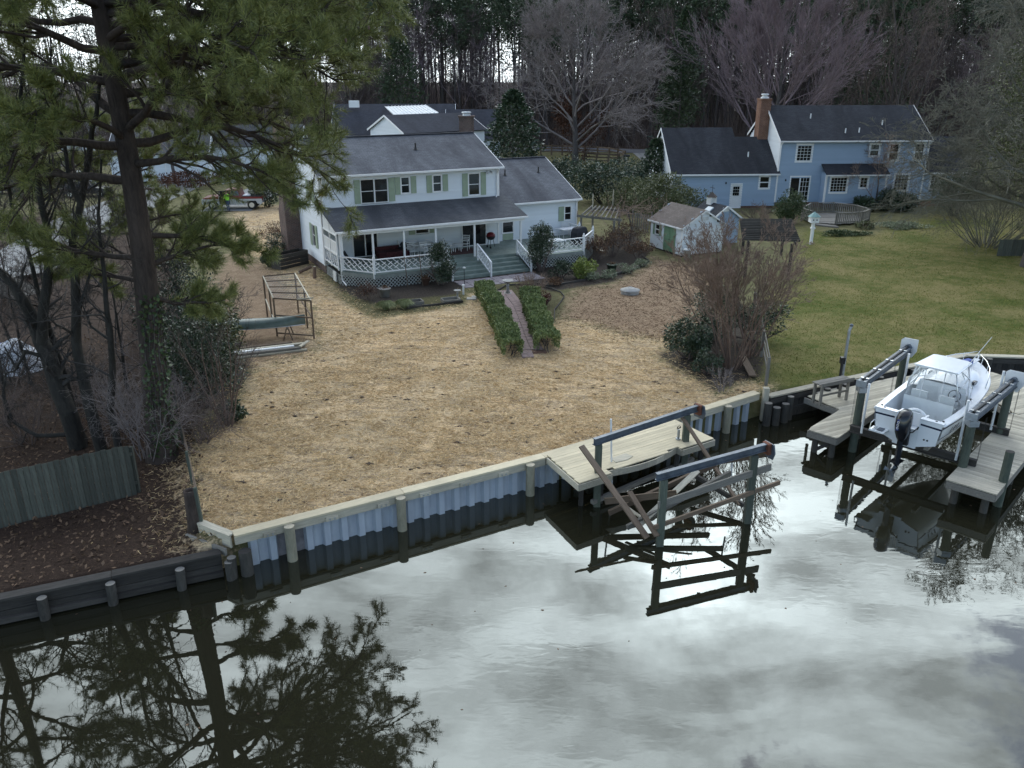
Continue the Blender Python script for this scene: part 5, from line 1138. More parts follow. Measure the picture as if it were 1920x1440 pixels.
def chippendale(par, p, q, z0=DECK+0.1, z1=DECK+0.82, posts=True, mat='trim_white', bot=None):
    """railing panel: rails and a woven diagonal infill"""
    p, q = Vector(p), Vector(q); L = (q-p).length; d = (q-p)/L; b = B(); dz = q.z-p.z
    P = lambda s, z: V(p.x+d.x*s*1, p.y+d.y*s*1, p.z+dz*s/L+z)
    b.bar(P(0, z1), P(L, z1), 0.09, 0.05); b.bar(P(0, z0), P(L, z0), 0.05, 0.06); r = b.make('railing', mat, par)
    f = B(); n = max(1, round(L/0.36)); w = L/n; h = z1-z0-0.05
    for k in range(-2, n+1):
        x0, x1 = k*w, (k+2)*w; za, zb = z1-0.03, z0+0.03
        if x0 < 0: za = za+(zb-za)*(0-x0)/(x1-x0); x0 = 0
        if x1 > L: zb = za+(zb-za)*(L-x0)/(x1-x0); x1 = L
        if x1-x0 > 0.05: f.bar(P(x0, za), P(x1, zb), 0.026, 0.04)
    for k in range(n):
        for fr in (0.2, 0.52):
            x = k*w+w*0.25; zc = z0+0.03+h*fr; f.bar(P(min(x, L-0.02), zc), P(min(x+w*0.62, L), min(zc+h*0.24, z1)), 0.024, 0.036)
    f.make('infill', mat, r); return r
DKP = [(0.05,-0.03), (0.05,-3.05), (1.5,-4.85), (6.0,-4.85), (6.0,-3.35), (11.3,-3.35), (11.3,-4.7), (15.4,-4.62), (17.4,-2.6), (17.4,0.55), (11.75,0.55), (11.75,-0.03)]
b = B(); k = -4.83
dkp = [Vector((*p, 0)) for p in DKP]
while k < 0.55:                                               # narrow floor boards, too fine to pick apart: one part
    xs_ = []
    for i in range(len(DKP)):
        (x0, y0), (x1, y1) = DKP[i], DKP[(i+1) % len(DKP)]
        if (y0 > k) != (y1 > k): xs_.append(x0+(k-y0)/(y1-y0)*(x1-x0))
    xs_.sort()
    for a, c in zip(xs_[::2], xs_[1::2]): b.box(a, c, k-0.066, k+0.066, DECK-0.04, DECK)
    k += 0.14
stuff(b.make('deck_floor', 'deck_green', wh))
for p, q in zip(DKP[1:], DKP[2:10]):
    b = B(); b.bar((*p, DECK-0.14), (*q, DECK-0.14), 0.04, 0.2); b.make('deck_rim', 'lattice_grey', wh)
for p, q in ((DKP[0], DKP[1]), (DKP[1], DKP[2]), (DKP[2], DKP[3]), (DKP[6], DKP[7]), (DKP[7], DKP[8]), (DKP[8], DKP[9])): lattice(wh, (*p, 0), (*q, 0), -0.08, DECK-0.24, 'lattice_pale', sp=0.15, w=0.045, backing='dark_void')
chippendale(wh, (0.1,-3.02,0), (1.5,-4.78,0)); chippendale(wh, (1.5,-4.78,0), (6.0,-4.78,0)); chippendale(wh, (12.55,-4.62,0), (15.4,-4.56,0)); chippendale(wh, (15.4,-4.56,0), (17.34,-2.6,0)); chippendale(wh, (0.05,-2.9,0), (0.05,-0.1,0)); chippendale(wh, (17.34,-0.9,0), (17.34,0.5,0))
for u, v in ((1.5, -4.8), (6.02, -4.8), (12.5, -4.62), (15.4, -4.58), (17.34, -2.6), (17.34, -0.9)):
    b = B(); b.box(u-0.06, u+0.06, v-0.06, v+0.06, DECK-0.25, DECK+0.95); b.lathe([(0.075, 0.95), (0.08, 0.98), (0.03, 1.02), (0.055, 1.06), (0.01, 1.12)], (u, v, DECK), 8); b.make('rail_post', 'trim_white', wh)
# wide steps: each tread its own part
NS = 5
for k in range(NS):
    z1 = DECK*(NS-k)/NS-0.02 if k else DECK-0.05; v0 = -3.36-0.42*k
    if k == 0: continue
    zt = DECK*(NS-k)/NS; B().box(6.1, 11.25, -3.36-0.42*k, -3.36-0.42*(k-1)+0.03, zt-0.045, zt).make('tread', 'deck_green', wh)
for k in range(NS): zt = DECK*(NS-k)/NS; B().box(6.14, 11.2, -3.40-0.42*k, -3.365-0.42*k, zt-0.16, zt-0.045).make('riser', 'deck_green', wh)
for u in (6.05, 8.55, 11.27):
    chippendale(wh, (u, -3.4, 0), (u, -5.25, -0.72)); B().box(u-0.05, u+0.05, -5.3, -5.2, -0.05, 0.9).make('rail_post', 'trim_white', wh)
    B().box(u-0.05, u+0.05, -3.42, -3.32, DECK-0.2, DECK+0.85).make('rail_post', 'trim_white', wh)
for u, m in ((6.12, 0), (11.22, 0)):
    b = B(); b.add([(u,-3.37,-0.05),(u,-5.2,-0.05),(u,-5.2,0.1),(u,-3.37,DECK-0.05)], [(0,1,2,3)]); b.make('stringer', 'deck_green', wh)
# side steps at the far end of the deck
for k in range(4): z1 = DECK-0.2*(k+1); B().box(17.45+0.30*k, 17.76+0.30*k, -2.3, -1.0, z1-0.04+0.06, z1+0.06).make('side_step', 'wood_tan', wh); B().box(17.46+0.3*k, 17.49+0.3*k, -2.3, -1.0, z1-0.1, z1+0.02).make('side_riser', 'wood_brown', wh)
B().box(-0.09, -0.03, -2.5, -1.9, 0.05, 0.62).make('access_panel', 'trim_dull', wh)
# porch things, all top-level
LM = wh.matrix_basis.copy() if False else Matrix.Translation(V(-11.25, 48.63, 0)) @ Matrix.Rotation(0.475, 4, 'Z')
def hl(u, v, z=DECK): return LM @ V(u, v, z)
def chair(loc, rot, label, mat='trim_white', seatm='trim_white', grp='white porch chairs'):
    o = thing('porch_chair', label, 'chair', loc, rot, grp)
    for x in (-0.24, 0.24):
        B().tube((x, -0.24, 0), (x, -0.22, 0.62), 0.018, n=6).make('leg', mat, o); B().path([(x, 0.26, 0), (x, 0.22, 0.42), (x, 0.34, 0.92)], 0.018, 6).make('leg', mat, o)
        B().path([(x, -0.22, 0.62), (x, 0.0, 0.65), (x, 0.25, 0.62)], 0.02, 6).make('armrest', mat, o)
    for k in range(6): B().box(-0.23, 0.23, -0.22+k*0.075, -0.165+k*0.075, 0.40, 0.42).make('seat_slat', seatm, o)
    b = B()
    for z in (0.55, 0.66, 0.77, 0.88): b.bar((-0.24, 0.255+0.0+(z-0.42)*0.24-0.03, z), (0.24, 0.255+(z-0.42)*0.24-0.03, z), 0.02, 0.05)
    b.make('backrest', mat, o); return o
T0 = 0.475
for i, (u, v, a, lab) in enumerate(((5.05, -1.6, 0.2, 'white slatted chair at the front left of the crowded porch table'), (5.75, -1.9, 0.1, 'white slatted chair in front of the porch table'), (4.75, -0.7, 1.4, 'white slatted chair at the left end of the porch table'), (5.4, -0.5, 3.0, 'white slatted chair on the wall side of the porch table'), (6.35, -0.55, 3.2, 'white slatted chair below the small wide porch window'), (6.75, -1.3, -1.5, 'white slatted chair at the right end of the porch table'), (7.55, -1.25, 0.9, 'white armchair beside the small white porch table, house door side'), (8.75, -1.0, -0.7, 'white armchair in front of the right sliding door'))): chair(hl(u, v), T0+math.pi+a+math.pi, lab)
tbl = thing('porch_table', 'white patio table ringed by white chairs on the porch', 'table', hl(5.75, -1.15), T0); B().box(-0.7, 0.7, -0.42, 0.42, 0.70, 0.74).make('table_top', 'trim_white', tbl)
for x in (-0.6, 0.6):
    for y in (-0.34, 0.34): B().tube((x, y, 0), (x, y, 0.7), 0.025, n=6).make('leg', 'trim_white', tbl)
stb = thing('side_table', 'small white side table between two porch armchairs', 'table', hl(8.15, -1.15), T0); B().box(-0.25, 0.25, -0.25, 0.25, 0.46, 0.49).make('table_top', 'trim_white', stb)
for x in (-0.2, 0.2):
    for y in (-0.2, 0.2): B().tube((x, y, 0), (x, y, 0.46), 0.018, n=6).make('leg', 'trim_white', stb)
sf = thing('porch_sofa', 'porch sofa under a dark red throw with a black cushion', 'sofa', hl(3.9, -1.1), T0); b = B(); b.box(-0.95, 0.95, -0.4, 0.4, 0.12, 0.45); b.make('seat', 'red_cloth', sf); b = B(); b.box(-0.95, 0.95, 0.28, 0.45, 0.45, 0.68); b.make('backrest', 'red_cloth', sf)
B().bar((0.55, 0.1, 0.5), (0.95, 0.3, 0.78), 0.5, 0.14).make('cushion', 'cover_black', sf)
for x in (-0.85, 0.85): B().box(x-0.04, x+0.04, -0.35, -0.27, 0, 0.12).make('leg', 'black_metal', sf); B().box(x-0.04, x+0.04, 0.27, 0.35, 0, 0.12).make('leg', 'black_metal', sf)
lg = thing('lounge_chair', 'black mesh lounge chair at the left end of the porch', 'chair', hl(1.35, -1.7), T0-0.5); b = B(); b.path([(-0.65, 0, 0.75), (-0.45, 0, 0.34), (0.2, 0, 0.30), (0.8, 0, 0.38)], 0.02, 5)
b2 = B(); b2.add([(-0.65,-0.3,0.75),(-0.65,0.3,0.75),(-0.42,0.3,0.34),(-0.42,-0.3,0.34),(0.2,0.3,0.30),(0.2,-0.3,0.30),(0.8,0.3,0.36),(0.8,-0.3,0.36)], [(0,1,2,3),(3,2,4,5),(5,4,6,7)]); b2.make('sling', 'cover_black', lg); b.make('frame', 'black_metal', lg)
for x in (-0.4, 0.55):
    for y in (-0.28, 0.28): B().tube((x, y, 0), (x, y, 0.34), 0.015, n=5).make('leg', 'black_metal', lg)
tag(B().prism([tuple(hl(u, v).xy) for u, v in ((6.8, -2.1), (9.4, -2.1), (9.4, -0.5), (6.8, -0.5))], DECK+0.002, DECK+0.012).make('porch_rug', 'rug'), 'dark red patterned rug under the white porch armchairs', 'rug')
gr = thing('grill', 'red kettle grill on a black stand beside the sliding door', 'grill', hl(10.55, -1.1), T0); B().lathe([(0.02, 0.5), (0.22, 0.56), (0.29, 0.72), (0.29, 0.76)], n=14).make('bowl', 'black_metal', gr, True); B().lathe([(0.29, 0.765), (0.28, 0.85), (0.2, 0.97), (0.03, 1.02)], n=14).make('lid', 'red_paint', gr, True)
for k in range(3): a = k*2.094; B().tube((0.15*math.cos(a), 0.15*math.sin(a), 0.58), (0.28*math.cos(a), 0.28*math.sin(a), 0.0 if k else 0.06), 0.015, n=5).make('leg', 'black_metal', gr)
for k in (1, 2): a = k*2.094; B().tube((0.28*math.cos(a)-0.03, 0.28*math.sin(a), 0.07), (0.28*math.cos(a)+0.03, 0.28*math.sin(a), 0.07), 0.07, n=10).make('wheel', 'black_rubber', gr)
cg = thing('grill', 'covered black grill in the corner of the right-hand deck', 'grill', hl(16.3, -2.6), T0+0.3); B().loft([[(x*s, y*s, z) for x, y in ((-0.55,-0.28),(0.55,-0.28),(0.55,0.28),(-0.55,0.28))] for z, s in ((0.02, 1.0), (0.8, 0.97), (1.05, 0.8), (1.12, 0.6))]).make('cover', 'cover_black', cg); B().tube((-0.3, 0, 1.13), (0.3, 0, 1.13), 0.02).make('handle', 'black_metal', cg)
pt = thing('picnic_table', 'white rectangular table against the wing wall of the deck', 'table', hl(16.5, -0.9), T0); B().box(-0.68, 0.68, -0.38, 0.38, 0.70, 0.74).make('table_top', 'pvc_white', pt)
for x in (-0.55, 0.55): B().path([(x, -0.3, 0), (x, -0.2, 0.68), (x, 0.2, 0.68), (x, 0.3, 0)], 0.02, 6).make('leg', 'pvc_white', pt)
chair(hl(15.7, -0.1), T0+0.4, 'white slatted chair beside the wing wall window', grp='white deck chairs'); chair(hl(16.9, 0.1), T0-0.3, 'white slatted chair behind the rectangular deck table', grp='white deck chairs')
gt = thing('glass_table', 'low glass patio table on the right-hand deck', 'table', hl(14.3, -2.6), T0); B().box(-0.75, 0.75, -0.5, 0.5, 0.40, 0.415).make('table_top', 'vinyl_white', gt); B().tube((0, 0, 0.41), (0, 0, 0.75), 0.015).make('umbrella_socket', 'black_metal', gt)
for x in (-0.65, 0.65):
    for y in (-0.42, 0.42): B().tube((x, y, 0), (x, y, 0.40), 0.018, n=6).make('leg', 'black_metal', gt)

# ------------------------------------------------------------------ blue house
bh = thing('blue_house', 'blue clapboard two-storey house with dark roofs beyond the green lawn', 'house', (23.47, 74.09, 0), 0.062)
W, D, E0, RZ = 13.33, 8.03, 5.70, 8.5
ex = 0.21
upw = [(1.55, 2.78, 4.1, 5.38, (4, 5)), (8.12, 8.85, 4.5, 5.40, None), (9.88, 10.62, 4.12, 5.43, None), (12.2, 12.95, 4.12, 5.43, None)]
low = [(10.78, 11.98, 1.48, 2.78, (4, 5))]
sl_ = (1.27, 2.95, 0.6, 2.68)
siding('wall', bh, (0,0,0), X_, -Y_, W, 0.5, E0, [(a[0]-0.02, a[1]+0.02, a[2]-0.05, a[3]+0.05) for a in upw+low]+[sl_], ex, lap=0.05, mat='blue_siding')
siding('wall', bh, (0,D,0), -Y_, -X_, D, 0.5, RZ-0.05, (), ex, 'white_siding', lim=gable_lim(D, E0, RZ-0.05)); siding('wall', bh, (W,0,0), Y_, X_, D, 0.5, RZ-0.05, (), ex, lap=0.05, mat='blue_siding', lim=gable_lim(D, E0, RZ-0.05)); siding('wall', bh, (W,D,0), -X_, Y_, W, 0.5, E0, (), ex, lap=0.05, mat='blue_siding')
b = B(); b.box(-9.3, 0, 0.06, D, -0.3, 0.5); b.box(0, 17.2, 0.06, D-0.1, -0.3, 0.5); b.make('foundation', 'brick_orange', bh, uv='wall')
for a, c, z0, z1, m in upw+low: opening(bh, (0,0,0), X_, -Y_, a, c, z0, z1, 1, 1 if m else 2, 0.17, muntin=m, mb=0.03)
sd = opening(bh, (0,0,0), X_, -Y_, *sl_, 2, 1, 0.11, name='sliding_door', mb=0.05); b = B()
for i in range(1, 3): b.box(2.16+0.26*i-0.012, 2.16+0.26*i+0.012, 0.02, 0.045, 0.6, 2.68)
for j in range(1, 5): b.box(2.16, 2.95, 0.018, 0.04, 0.6+0.416*j-0.012, 0.6+0.416*j+0.012)
b.make('muntin', 'trim_white', sd)
ze = 5.80; ov = 0.32
br = roof(bh, 'roof', 'roof_dark', [[(-0.2,-ov,ze), (W+0.2,-ov,ze), (W+0.2,D/2,RZ+0.05), (-0.2,D/2,RZ+0.05)], [(W+0.2,D+ov,ze), (-0.2,D+ov,ze), (-0.2,D/2,RZ+0.05), (W+0.2,D/2,RZ+0.05)]])
B().box(-0.22, W+0.22, -ov-0.1, -ov+0.02, ze-0.13, ze-0.02).make('gutter', 'trim_white', bh); b = B()
for x in (-0.2, W+0.18):
    b.bar((x,-ov,ze-0.07), (x,D/2,RZ-0.02), 0.03, 0.2); b.bar((x,D+ov,ze-0.07), (x,D/2,RZ-0.02), 0.03, 0.2)
b.make('rake_board', 'trim_white', bh)
for x, zb in ((0.0, 3.3), (W, 0.5)): B().box(x-0.07, x+0.07, -0.05, 0.06, 0.5, E0).make('corner_board', 'trim_white', bh); B().path([(x+0.06, -ov-0.04, ze-0.1), (x+0.02, -0.1, 5.4), (x+0.0, -0.1, 3.2)], 0.05, 6).make('downspout', 'trim_white', bh)
for u, v in ((3.35, 2.4), (5.9, 0.6), (7.15, 0.65), (9.6, 1.55)):
    zz = ze+(RZ+0.05-ze)/(D/2+ov)*(v+ov); B().tube((u, v, zz-0.1), (u, v, zz+0.38), 0.055, n=8).make('vent_pipe', 'pvc_white', br)
b = B(); b.box(-0.95, -0.03, 3.3, 4.4, 0, 9.0); b.box(-1.0, 0.02, 3.25, 4.45, 9.0, 9.16); ch = b.make('chimney', 'brick_orange', bh, uv='wall'); B().lathe([(0.38, 9.16), (0.33, 9.27), (0.23, 9.32), (0.23, 9.42), (0.35, 9.46), (0.31, 9.55)], (-0.49, 3.85, 0), 12).make('chimney_cap', 'trim_dull', ch)
# left wing and connector
dr_ = (-4.0, -3.18, 0.05, 2.05); wn = (-1.5, -0.72, 1.78, 2.70)
siding('wall', bh, (-9.35,0.02,0), X_, -Y_, 9.35, 0.2, 2.95, [(h[0]+9.33, h[1]+9.37, h[2]-0.05, h[3]+0.05) for h in (dr_, wn)], ex, lap=0.05, mat='blue_siding')
siding('wall', bh, (-9.35,9.2,0), -Y_, -X_, 9.2, 0.2, 6.5, (), ex, 'white_siding', lim=gable_lim(9.2, 2.95, 6.5)); siding('wall', bh, (-0.02,9.2,0), -X_, Y_, 9.3, 0.2, 2.95, (), ex, lap=0.05, mat='blue_siding')
d = opening(bh, (0,0.02,0), X_, -Y_, *dr_, 1, 1, 0.13, name='door', glass='trim_white', sill=False)
for i in range(3):
    for j in range(3): B().box(-3.86+0.19*i, -3.86+0.19*i+0.16, -0.02, 0.03, 1.12+0.27*j, 1.12+0.27*j+0.235).make('door_light', 'glass_dark', d)
opening(bh, (0,0.02,0), X_, -Y_, *wn, 1, 2, 0.16, mb=0.04)
lr = roof(bh, 'roof', 'roof_dark', [[(-9.6,-0.28,3.03), (-3.0,-0.28,3.03), (-3.0,4.6,6.62), (-9.6,4.6,6.62)], [(-3.0,9.5,3.03), (-9.6,9.5,3.03), (-9.6,4.6,6.62), (-3.0,4.6,6.62)]]); roof(bh, 'roof', 'roof_dark', [[(-3.0,-0.28,3.02), (0.16,-0.28,3.02), (0.16,3.6,5.87), (-3.0,3.6,5.87)], [(-0.01,7.5,3.0), (-3.0,7.5,3.0), (-3.0,3.6,5.87), (-0.01,3.6,5.87)]])
B().box(-9.62, 0.12, -0.38, -0.27, 2.88, 3.0).make('gutter', 'trim_white', bh); b = B(); b.bar((-9.6,-0.26,2.95), (-9.6,4.6,6.55), 0.03, 0.18); b.bar((-9.6,9.46,2.95), (-9.6,4.6,6.55), 0.03, 0.18); b.make('rake_board', 'trim_white', bh); B().tube((-2.3, 1.5, 4.2), (-2.3, 1.5, 4.72), 0.06).make('vent_pipe', 'pvc_white', lr)
# bump-out and right wing
bo = (4.45, 5.85, 1.5, 2.72); bs = (7.1, 7.7, 1.9, 2.7)
siding('wall', bh, (4.0,-1.1,0), X_, -Y_, 5.4, 0.5, 2.95, [(h[0]-4.02, h[1]-3.98, h[2]-0.05, h[3]+0.05) for h in (bo, bs)], ex, lap=0.05, mat='blue_siding'); siding('wall', bh, (4.0,0,0), -Y_, -X_, 1.1, 0.5, 3.1, (), ex, lap=0.05, mat='blue_siding'); siding('wall', bh, (9.4,-1.1,0), Y_, X_, 1.1, 0.5, 3.1, (), ex, lap=0.05, mat='blue_siding')
opening(bh, (0,-1.1,0), X_, -Y_, *bo, 1, 1, 0.16, muntin=(5, 5)); opening(bh, (0,-1.1,0), X_, -Y_, *bs, 1, 1, 0.16, muntin=(2, 3))
roof(bh, 'roof', 'roof_dark', [[(3.85,-1.4,3.02), (9.55,-1.4,3.02), (9.55,-0.03,3.80), (3.85,-0.03,3.80)]], 0.08); B().box(3.83, 9.57, -1.48, -1.38, 2.9, 3.0).make('gutter', 'trim_white', bh)
for x in (4.0, 9.4): B().box(x-0.07, x+0.07, -1.15, -1.0, 0.5, 2.95).make('corner_board', 'trim_white', bh)
rw = (14.15, 15.4, 1.6, 2.72)
siding('wall', bh, (W+0.08,0.05,0), X_, -Y_, 4.0, 0.5, 3.0, [(rw[0]-W-0.1, rw[1]-W-0.06, rw[2]-0.05, rw[3]+0.05)], ex, lap=0.05, mat='blue_siding'); siding('wall', bh, (17.4,0.05,0), Y_, X_, 6.5, 0.5, 5.6, (), ex, lap=0.05, mat='blue_siding', lim=gable_lim(6.5, 3.0, 5.6)); siding('wall', bh, (17.4,6.6,0), -X_, Y_, 4.0, 0.5, 3.0, (), ex, lap=0.05, mat='blue_siding')
opening(bh, (0,0.05,0), X_, -Y_, *rw, 1, 1, 0.16, muntin=(4, 5)); roof(bh, 'roof', 'roof_dark', [[(W+0.02,-0.3,3.06), (17.6,-0.3,3.06), (17.6,3.3,5.85), (W+0.02,3.3,5.85)], [(17.6,6.9,3.06), (W+0.02,6.9,3.06), (W+0.02,3.3,5.85), (17.6,3.3,5.85)]]); B().box(W-0.1, 17.62, -0.4, -0.29, 2.9, 3.02).make('gutter', 'trim_white', bh)
for x, z in ((0.75, 2.45), (-4.6, 2.25)): b = B(); b.tube((x, -0.04, z), (x, -0.14, z), 0.05); b.tube((x, -0.14, z-0.1), (x, -0.14, z+0.08), 0.07, 0.04); b.make('wall_lamp', 'black_metal', bh)

# ------------------------------------------------------------------ timber deck with railing behind the blue house
bd_ = thing('garden_deck', 'low grey deck with a pointed picket railing behind the blue house', 'deck', (0, 0, 0))
DP = [G(1440+x/4.8, 170+y/4.8, 0.9) for x, y in ((310,1065),(400,1095),(385,1020),(590,1015),(800,1040),(920,1075),(850,1100),(620,1112))]
DP = [V(p.x, p.y, 0) for p in DP]
for seg in ((0, 1), (2, 3), (3, 4), (4, 5), (5, 6), (6, 7), (0, 2)):
    p, q = DP[seg[0]], DP[seg[1]]; L = (q-p).length; d = (q-p)/L; b = B(); b.bar(p+V(0,0,0.98), q+V(0,0,0.98), 0.13, 0.04); b.bar(p+V(0,0,0.25), q+V(0,0,0.25), 0.05, 0.08); r = b.make('railing', 'wood_grey', bd_); n = int(L/0.16)
    for k in range(n+1): c = p+d*(L*k/max(1, n)); plank('picket', bd_, c+V(0,0,0.12), c+V(0,0,0.96), 0.085, 0.03, 'wood_grey', up=(-d.y, d.x, 0))
for p in DP: plank('post', bd_, p+V(0,0,-0.1), p+V(0,0,1.02), 0.11, 0.11, 'wood_grey')
plank_fill(bd_, [xy(p) for p in (DP[1], DP[7], DP[6], DP[5], DP[4], DP[3], DP[2], DP[0])], (1, 0.06), 0.2, 0.12, 'wood_grey', maxlen=8)
for k in range(3): p, q = DP[1]+V(0.1, -0.25-0.3*k, 0.03-0.0*k), DP[7]+V(-0.1, -0.35-0.3*k, 0.03); plank('step', bd_, p, q, 0.28, 0.1, 'wood_grey')

# ------------------------------------------------------------------ house behind the white house
nh = thing('grey_roofed_house', 'house with slate grey roofs and a white gable behind the white house', 'house', (0, 0, 0))
def gable_block(par, A, th, L, Wd, ze, zr, rm, wm, wall=True):
    U = V(math.cos(th), math.sin(th), 0); Vv = V(-U.y, U.x, 0); A = Vector(A); P = lambda u, v, z: A+U*u+Vv*v+V(0,0,z); m = Wd/2; s = (zr-ze)/m; o = 0.35
    r = roof(par, 'roof', rm, [[P(-0.25,-o,ze-s*o+0.06), P(L+0.25,-o,ze-s*o+0.06), P(L+0.25,m,zr+0.06), P(-0.25,m,zr+0.06)], [P(L+0.25,Wd+o,ze-s*o+0.06), P(-0.25,Wd+o,ze-s*o+0.06), P(-0.25,m,zr+0.06), P(L+0.25,m,zr+0.06)]])
    if wall:
        siding('wall', par, P(0,0,0), U, -Vv, L, 0.2, ze-0.12, (), 0.2, wm); siding('wall', par, P(0,Wd,0), -Vv, -U, Wd, 0.2, zr-0.05, (), 0.2, wm, lim=gable_lim(Wd, ze-0.1, zr-0.02)); siding('wall', par, P(L,0,0), Vv, U, Wd, 0.2, zr-0.05, (), 0.2, wm, lim=gable_lim(Wd, ze-0.1, zr-0.02)); siding('wall', par, P(L,Wd,0), -U, Vv, L, 0.2, ze-0.12, (), 0.2, wm)
    b = B()
    for u in (-0.26, L+0.26):
        b.bar(P(u,-o,ze-s*o-0.02), P(u,m,zr-0.02), 0.04, 0.2); b.bar(P(u,Wd+o,ze-s*o-0.02), P(u,m,zr-0.02), 0.04, 0.2)
    b.make('rake_board', 'trim_white', par); return r
z0 = AT(758, 254, 93).z; ap = AT(702, 217, 96).z
gable_block(nh, (AT(758,254,93).x, 93, 0), 0.62, 10.5, 8.2, z0+0.3, ap, 'roof_slate', 'white_siding')
zr = AT(750, 196, 107).z; gable_block(nh, (-21.5, 102, 0), 0.06, 14.5, 10.5, zr-3.1, zr, 'roof_slate', 'white_siding'); zr2 = AT(870, 206, 105).z; gable_block(nh, (-7.6, 100.5, 0), 0.05, 6.2, 9, zr2-3.0, zr2, 'roof_slate', 'white_siding')
q = [AT(722,204,105), AT(797,201,105.2), AT(822,216,101.5), AT(738,219,101.4)]; b = B(); b.slab([p+V(0,0,0.25) for p in q], 0.08)
mr = b.make('sunroom_roof', 'trim_white', nh)
for k in range(13): p, q_ = q[0].lerp(q[1], k/12), q[3].lerp(q[2], k/12); b = B(); b.bar(p+V(0,0,0.29), q_+V(0,0,0.29), 0.05, 0.07); b.make('roof_rib', 'pvc_white', mr)
c = AT(875, 248, 96); b = B(); b.box(c.x-0.8, c.x+0.8, 95.4, 96.6, 1.0, c.z+1.6); b.box(c.x-0.9, c.x+0.9, 95.3, 96.7, c.z+1.6, c.z+1.78); ch = b.make('chimney', 'brick_dark', nh, uv='wall'); B().lathe([(0.45, 0), (0.4, 0.2), (0.55, 0.3), (0.5, 0.42)], (c.x, 96, c.z+1.78), 12).make('chimney_cap', 'trim_dull', ch)
B().box(AT(664,195,106).x-0.6, AT(664,195,106).x+0.6, 105.7, 106.3, zr-0.3, zr+0.5).make('roof_vent', 'trim_white', nh)

# ------------------------------------------------------------------ small white shed with green doors
def oriented(A, Bp): d = Vector(Bp)-Vector(A); return math.atan2(d.y, d.x), d.length
A, Bp = G(1218.5, 460, 0.12), G(1277, 479, 0.12); th, L = oriented(A.xy.to_3d(), Bp.xy.to_3d())
sh = thing('garden_shed', 'white wooden shed with green double doors and brown shingle roof', 'shed', (A.x, A.y, 0), th)
SD, SE, SR = 3.3, 1.95, 2.95
siding('wall', sh, (0,0,0), X_, -Y_, L, 0.12, SE, [(1.62, 2.95, 0.12, 1.8), (0.55, 1.1, 1.02, 1.72)], 0.4, 'white_siding', lap=0.006)
siding('wall', sh, (L,0,0), Y_, X_, SD, 0.12, SR-0.03, (), 0.4, 'white_siding', lim=gable_lim(SD, SE, SR), lap=0.006); siding('wall', sh, (0,SD,0), -Y_, -X_, SD, 0.12, SR-0.03, (), 0.4, 'white_siding', lim=gable_lim(SD, SE, SR), lap=0.006); siding('wall', sh, (L,SD,0), -X_, Y_, L, 0.12, SE, (), 0.4, 'white_siding', lap=0.006)
for x0, x1 in ((1.64, 2.28), (2.30, 2.93)):
    b = B(); b.box(x0, x1, -0.035, 0.01, 0.16, 1.86); dd = b.make('door', 'shed_green', sh); b = B()
    for a, c in ((x0, x0+0.07), (x1-0.07, x1)): b.box(a, c, -0.055, -0.035, 0.16, 1.86)
    for z in (0.16, 0.95, 1.78): b.box(x0+0.07, x1-0.07, -0.055, -0.035, z, z+0.08)
    b.bar((x0+0.05, -0.046, 0.24), (x1-0.05, -0.046, 0.95), 0.02, 0.06); b.make('door_brace', 'shed_green', dd); B().tube(((x1-0.04 if x0 < 2 else x0+0.04), -0.055, 0.95), ((x1-0.04 if x0 < 2 else x0+0.04), -0.09, 0.95), 0.02).make('handle', 'black_metal', dd)
opening(sh, (0,0,0), X_, -Y_, 0.58, 1.06, 1.05, 1.68, 1, 2, 0.05); shutter(sh, (0,-0.01,0), X_, -Y_, 0.36, 0.53, 1.0, 1.72, 'shed_green'); shutter(sh, (0,-0.01,0), X_, -Y_, 1.11, 1.28, 1.0, 1.72, 'shed_green')
roof(sh, 'roof', 'roof_brown', [[(-0.15,-0.18,SE-0.02), (L+0.15,-0.18,SE-0.02), (L+0.15,SD/2,SR+0.05), (-0.15,SD/2,SR+0.05)], [(L+0.15,SD+0.18,SE-0.02), (-0.15,SD+0.18,SE-0.02), (-0.15,SD/2,SR+0.05), (L+0.15,SD/2,SR+0.05)]], 0.06)
b = B(); b.box(-0.16, L+0.16, -0.22, -0.17, SE-0.12, SE-0.03); b.bar((L+0.15,-0.16,SE-0.08), (L+0.15,SD/2,SR-0.02), 0.03, 0.1); b.bar((L+0.15,SD+0.16,SE-0.08), (L+0.15,SD/2,SR-0.02), 0.03, 0.1); b.make('fascia', 'trim_white', sh); B().box(L+0.01, L+0.05, SD/2-0.3, SD/2+0.3, 2.3, 2.55).make('gable_vent', 'trim_dull', sh)
b = B(); b.box(0.05, L-0.05, 0.05, SD-0.05, -0.15, 0.12); b.make('skid_base', 'wood_dark', sh); B().box(L-0.07, L+0.05, -0.06, 0.0, 0.12, SE).make('corner_board', 'trim_white', sh)
tc_ = thing('rubbish_bin', 'grey plastic bin standing at the corner of the white shed', 'bin', G(1288, 487, 0)); B().lathe([(0.2, 0), (0.25, 0.62), (0.27, 0.64)]).make('body', 'concrete', tc_, True); B().lathe([(0.28, 0.645), (0.27, 0.7), (0.1, 0.74)]).make('lid', 'trim_dull', tc_, True)
# ------------------------------------------------------------------ blue shed with cupola, behind
bs_ = thing('blue_shed', 'blue shed with dark roof, skylight and cupola beside the blue house', 'shed', (12.85, 59.0, 0), -1.16)
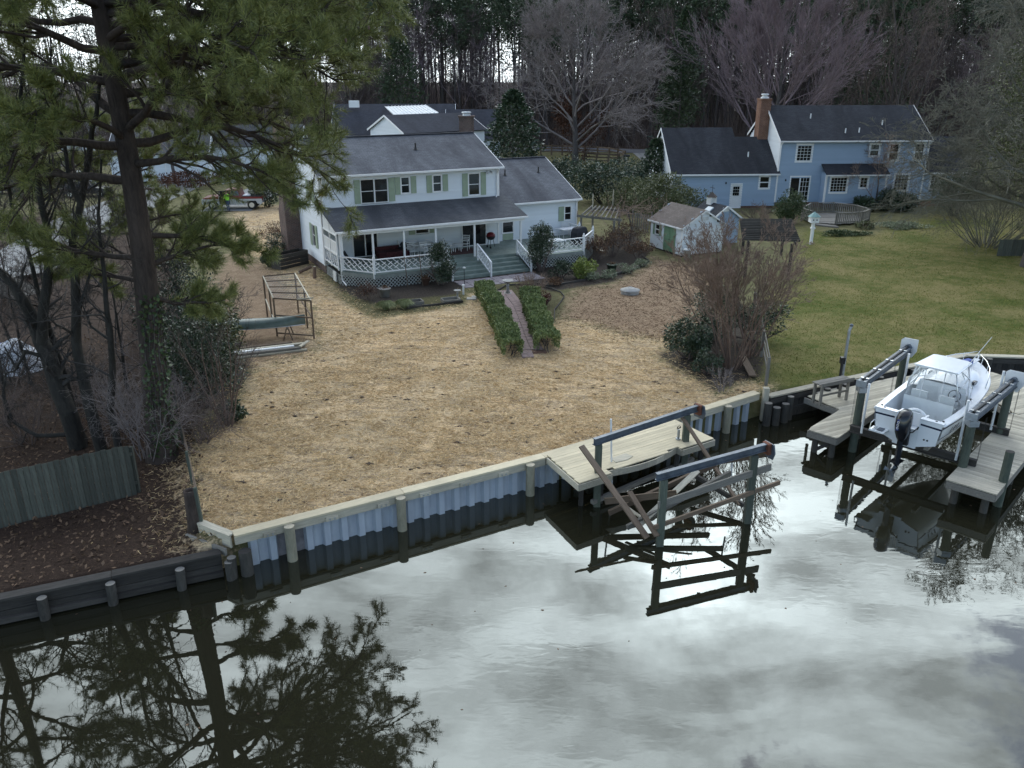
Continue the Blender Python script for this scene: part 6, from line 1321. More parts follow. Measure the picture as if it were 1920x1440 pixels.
# local x runs along the ridge towards the camera side gable
L, SD, SE, SR = 2.3, 2.4, 1.85, 2.7
for P0, U, N_, ln, gb in (((0,0,0), X_, -Y_, L, 0), ((L,0,0), Y_, X_, SD, 1), ((L,SD,0), -X_, Y_, L, 0), ((0,SD,0), -Y_, -X_, SD, 1)): siding('wall', bs_, P0, U, N_, ln, 0.1, SR-0.03 if gb else SE, (), 0.19, lap=0.04, mat='blue_siding', lim=gable_lim(SD, SE, SR) if gb else None)
r_ = roof(bs_, 'roof', 'roof_dark', [[(-0.2,-0.2,SE-0.04), (L+0.2,-0.2,SE-0.04), (L+0.2,SD/2,SR+0.05), (-0.2,SD/2,SR+0.05)], [(L+0.2,SD+0.2,SE-0.04), (-0.2,SD+0.2,SE-0.04), (-0.2,SD/2,SR+0.05), (L+0.2,SD/2,SR+0.05)]], 0.06)
b = B(); b.bar((L+0.2,-0.18,SE-0.09), (L+0.2,SD/2,SR), 0.04, 0.12); b.bar((L+0.2,SD+0.18,SE-0.09), (L+0.2,SD/2,SR), 0.04, 0.12); b.make('fascia', 'trim_white', bs_); B().box(L+0.01, L+0.05, SD/2-0.25, SD/2+0.25, 2.35, 2.62).make('gable_vent', 'trim_white', bs_)
s_ = (SR+0.05-SE+0.04)/(SD/2+0.2)
for x0, x1 in ((0.9, 1.5),):
    y0, y1 = 0.25, 0.75; b = B(); b.slab([(x0,y0,SE-0.04+s_*(y0+0.2)+0.1), (x1,y0,SE-0.04+s_*(y0+0.2)+0.1), (x1,y1,SE-0.04+s_*(y1+0.2)+0.1), (x0,y1,SE-0.04+s_*(y1+0.2)+0.1)], 0.08); b.make('skylight', 'vinyl_white', r_)
b = B(); b.box(0.35, 0.85, SD/2-0.25, SD/2+0.25, SR-0.1, SR+0.42); cu = b.make('cupola', 'trim_dull', bs_); B().lathe([(0.48, 0), (0.2, 0.22), (0.02, 0.36)], (0.6, SD/2, SR+0.42), 4).make('cupola_roof', 'roof_brown', cu); b = B(); b.tube((0.6, SD/2, SR+0.7), (0.6, SD/2, SR+1.25), 0.015); b.bar((0.35, SD/2, SR+1.05), (0.85, SD/2, SR+1.05), 0.015, 0.03); b.make('weathervane', 'black_metal', cu)
for w_ in (r_,): w_.data.uv_layers
# ------------------------------------------------------------------ pergolas
pg = thing('pergola', 'weathered grey pergola behind the reddish crape myrtle', 'pergola', (0, 0, 0))
PA, PB, PC_, PD = G(1486, 452, 2.3), G(1430, 449, 2.3), G(1398, 412, 2.3), G(1472, 413, 2.3)
for p in (PA, PB.lerp(PC_, 0.02)+V(-0.8, 0, 0), PC_, PD): plank('post', pg, (p.x, p.y, -0.1), (p.x, p.y, 2.15), 0.14, 0.14, 'wood_dark')
plank('beam', pg, PD+V(0.1,0.3,-0.1), PA+V(0.1,-0.3,-0.1), 0.06, 0.18, 'wood_dark'); plank('beam', pg, PC_+V(-0.2,0.3,-0.1), PB+V(-0.9,-0.3,-0.1), 0.06, 0.18, 'wood_dark')
for k in range(13): f = k/12; p, q = PD.lerp(PA, f)+V(0.45,0,0.02), PC_.lerp(PB+V(-0.8,0,0), f)+V(-0.4,0,0.02); plank('rafter', pg, p, q, 0.06, 0.13, 'wood_dark')
pg2 = thing('pergola', 'old wooden arbour overgrown with bare vine beside the white house deck', 'pergola', (0, 0, 0))
Q_ = [G(1090, 402, 2.2), G(1152, 410, 2.2), G(1162, 393, 2.2), G(1112, 388, 2.2)]
for p in Q_: plank('post', pg2, (p.x, p.y, -0.1), (p.x, p.y, 2.1), 0.13, 0.13, 'wood_grey')
plank('beam', pg2, Q_[0]+V(-0.3,0,-0.1), Q_[1]+V(0.5,0,-0.1), 0.06, 0.16, 'wood_grey'); plank('beam', pg2, Q_[3]+V(-0.3,0,-0.1), Q_[2]+V(0.5,0,-0.1), 0.06, 0.16, 'wood_grey')
for k in range(8): f = k/7; plank('rafter', pg2, Q_[0].lerp(Q_[1], f)+V(0,-0.4,0.04), Q_[3].lerp(Q_[2], f)+V(0,0.4,0.04), 0.05, 0.11, 'wood_grey')
for px_, py_ in ((1111, 394), (1149, 385)): p = G(px_, py_, 2.2); plank('pole', pg2, p, p+V(0,0,1.15), 0.06, 0.06, 'wood_tan')
rng = np.random.default_rng(77); S = []; C0 = (Q_[1]+Q_[2])/2+V(1.0, 0.3, 0)
for k in range(70):
    pts = limb(rng, np.array(C0)+rng.normal(size=3)*np.array([1.2, 0.9, 0.12])+np.array([0, 0, 0.15]), rng.normal(size=3)*np.array([1, 1, 0.4]), 1.7, 6, 0.02, 0.006, 0.45, -0.02); S += to_segs(pts)
    for c_ in sub_branches(rng, pts, 4, 0.5, 0.1, 0.9, 3, 0.5, 0.4, 0, 1.6): S += to_segs(c_[0])
vn = thing('vine', 'tangle of bare purple-brown vine sprawling over the old arbour', 'vine', (C0.x, C0.y, 0)); o = link('stems', segs_mesh('stems', [tuple(np.array(s)-np.array([C0.x, C0.y, 0, C0.x, C0.y, 0, 0, 0])) for s in S], 'twig_red'), vn)
b = B(); b.path([(0, 0, 0), (0.1, 0.05, 1.2), (-0.2, 0.1, 2.3)], 0.06, 6); b.make('trunk', 'bark_grey', vn)
# gate and fence posts behind the arbour
gt_ = thing('garden_gate', 'weathered picket gate between the old arbour and the white shed', 'gate', (0, 0, 0)); p, q = G(1190, 432, 0), G(1214, 437, 0)
for k in range(7): c = p.lerp(q, k/6); plank('picket', gt_, c, c+V(0,0,1.35), 0.1, 0.03, 'wood_grey', up=(0,-1,0))
for z in (0.3, 1.05): plank('rail', gt_, p+V(0,0.03,z), q+V(0,0.03,z), 0.03, 0.09, 'wood_grey')
for c in (p+V(-0.2,0,0), q+V(0.25,0,0)): plank('post', gt_, c, c+V(0,0,1.6), 0.11, 0.11, 'wood_grey')

# ------------------------------------------------------------------ brick path, edging
random.seed(31)
pth = struct(bpy.data.objects.new('garden_path', None)); COL.objects.link(pth)
CL = [G(942, 546, 0), G(963, 575, 0), G(977, 610, 0), G(988, 640, 0), G(1003, 672, 0)]; CL = [V(p.x, p.y, 0) for p in CL]
LN = [0]
for i in range(4): LN.append(LN[-1]+(CL[i+1]-CL[i]).length)
def cpt(s):
    for i in range(4):
        if s <= LN[i+1] or i == 3: d = (CL[i+1]-CL[i]).normalized(); return CL[i]+d*(s-LN[i]), d
s = 0.0
while s < LN[-1]-0.2:                                        # slabs of the walk, two across
    p, d = cpt(s+0.24); n = V(-d.y, d.x, 0)
    for k, (o0, w) in enumerate(((-0.27, 0.52), (0.27, 0.52))):
        if s > LN[-1]-1.2 and k == 1: continue
        plank('paving_slab', pth, p-d*0.23+n*o0+V(0,0,0.02+0.015*random.random()), p+d*0.23+n*o0+V(0,0,0.02+0.015*random.random()), w, 0.06, 'brick_path_slab', jit=0.006)
    s += 0.475
p, d = cpt(LN[-1]-0.75); n = V(-d.y, d.x, 0); q = p+n*0.3
for i in range(3):
    for j in range(3): plank('brick', pth, q+d*(i*0.11-0.1)+n*(j*0.21-0.3)+V(0,0,0.03), q+d*(i*0.11-0.1)+n*(j*0.21-0.1)+V(0,0,0.03), 0.095, 0.07, 'clay', jit=0.01)
ter = struct(bpy.data.objects.new('stone_terrace', None)); COL.objects.link(ter)
for i in range(9):
    for j in range(3):
        c = hl(6.3+i*0.58, -5.75-j*0.56, 0.015); a = 0.475+random.uniform(-0.03, 0.03); dd = V(math.cos(a), math.sin(a), 0); plank('flagstone', ter, c-dd*0.27, c+dd*0.27, 0.53, 0.05, 'flag', jit=0.008)
for px_, py_ in ((884, 560), (893, 557)): c = G(px_, py_, 0.02); plank('stepping_stone', ter, c-V(0.25,0,0), c+V(0.25,0,0), 0.4, 0.06, 'concrete')
def edging(pts, label, mat='wood_dark', h=0.12, w=0.07):
    e = thing('bed_edging', label, 'edging', (0, 0, 0)); P = [G(x, y, 0.05) for x, y in pts]
    for p, q in zip(P[:-1], P[1:]): plank('edging_board', e, p, q, w, h, mat)
edging([(868, 565), (820, 571), (763, 577)], 'dark timber edging in front of the left flower bed'); edging([(1005, 531), (1030, 536), (1045, 534), (1100, 524), (1150, 515), (1180, 507), (1208, 497), (1217, 489), (1203, 480)], 'dark timber edging curving round the right flower bed')
edging([(932, 545), (950, 534), (985, 533), (1010, 536), (1035, 541), (1052, 548), (1058, 556), (1050, 568), (1040, 580), (1039, 600)], 'thin dark edging of the small bed beside the right hedge', 'wood_dark', 0.07, 0.04)
# ------------------------------------------------------------------ garden ornaments
def bird_bath(loc, label, s=1.0):
    o = thing('bird_bath', label, 'bird bath', loc); B().box(-0.2*s, 0.2*s, -0.2*s, 0.2*s, 0, 0.06*s).make('base', 'stone', o); B().lathe([(0.14*s, 0.06*s), (0.09*s, 0.2*s), (0.07*s, 0.4*s), (0.1*s, 0.62*s)]).make('pedestal', 'stone', o, True); B().lathe([(0.1*s, 0.62*s), (0.28*s, 0.72*s), (0.32*s, 0.76*s), (0.3*s, 0.77*s), (0.2*s, 0.72*s), (0.02, 0.71*s)], n=18).make('bowl', 'concrete', o, True)
bird_bath(G(952, 551, 0), 'pale stone bird bath on a pedestal beside the path'); o = bird_bath(G(858, 560, 0), 'low pale bird bath at the corner of the left flower bed', 0.62)
sp = thing('septic_cover', 'round grey concrete tank cover in the bare brown ground', 'cover', G(1181, 550, 0)); B().lathe([(0.50, -0.1), (0.50, 0.14), (0.47, 0.17)], n=26).make('riser', 'stone', sp, True); B().lathe([(0.54, 0.165), (0.54, 0.21), (0.34, 0.25), (0.30, 0.29), (0.24, 0.31), (0.05, 0.31)], n=26).make('lid', 'concrete', sp, True); B().path([(-0.1, 0, 0.31), (-0.08, 0, 0.37), (0.08, 0, 0.37), (0.1, 0, 0.31)], 0.015, 5).make('handle', 'steel_galv', sp)
bx_ = thing('bird_house', 'white bird house with a teal roof on a tall post', 'bird house', G(1520, 458, 0)); B().box(-0.09, 0.09, -0.09, 0.09, 0, 1.55).make('post', 'trim_white', bx_); B().box(-0.28, 0.28, -0.28, 0.28, 1.55, 1.95).make('box', 'trim_white', bx_); B().lathe([(0.45, 1.95), (0.2, 2.15), (0.02, 2.28)], n=8).make('roof', 'teal_roof', bx_); B().box(-0.14, 0.14, -0.14, 0.14, 1.1, 1.2).make('baffle', 'trim_white', bx_)
for a in (-0.12, 0.12): B().tube((a, -0.283, 1.75), (a, -0.29, 1.75), 0.05).make('entrance', 'dark_void', bx_)
def planter(loc, r, h, mat, label, plant=None):
    o = thing('planter', label, 'planter', loc); B().lathe([(r*0.75, 0), (r, h), (r*1.05, h), (r*0.93, h-0.01), (r*0.9, h-0.06), (0.01, h-0.06)]).make('pot', mat, o, True)
    rng = np.random.default_rng(int(loc[0]*100) % 997); P = rng.normal(size=(60, 3))*np.array([r*0.4, r*0.4, 0.03])+np.array([0, 0, h]); link('plant', leaves_mesh('plant', P, 0.14, 'leaf_brown', rng, np.tile([0, 0, 1.0], (60, 1)), 0.3), o)
planter(G(722, 556, 0), 0.33, 0.46, 'concrete', 'pale round concrete planter before the porch lattice'); planter(G(1147, 508, 0), 0.32, 0.42, 'green_pot', 'dark green round pot in the right flower bed'); planter(hl(4.35, -5.3, 0.0), 0.26, 0.4, 'clay', 'brown clay pot under the porch trellis')
for px_, py_, w in ((845, 566, 0.9), (778, 570, 0.8)):
    p = G(px_, py_, 0); o = thing('raised_bed', 'small open timber frame in the left flower bed by the bird bath' if px_ > 800 else 'small square timber frame beside two pale grasses', 'planting frame', (p.x, p.y, 0), 0.4)
    for a, c in (((-w/2,-0.3,0.1),(w/2,-0.3,0.1)), ((-w/2,0.3,0.1),(w/2,0.3,0.1)), ((-w/2,-0.3,0.1),(-w/2,0.3,0.1)), ((w/2,-0.3,0.1),(w/2,0.3,0.1))): plank('side_board', o, a, c, 0.04, 0.18, 'wood_grey')
tr_ = thing('trellis', 'rustic brown trellis of poles leaning in front of the porch railing', 'trellis', hl(3.6, -5.35, 0), 0.475)
for x in (-0.35, 0.55): B().tube((x, 0, 0), (x-0.12, 0.05, 1.75), 0.025, n=5).make('pole', 'wood_brown', tr_)
for z, a, c in ((1.65, -0.75, 0.7), (0.55, 0.2, 1.3), (0.25, 0.2, 1.2)): B().tube((a, 0, z), (c, 0.03, z+0.04), 0.022, n=5).make('crossbar', 'wood_brown', tr_)
sk = thing('shepherd_hook', 'thin black garden lamp on a stake beside the steps', 'garden lamp', G(871, 538, 0)); B().tube((0, 0, 0), (0, 0, 1.05), 0.018, n=6).make('stake', 'black_metal', sk); B().lathe([(0.02, 1.05), (0.09, 1.08), (0.09, 1.12), (0.02, 1.17)], n=8).make('lamp_head', 'trim_dull', sk)
sk = thing('hose_post', 'short white post beside the garden lamp', 'post', G(869, 552, 0)); B().box(-0.05, 0.05, -0.05, 0.05, 0, 0.5).make('post', 'trim_white', sk); B().box(-0.07, 0.07, -0.07, 0.07, 0.5, 0.54).make('cap', 'trim_white', sk)
# ------------------------------------------------------------------ canoe on trestles, lumber, wire pen on the left of the yard
c0, c1 = G(418, 606, 0.85), G(572, 598, 0.85); cd = (c1-c0); CLn = 5.0; cd = cd.normalized(); c0 = c1-cd*CLn; cth = math.atan2(cd.y, cd.x)
cn = thing('canoe', 'dark green canoe turned upside down on trestles', 'canoe', (c0.x, c0.y, 0.62), cth); rings = []
for t in np.linspace(0, 1, 17):
    w = 0.44*math.sin(math.pi*min(max(t, 0.012), 0.988))**0.62; h = 0.36+0.10*abs(2*t-1)**3; e = 0.14*abs(2*t-1)**4
    rings.append([(t*CLn, w*math.cos(a)*(1 if abs(math.cos(a)) < 0.98 else 1), -e*0.0+h*math.sin(a)**0.75 if a not in (0, math.pi) else 0.0) for a in np.linspace(0, math.pi, 11)])
B().loft(rings, False).make('hull', 'canoe_green', cn, True)
for sg in (1, -1): B().path([(t*CLn, sg*0.445*math.sin(math.pi*min(max(t, 0.012), 0.988))**0.62, 0.0) for t in np.linspace(0, 1, 17)], 0.018, 5).make('gunwale', 'aluminium', cn)
for px_, lab in ((480, 'left wooden trestle under the green canoe'), (553, 'right wooden trestle under the green canoe')):
    f = 0.36 if px_ == 480 else 0.84; c = c0+cd*(CLn*f); o = thing('trestle', lab, 'trestle', (c.x, c.y, 0), cth+math.pi/2, 'trestles carrying the canoe'); plank('top_beam', o, (-0.55, 0, 0.58), (0.55, 0, 0.58), 0.09, 0.07, 'wood_brown')
    for x in (-0.42, 0.42):
        for y in (-0.2, 0.2): plank('leg', o, (x, y, 0), (x, y*0.2, 0.56), 0.08, 0.05, 'wood_brown')
lum = [(0.0, 0.05, 4.6, 'wood_tan'), (0.22, 0.05, 4.3, 'wood_grey'), (0.44, 0.05, 4.0, 'wood_grey'), (0.66, 0.06, 3.8, 'wood_tan'), (0.12, 0.14, 3.9, 'wood_grey'), (0.40, 0.15, 3.4, 'pvc_white'), (0.60, 0.16, 4.2, 'wood_tan'), (0.86, 0.05, 4.2, 'wood_grey'), (0.95, 0.15, 3.0, 'wood_brown')]
l0, l1 = G(450, 672, 0), G(578, 657, 0); ld = (l1-l0).normalized(); ln_ = V(-ld.y, ld.x, 0)
for i, (o_, z, L, m) in enumerate(lum):
    e = l1-ld*(0.05+0.25*(i % 3)); o = plank('stacked_board', None, e-ld*L+ln_*o_+V(0,0,z), e+ln_*o_+V(0,0,z), 0.17, 0.07, m)
    tag(o, ('lowest grey board at the front of the lumber pile', 'second board from the front of the lumber pile', 'third board from the front of the lumber pile', 'tan board in the middle of the lumber pile', 'grey board lying on top at the front of the lumber pile', 'white board lying on top of the lumber pile', 'long tan board on top towards the back of the lumber pile', 'grey board at the back of the lumber pile', 'short brown board topmost at the back of the lumber pile')[i], 'board', 'boards of the lumber pile by the canoe')
tag(plank('stacked_board', None, l1+V(-0.35,-0.05,0.19), l1+V(-0.15,0.7,0.21), 0.14, 0.05, 'wood_tan'), 'short pale board laid across the right end of the lumber pile', 'board', 'boards of the lumber pile by the canoe')
pen = thing('wire_pen', 'open pen frame of thin brown poles behind the canoe', 'pen', (0, 0, 0))
K = lambda x, y: (340+x/6, 480+y/6)
b0 = G(*K(975, 690), 0); pA, pB, pC, pD_ = G(*K(1495, 930), 0), G(*K(1080, 900), 0), G(*K(970, 680), 0), G(*K(1320, 640), 0)
HP = 1.9
TA, TB, TC, TD = [V(p.x, p.y, h) for p, h in ((pA, HP-0.1), (pB, HP-0.1), (pC, HP+0.15), (pD_, HP+0.15))]
for p, t_ in ((pA, TA), (pB, TB), (pC, TC), (pD_, TD), (pA.lerp(pD_, 0.4), TA.lerp(TD, 0.4)), (pB.lerp(pC, 0.4), TB.lerp(TC, 0.4))): plank('post', pen, p, t_, 0.07, 0.07, 'wood_brown')
for p, q, m in ((TA, TB, 'wood_brown'), (TC, TD, 'wood_brown'), (TA, TD, 'wood_tan'), (TB, TC, 'wood_tan'), (pA+V(0,0,0.15), pB+V(0,0,0.15), 'wood_brown'), (pA+V(0,0,1.0), pB+V(0,0,1.0), 'wood_brown'), (pA+V(0,0,1.0), pD_+V(0,0,1.0), 'wood_brown'), (pC+V(0,0,0.9), pB+V(0,0,0.5), 'wood_tan'), (TA+V(0.05,0.3,0.05), TA.lerp(TB, 0.35)+V(0,-0.1,0.05), 'wood_tan')): plank('rail', pen, p, q, 0.05, 0.06, m)
for f in (0.25, 0.5, 0.75): plank('rail', pen, TA.lerp(TD, f), TB.lerp(TC, f), 0.04, 0.05, 'wood_brown')
b = B()
for (p, q) in ((TA, TB), ):
    for k in range(1, 22): f = k/22; b.tube(TA.lerp(TB, f), TD.lerp(TC, f), 0.004, n=3, cap=False)
    for k in range(1, 14): f = k/14; b.tube(TA.lerp(TD, f), TB.lerp(TC, f), 0.004, n=3, cap=False)
stuff(b.make('wire_mesh', 'steel_galv', pen))
# firewood and box by the house wall
for i, (px_, py_, lab) in enumerate(((572, 512, 'short log leaning by the left house corner'), (590, 522, 'upright cut timber block by the left house corner'))):
    p = G(px_, py_, 0); o = thing('cut_log', lab, 'log', (p.x, p.y, 0)); B().tube((-0.3, -0.3, 0.1) if i == 0 else (0, 0, 0), (0.3, 0.35, 0.3) if i == 0 else (0.05, 0.02, 0.7), 0.1).make('bark', 'bark_tan', o); B().tube((-0.303, -0.303, 0.099) if i == 0 else (0.05, 0.02, 0.7), (-0.31, -0.31, 0.097) if i == 0 else (0.051, 0.02, 0.712), 0.09).make('cut_end', 'pile_end', o)
# low dark bin by the chimney
wb = thing('wood_bin', 'long dark plank bin beside the left house wall', 'bin', (*G(545, 500, 0).xy, 0), 0.95)
for z in (0.15, 0.38, 0.61, 0.84):
    for y in (-0.45, 0.45): plank('side_board', wb, (-1.1, y, z), (1.1, y, z), 0.03, 0.2, 'wood_dark')
    for x in (-1.1, 1.1): plank('end_board', wb, (x, -0.43, z), (x, 0.43, z), 0.03, 0.2, 'wood_dark')
# ------------------------------------------------------------------ fences
fc = thing('board_fence', 'mossy grey board fence under the trees on the left', 'fence', (0, 0, 0))
f0, f1 = V(*gp(-40, 1000)), V(*gp(262, 925)); f0.z = f1.z = -0.32; fd = (f1-f0).normalized(); L = (f1-f0).length; n = int(L/0.15); fn = V(-fd.y, fd.x, 0)
for k in range(n): c = f0+fd*(k*0.15+0.07); h = 1.62+random.uniform(-0.03, 0.03); plank('fence_board', fc, c, c+V(0,0,h), 0.14, 0.022, 'fence_wood', up=tuple(-fn), jit=0.006)
for z in (0.35, 1.3): plank('rail', fc, f0+fn*0.06+V(0,0,z), f1+fn*0.06+V(0,0,z), 0.05, 0.09, 'fence_wood')
for k in range(4): c = f0+fd*(L*k/3)+fn*0.13; plank('post', fc, c, c+V(0,0,1.5), 0.1, 0.1, 'fence_wood')
sf_ = thing('wire_fence', 'thin leaning post and wire fence along the left edge of the straw', 'fence', (0, 0, 0)); P = [V(*gp(x, y)) for x, y in ((380, 985), (362, 905), (345, 830), (335, 770))]
for i, p in enumerate(P): plank('post', sf_, p+V(0,0,-0.3), p+V(-0.05,0,1.15-0.1*i), 0.08, 0.08, 'wood_green')
for p, q in zip(P[:-1], P[1:]):
    for z in (0.3, 0.65, 1.0): plank('rail', sf_, p+V(0,0,z), q+V(0,0,z-0.1), 0.02, 0.05, 'wood_brown')
stp = thing('tree_stump', 'cut hollow trunk stump at the end of the wire fence', 'stump', gp(366, 985)); B().lathe([(0.24, -0.3), (0.19, 0.1), (0.165, 0.9), (0.17, 1.05), (0.12, 1.05), (0.11, 0.9)], n=14).make('trunk', 'bark_pine', stp, True); B().lathe([(0.11, 0.95), (0.01, 0.96)], n=12).make('hollow', 'wood_tan', stp)
rf_ = thing('rail_fence', 'short weathered rail fence beside the crape myrtle', 'fence', (0, 0, 0)); P = [G(x, y, 0) for x, y in ((1436, 722), (1427, 668), (1418, 625), (1412, 590))]
for i, p in enumerate(P): plank('post', rf_, p+V(0,0,-0.2), p+V(0,0,1.15), 0.11, 0.11, 'wood_grey')
for p, q in zip(P[:-1], P[1:]):
    for z in (0.35, 0.7, 1.02): plank('rail', rf_, p+V(0.06,0,z), q+V(0.06,0,z), 0.035, 0.11, 'wood_grey')
tag(plank('leaning_board', None, G(1392, 668, 0.25), G(1412, 705, 0.12), 0.3, 0.05, 'wood_brown'), 'broad weathered board lying under the crape myrtle', 'board')
# split rail fence near the road
sr = thing('split_rail_fence', 'brown split rail fence along the bend of the road', 'fence', (0, 0, 0)); P = [G(x, y, 0) for x, y in ((1014, 290), (1034, 291), (1054, 291), (1097, 293), (1120, 294), (1142, 296), (1158, 299), (1171, 303), (1160, 309), (1140, 309), (1118, 308), (1096, 306))]
for p in P: plank('post', sr, p+V(0,0,-0.1), p+V(0,0,1.45), 0.22, 0.22, 'wood_brown')
for p, q in zip(P[:-1], P[1:]):
    for z in (0.5, 0.9, 1.3): plank('rail', sr, p+V(0,0,z), q+V(0,0,z), 0.1, 0.16, 'wood_brown')
mb_ = thing('mailbox', 'black mailbox on a post at the corner of the drive', 'mailbox', G(1174, 311, 0)); B().box(-0.08, 0.08, -0.08, 0.08, 0, 1.1).make('post', 'wood_tan', mb_); B().loft([[(x, 0.2*math.cos(a), 1.25+0.17*max(-0.6, math.sin(a))) for a in np.linspace(0, 6.28, 11)[:-1]] for x in (-0.4, 0.4)]).make('box', 'black_metal', mb_)
sp_ = thing('street_sign', 'thin dark sign post beside the far road', 'sign post', G(1212, 298, 0)); B().tube((0, 0, 0), (0, 0, 3.1), 0.06, n=6).make('post', 'black_metal', sp_); B().box(-0.1, 0.8, -0.02, 0.02, 2.9, 3.1).make('blade', 'green_pot', sp_)

# ------------------------------------------------------------------ pickup, person, far cars
def lin(*p): return [tuple(q) for q in p]
def vehicle_wheel(par, x, y, r=0.36):
    w = B(); w.tube((x, y-0.11, r), (x, y+0.11, r), r, n=16); o = w.make('wheel', 'black_rubber', par); s = -1 if y < 0 else 1; B().tube((x, y+s*0.10, r), (x, y+s*0.125, r), r*0.58, n=12).make('rim', 'aluminium', o)
tk_p = G(438, 393, 0); tk = thing('pickup_truck', 'maroon and silver pickup with its door open on the driveway', 'pickup', (tk_p.x, tk_p.y+0.6, 0.05), math.pi+0.10)
# local x forward (photo left), y towards the house side
def body(par, name, prof, w, mat, inset=None): b = B(); n = len(prof); b.loft([[(x, -w, z) for x, z in prof], [(x, w, z) for x, z in prof]]); return b.make(name, mat, par)
lowp = [(-2.55, 0.52), (-2.55, 0.92), (2.5, 0.92), (2.62, 0.75), (2.6, 0.5), (2.25, 0.45), (2.1, 0.75), (1.35, 0.75), (1.2, 0.42), (-1.1, 0.42), (-1.25, 0.75), (-2.0, 0.75), (-2.15, 0.48)]
body(tk, 'lower_body', lowp, 0.93, 'silver_paint'); body(tk, 'upper_body', [(-2.55, 0.921), (-2.55, 1.08), (-0.75, 1.10), (-0.72, 1.12), (1.2, 1.15), (2.45, 1.02), (2.5, 0.921)], 0.93, 'red_paint')
body(tk, 'bed', [(-2.45, 1.085), (-2.45, 1.13), (-0.78, 1.13), (-0.78, 1.085)], 0.82, 'cover_black'); body(tk, 'tonneau', [(-1.5, 1.131), (-1.5, 1.18), (-0.85, 1.18), (-0.85, 1.131)], 0.6, 'tarp_white')
b = B(); b.loft([[(-0.75, s*0.88, 1.11), (1.25, s*0.88, 1.14), (0.55, s*0.76, 1.68), (-0.6, s*0.78, 1.70)] for s in (-1, 1)]); cb_ = b.make('cab', 'red_paint', tk)
for s in (-1, 1):
    B().add([(-0.62, s*0.868, 1.2), (0.18, s*0.868, 1.2), (0.12, s*0.785, 1.62), (-0.52, s*0.79, 1.62)], [(0,1,2,3)]).make('side_window', 'glass_dark', cb_)
B().add([(1.2, -0.82, 1.19), (1.2, 0.82, 1.19), (0.6, 0.72, 1.64), (0.6, -0.72, 1.64)], [(0,1,2,3)]).make('windscreen', 'glass_clear', cb_)
b = B(); b.box(0.22, 1.1, 0.8, 0.945, 0.5, 1.62); b.make('door_opening', 'dark_void', tk); b = B(); b.loft([[(1.12, 0.95, 0.48), (1.12, 0.95, 1.12), (1.0, 0.93, 1.2), (1.0, 0.93, 1.6)], [(0.95, 1.85, 0.48), (0.95, 1.85, 1.12), (0.9, 1.8, 1.2), (0.9, 1.6, 1.6)]], False); b.make('door', 'silver_paint', tk)
for x, y in ((1.72, 0.82), (1.72, -0.82), (-1.62, 0.82), (-1.62, -0.82)): vehicle_wheel(tk, x, y, 0.38)
for y in (-0.7, 0.7): B().box(2.5, 2.64, y-0.16, y+0.16, 0.72, 0.9).make('headlight', 'vinyl_white', tk); B().box(-2.58, -2.54, y-0.12, y+0.12, 0.75, 1.0).make('tail_light', 'red_paint', tk)
B().box(2.55, 2.72, -0.9, 0.9, 0.42, 0.6).make('bumper', 'chrome', tk); B().box(-2.7, -2.55, -0.9, 0.9, 0.45, 0.6).make('bumper', 'chrome', tk)
# person beside the open door: one skinned figure, clothed
def person(loc, rot, label):
    o = thing('person', label, 'person', loc, rot)
    vs_ = [(0,0,0.93), (0,0.0,1.15), (0,0.02,1.38), (0,0.03,1.50), (0,0.03,1.62), (0.19,0.02,1.40), (0.27,0.06,1.15), (0.22,0.28,1.02), (-0.19,0.02,1.40), (-0.26,0.05,1.14), (-0.2,0.24,1.0), (0.1,0,0.88), (0.12,0.02,0.48), (0.12,-0.03,0.08), (0.13,0.12,0.04), (-0.1,0,0.88), (-0.12,0.04,0.48), (-0.12,0.0,0.08), (-0.13,0.14,0.04)]
    ed = [(0,1),(1,2),(2,3),(3,4),(2,5),(5,6),(6,7),(2,8),(8,9),(9,10),(0,11),(11,12),(12,13),(13,14),(0,15),(15,16),(16,17),(17,18)]
    rad = [0.16,0.16,0.17,0.062,0.10,0.08,0.058,0.045,0.08,0.058,0.045,0.10,0.072,0.05,0.045,0.10,0.072,0.05,0.045]
    me = bpy.data.meshes.new('body'); me.from_pydata(vs_, ed, []); bo = link('body', me, o); bo.modifiers.new('s', 'SKIN')
    for i, r_ in enumerate(rad): me.skin_vertices[0].data[i].radius = (r_, r_*0.8)
    me.skin_vertices[0].data[0].use_root = True; ss = bo.modifiers.new('u', 'SUBSURF'); ss.levels = ss.render_levels = 1
    t = NT('person_cloth'); g = t.N('ShaderNodeTexCoord'); sp2 = t.N('ShaderNodeSeparateXYZ'); t.L(g.outputs['Object'], sp2.inputs[0])
    c = t.mixc(t.math('GREATER_THAN', sp2.outputs[2], 0.95), (0.05, 0.075, 0.13), (0.34, 0.85, 0.05)); c = t.mixc(t.math('GREATER_THAN', sp2.outputs[2], 1.47), c, (0.40, 0.24, 0.17)); c = t.mixc(t.math('LESS_THAN', sp2.outputs[2], 0.1), c, (0.03, 0.025, 0.02)); t.color(c); t.set(0.8)
    me.materials.append(MAT['person_cloth'])
    b = B(); b.loft([[(0.085*s*math.cos(a), 0.03+0.10*s*math.sin(a), z) for a in np.linspace(0, 6.28, 13)[:-1]] for z, s in ((1.60, 0.75), (1.68, 0.98), (1.75, 0.95), (1.80, 0.6))]); b.make('hair', 'hair', o, True)
person((tk_p.x-0.15, tk_p.y-0.85, 0.0), 2.6, 'person in a bright lime safety jacket standing at the open pickup door')
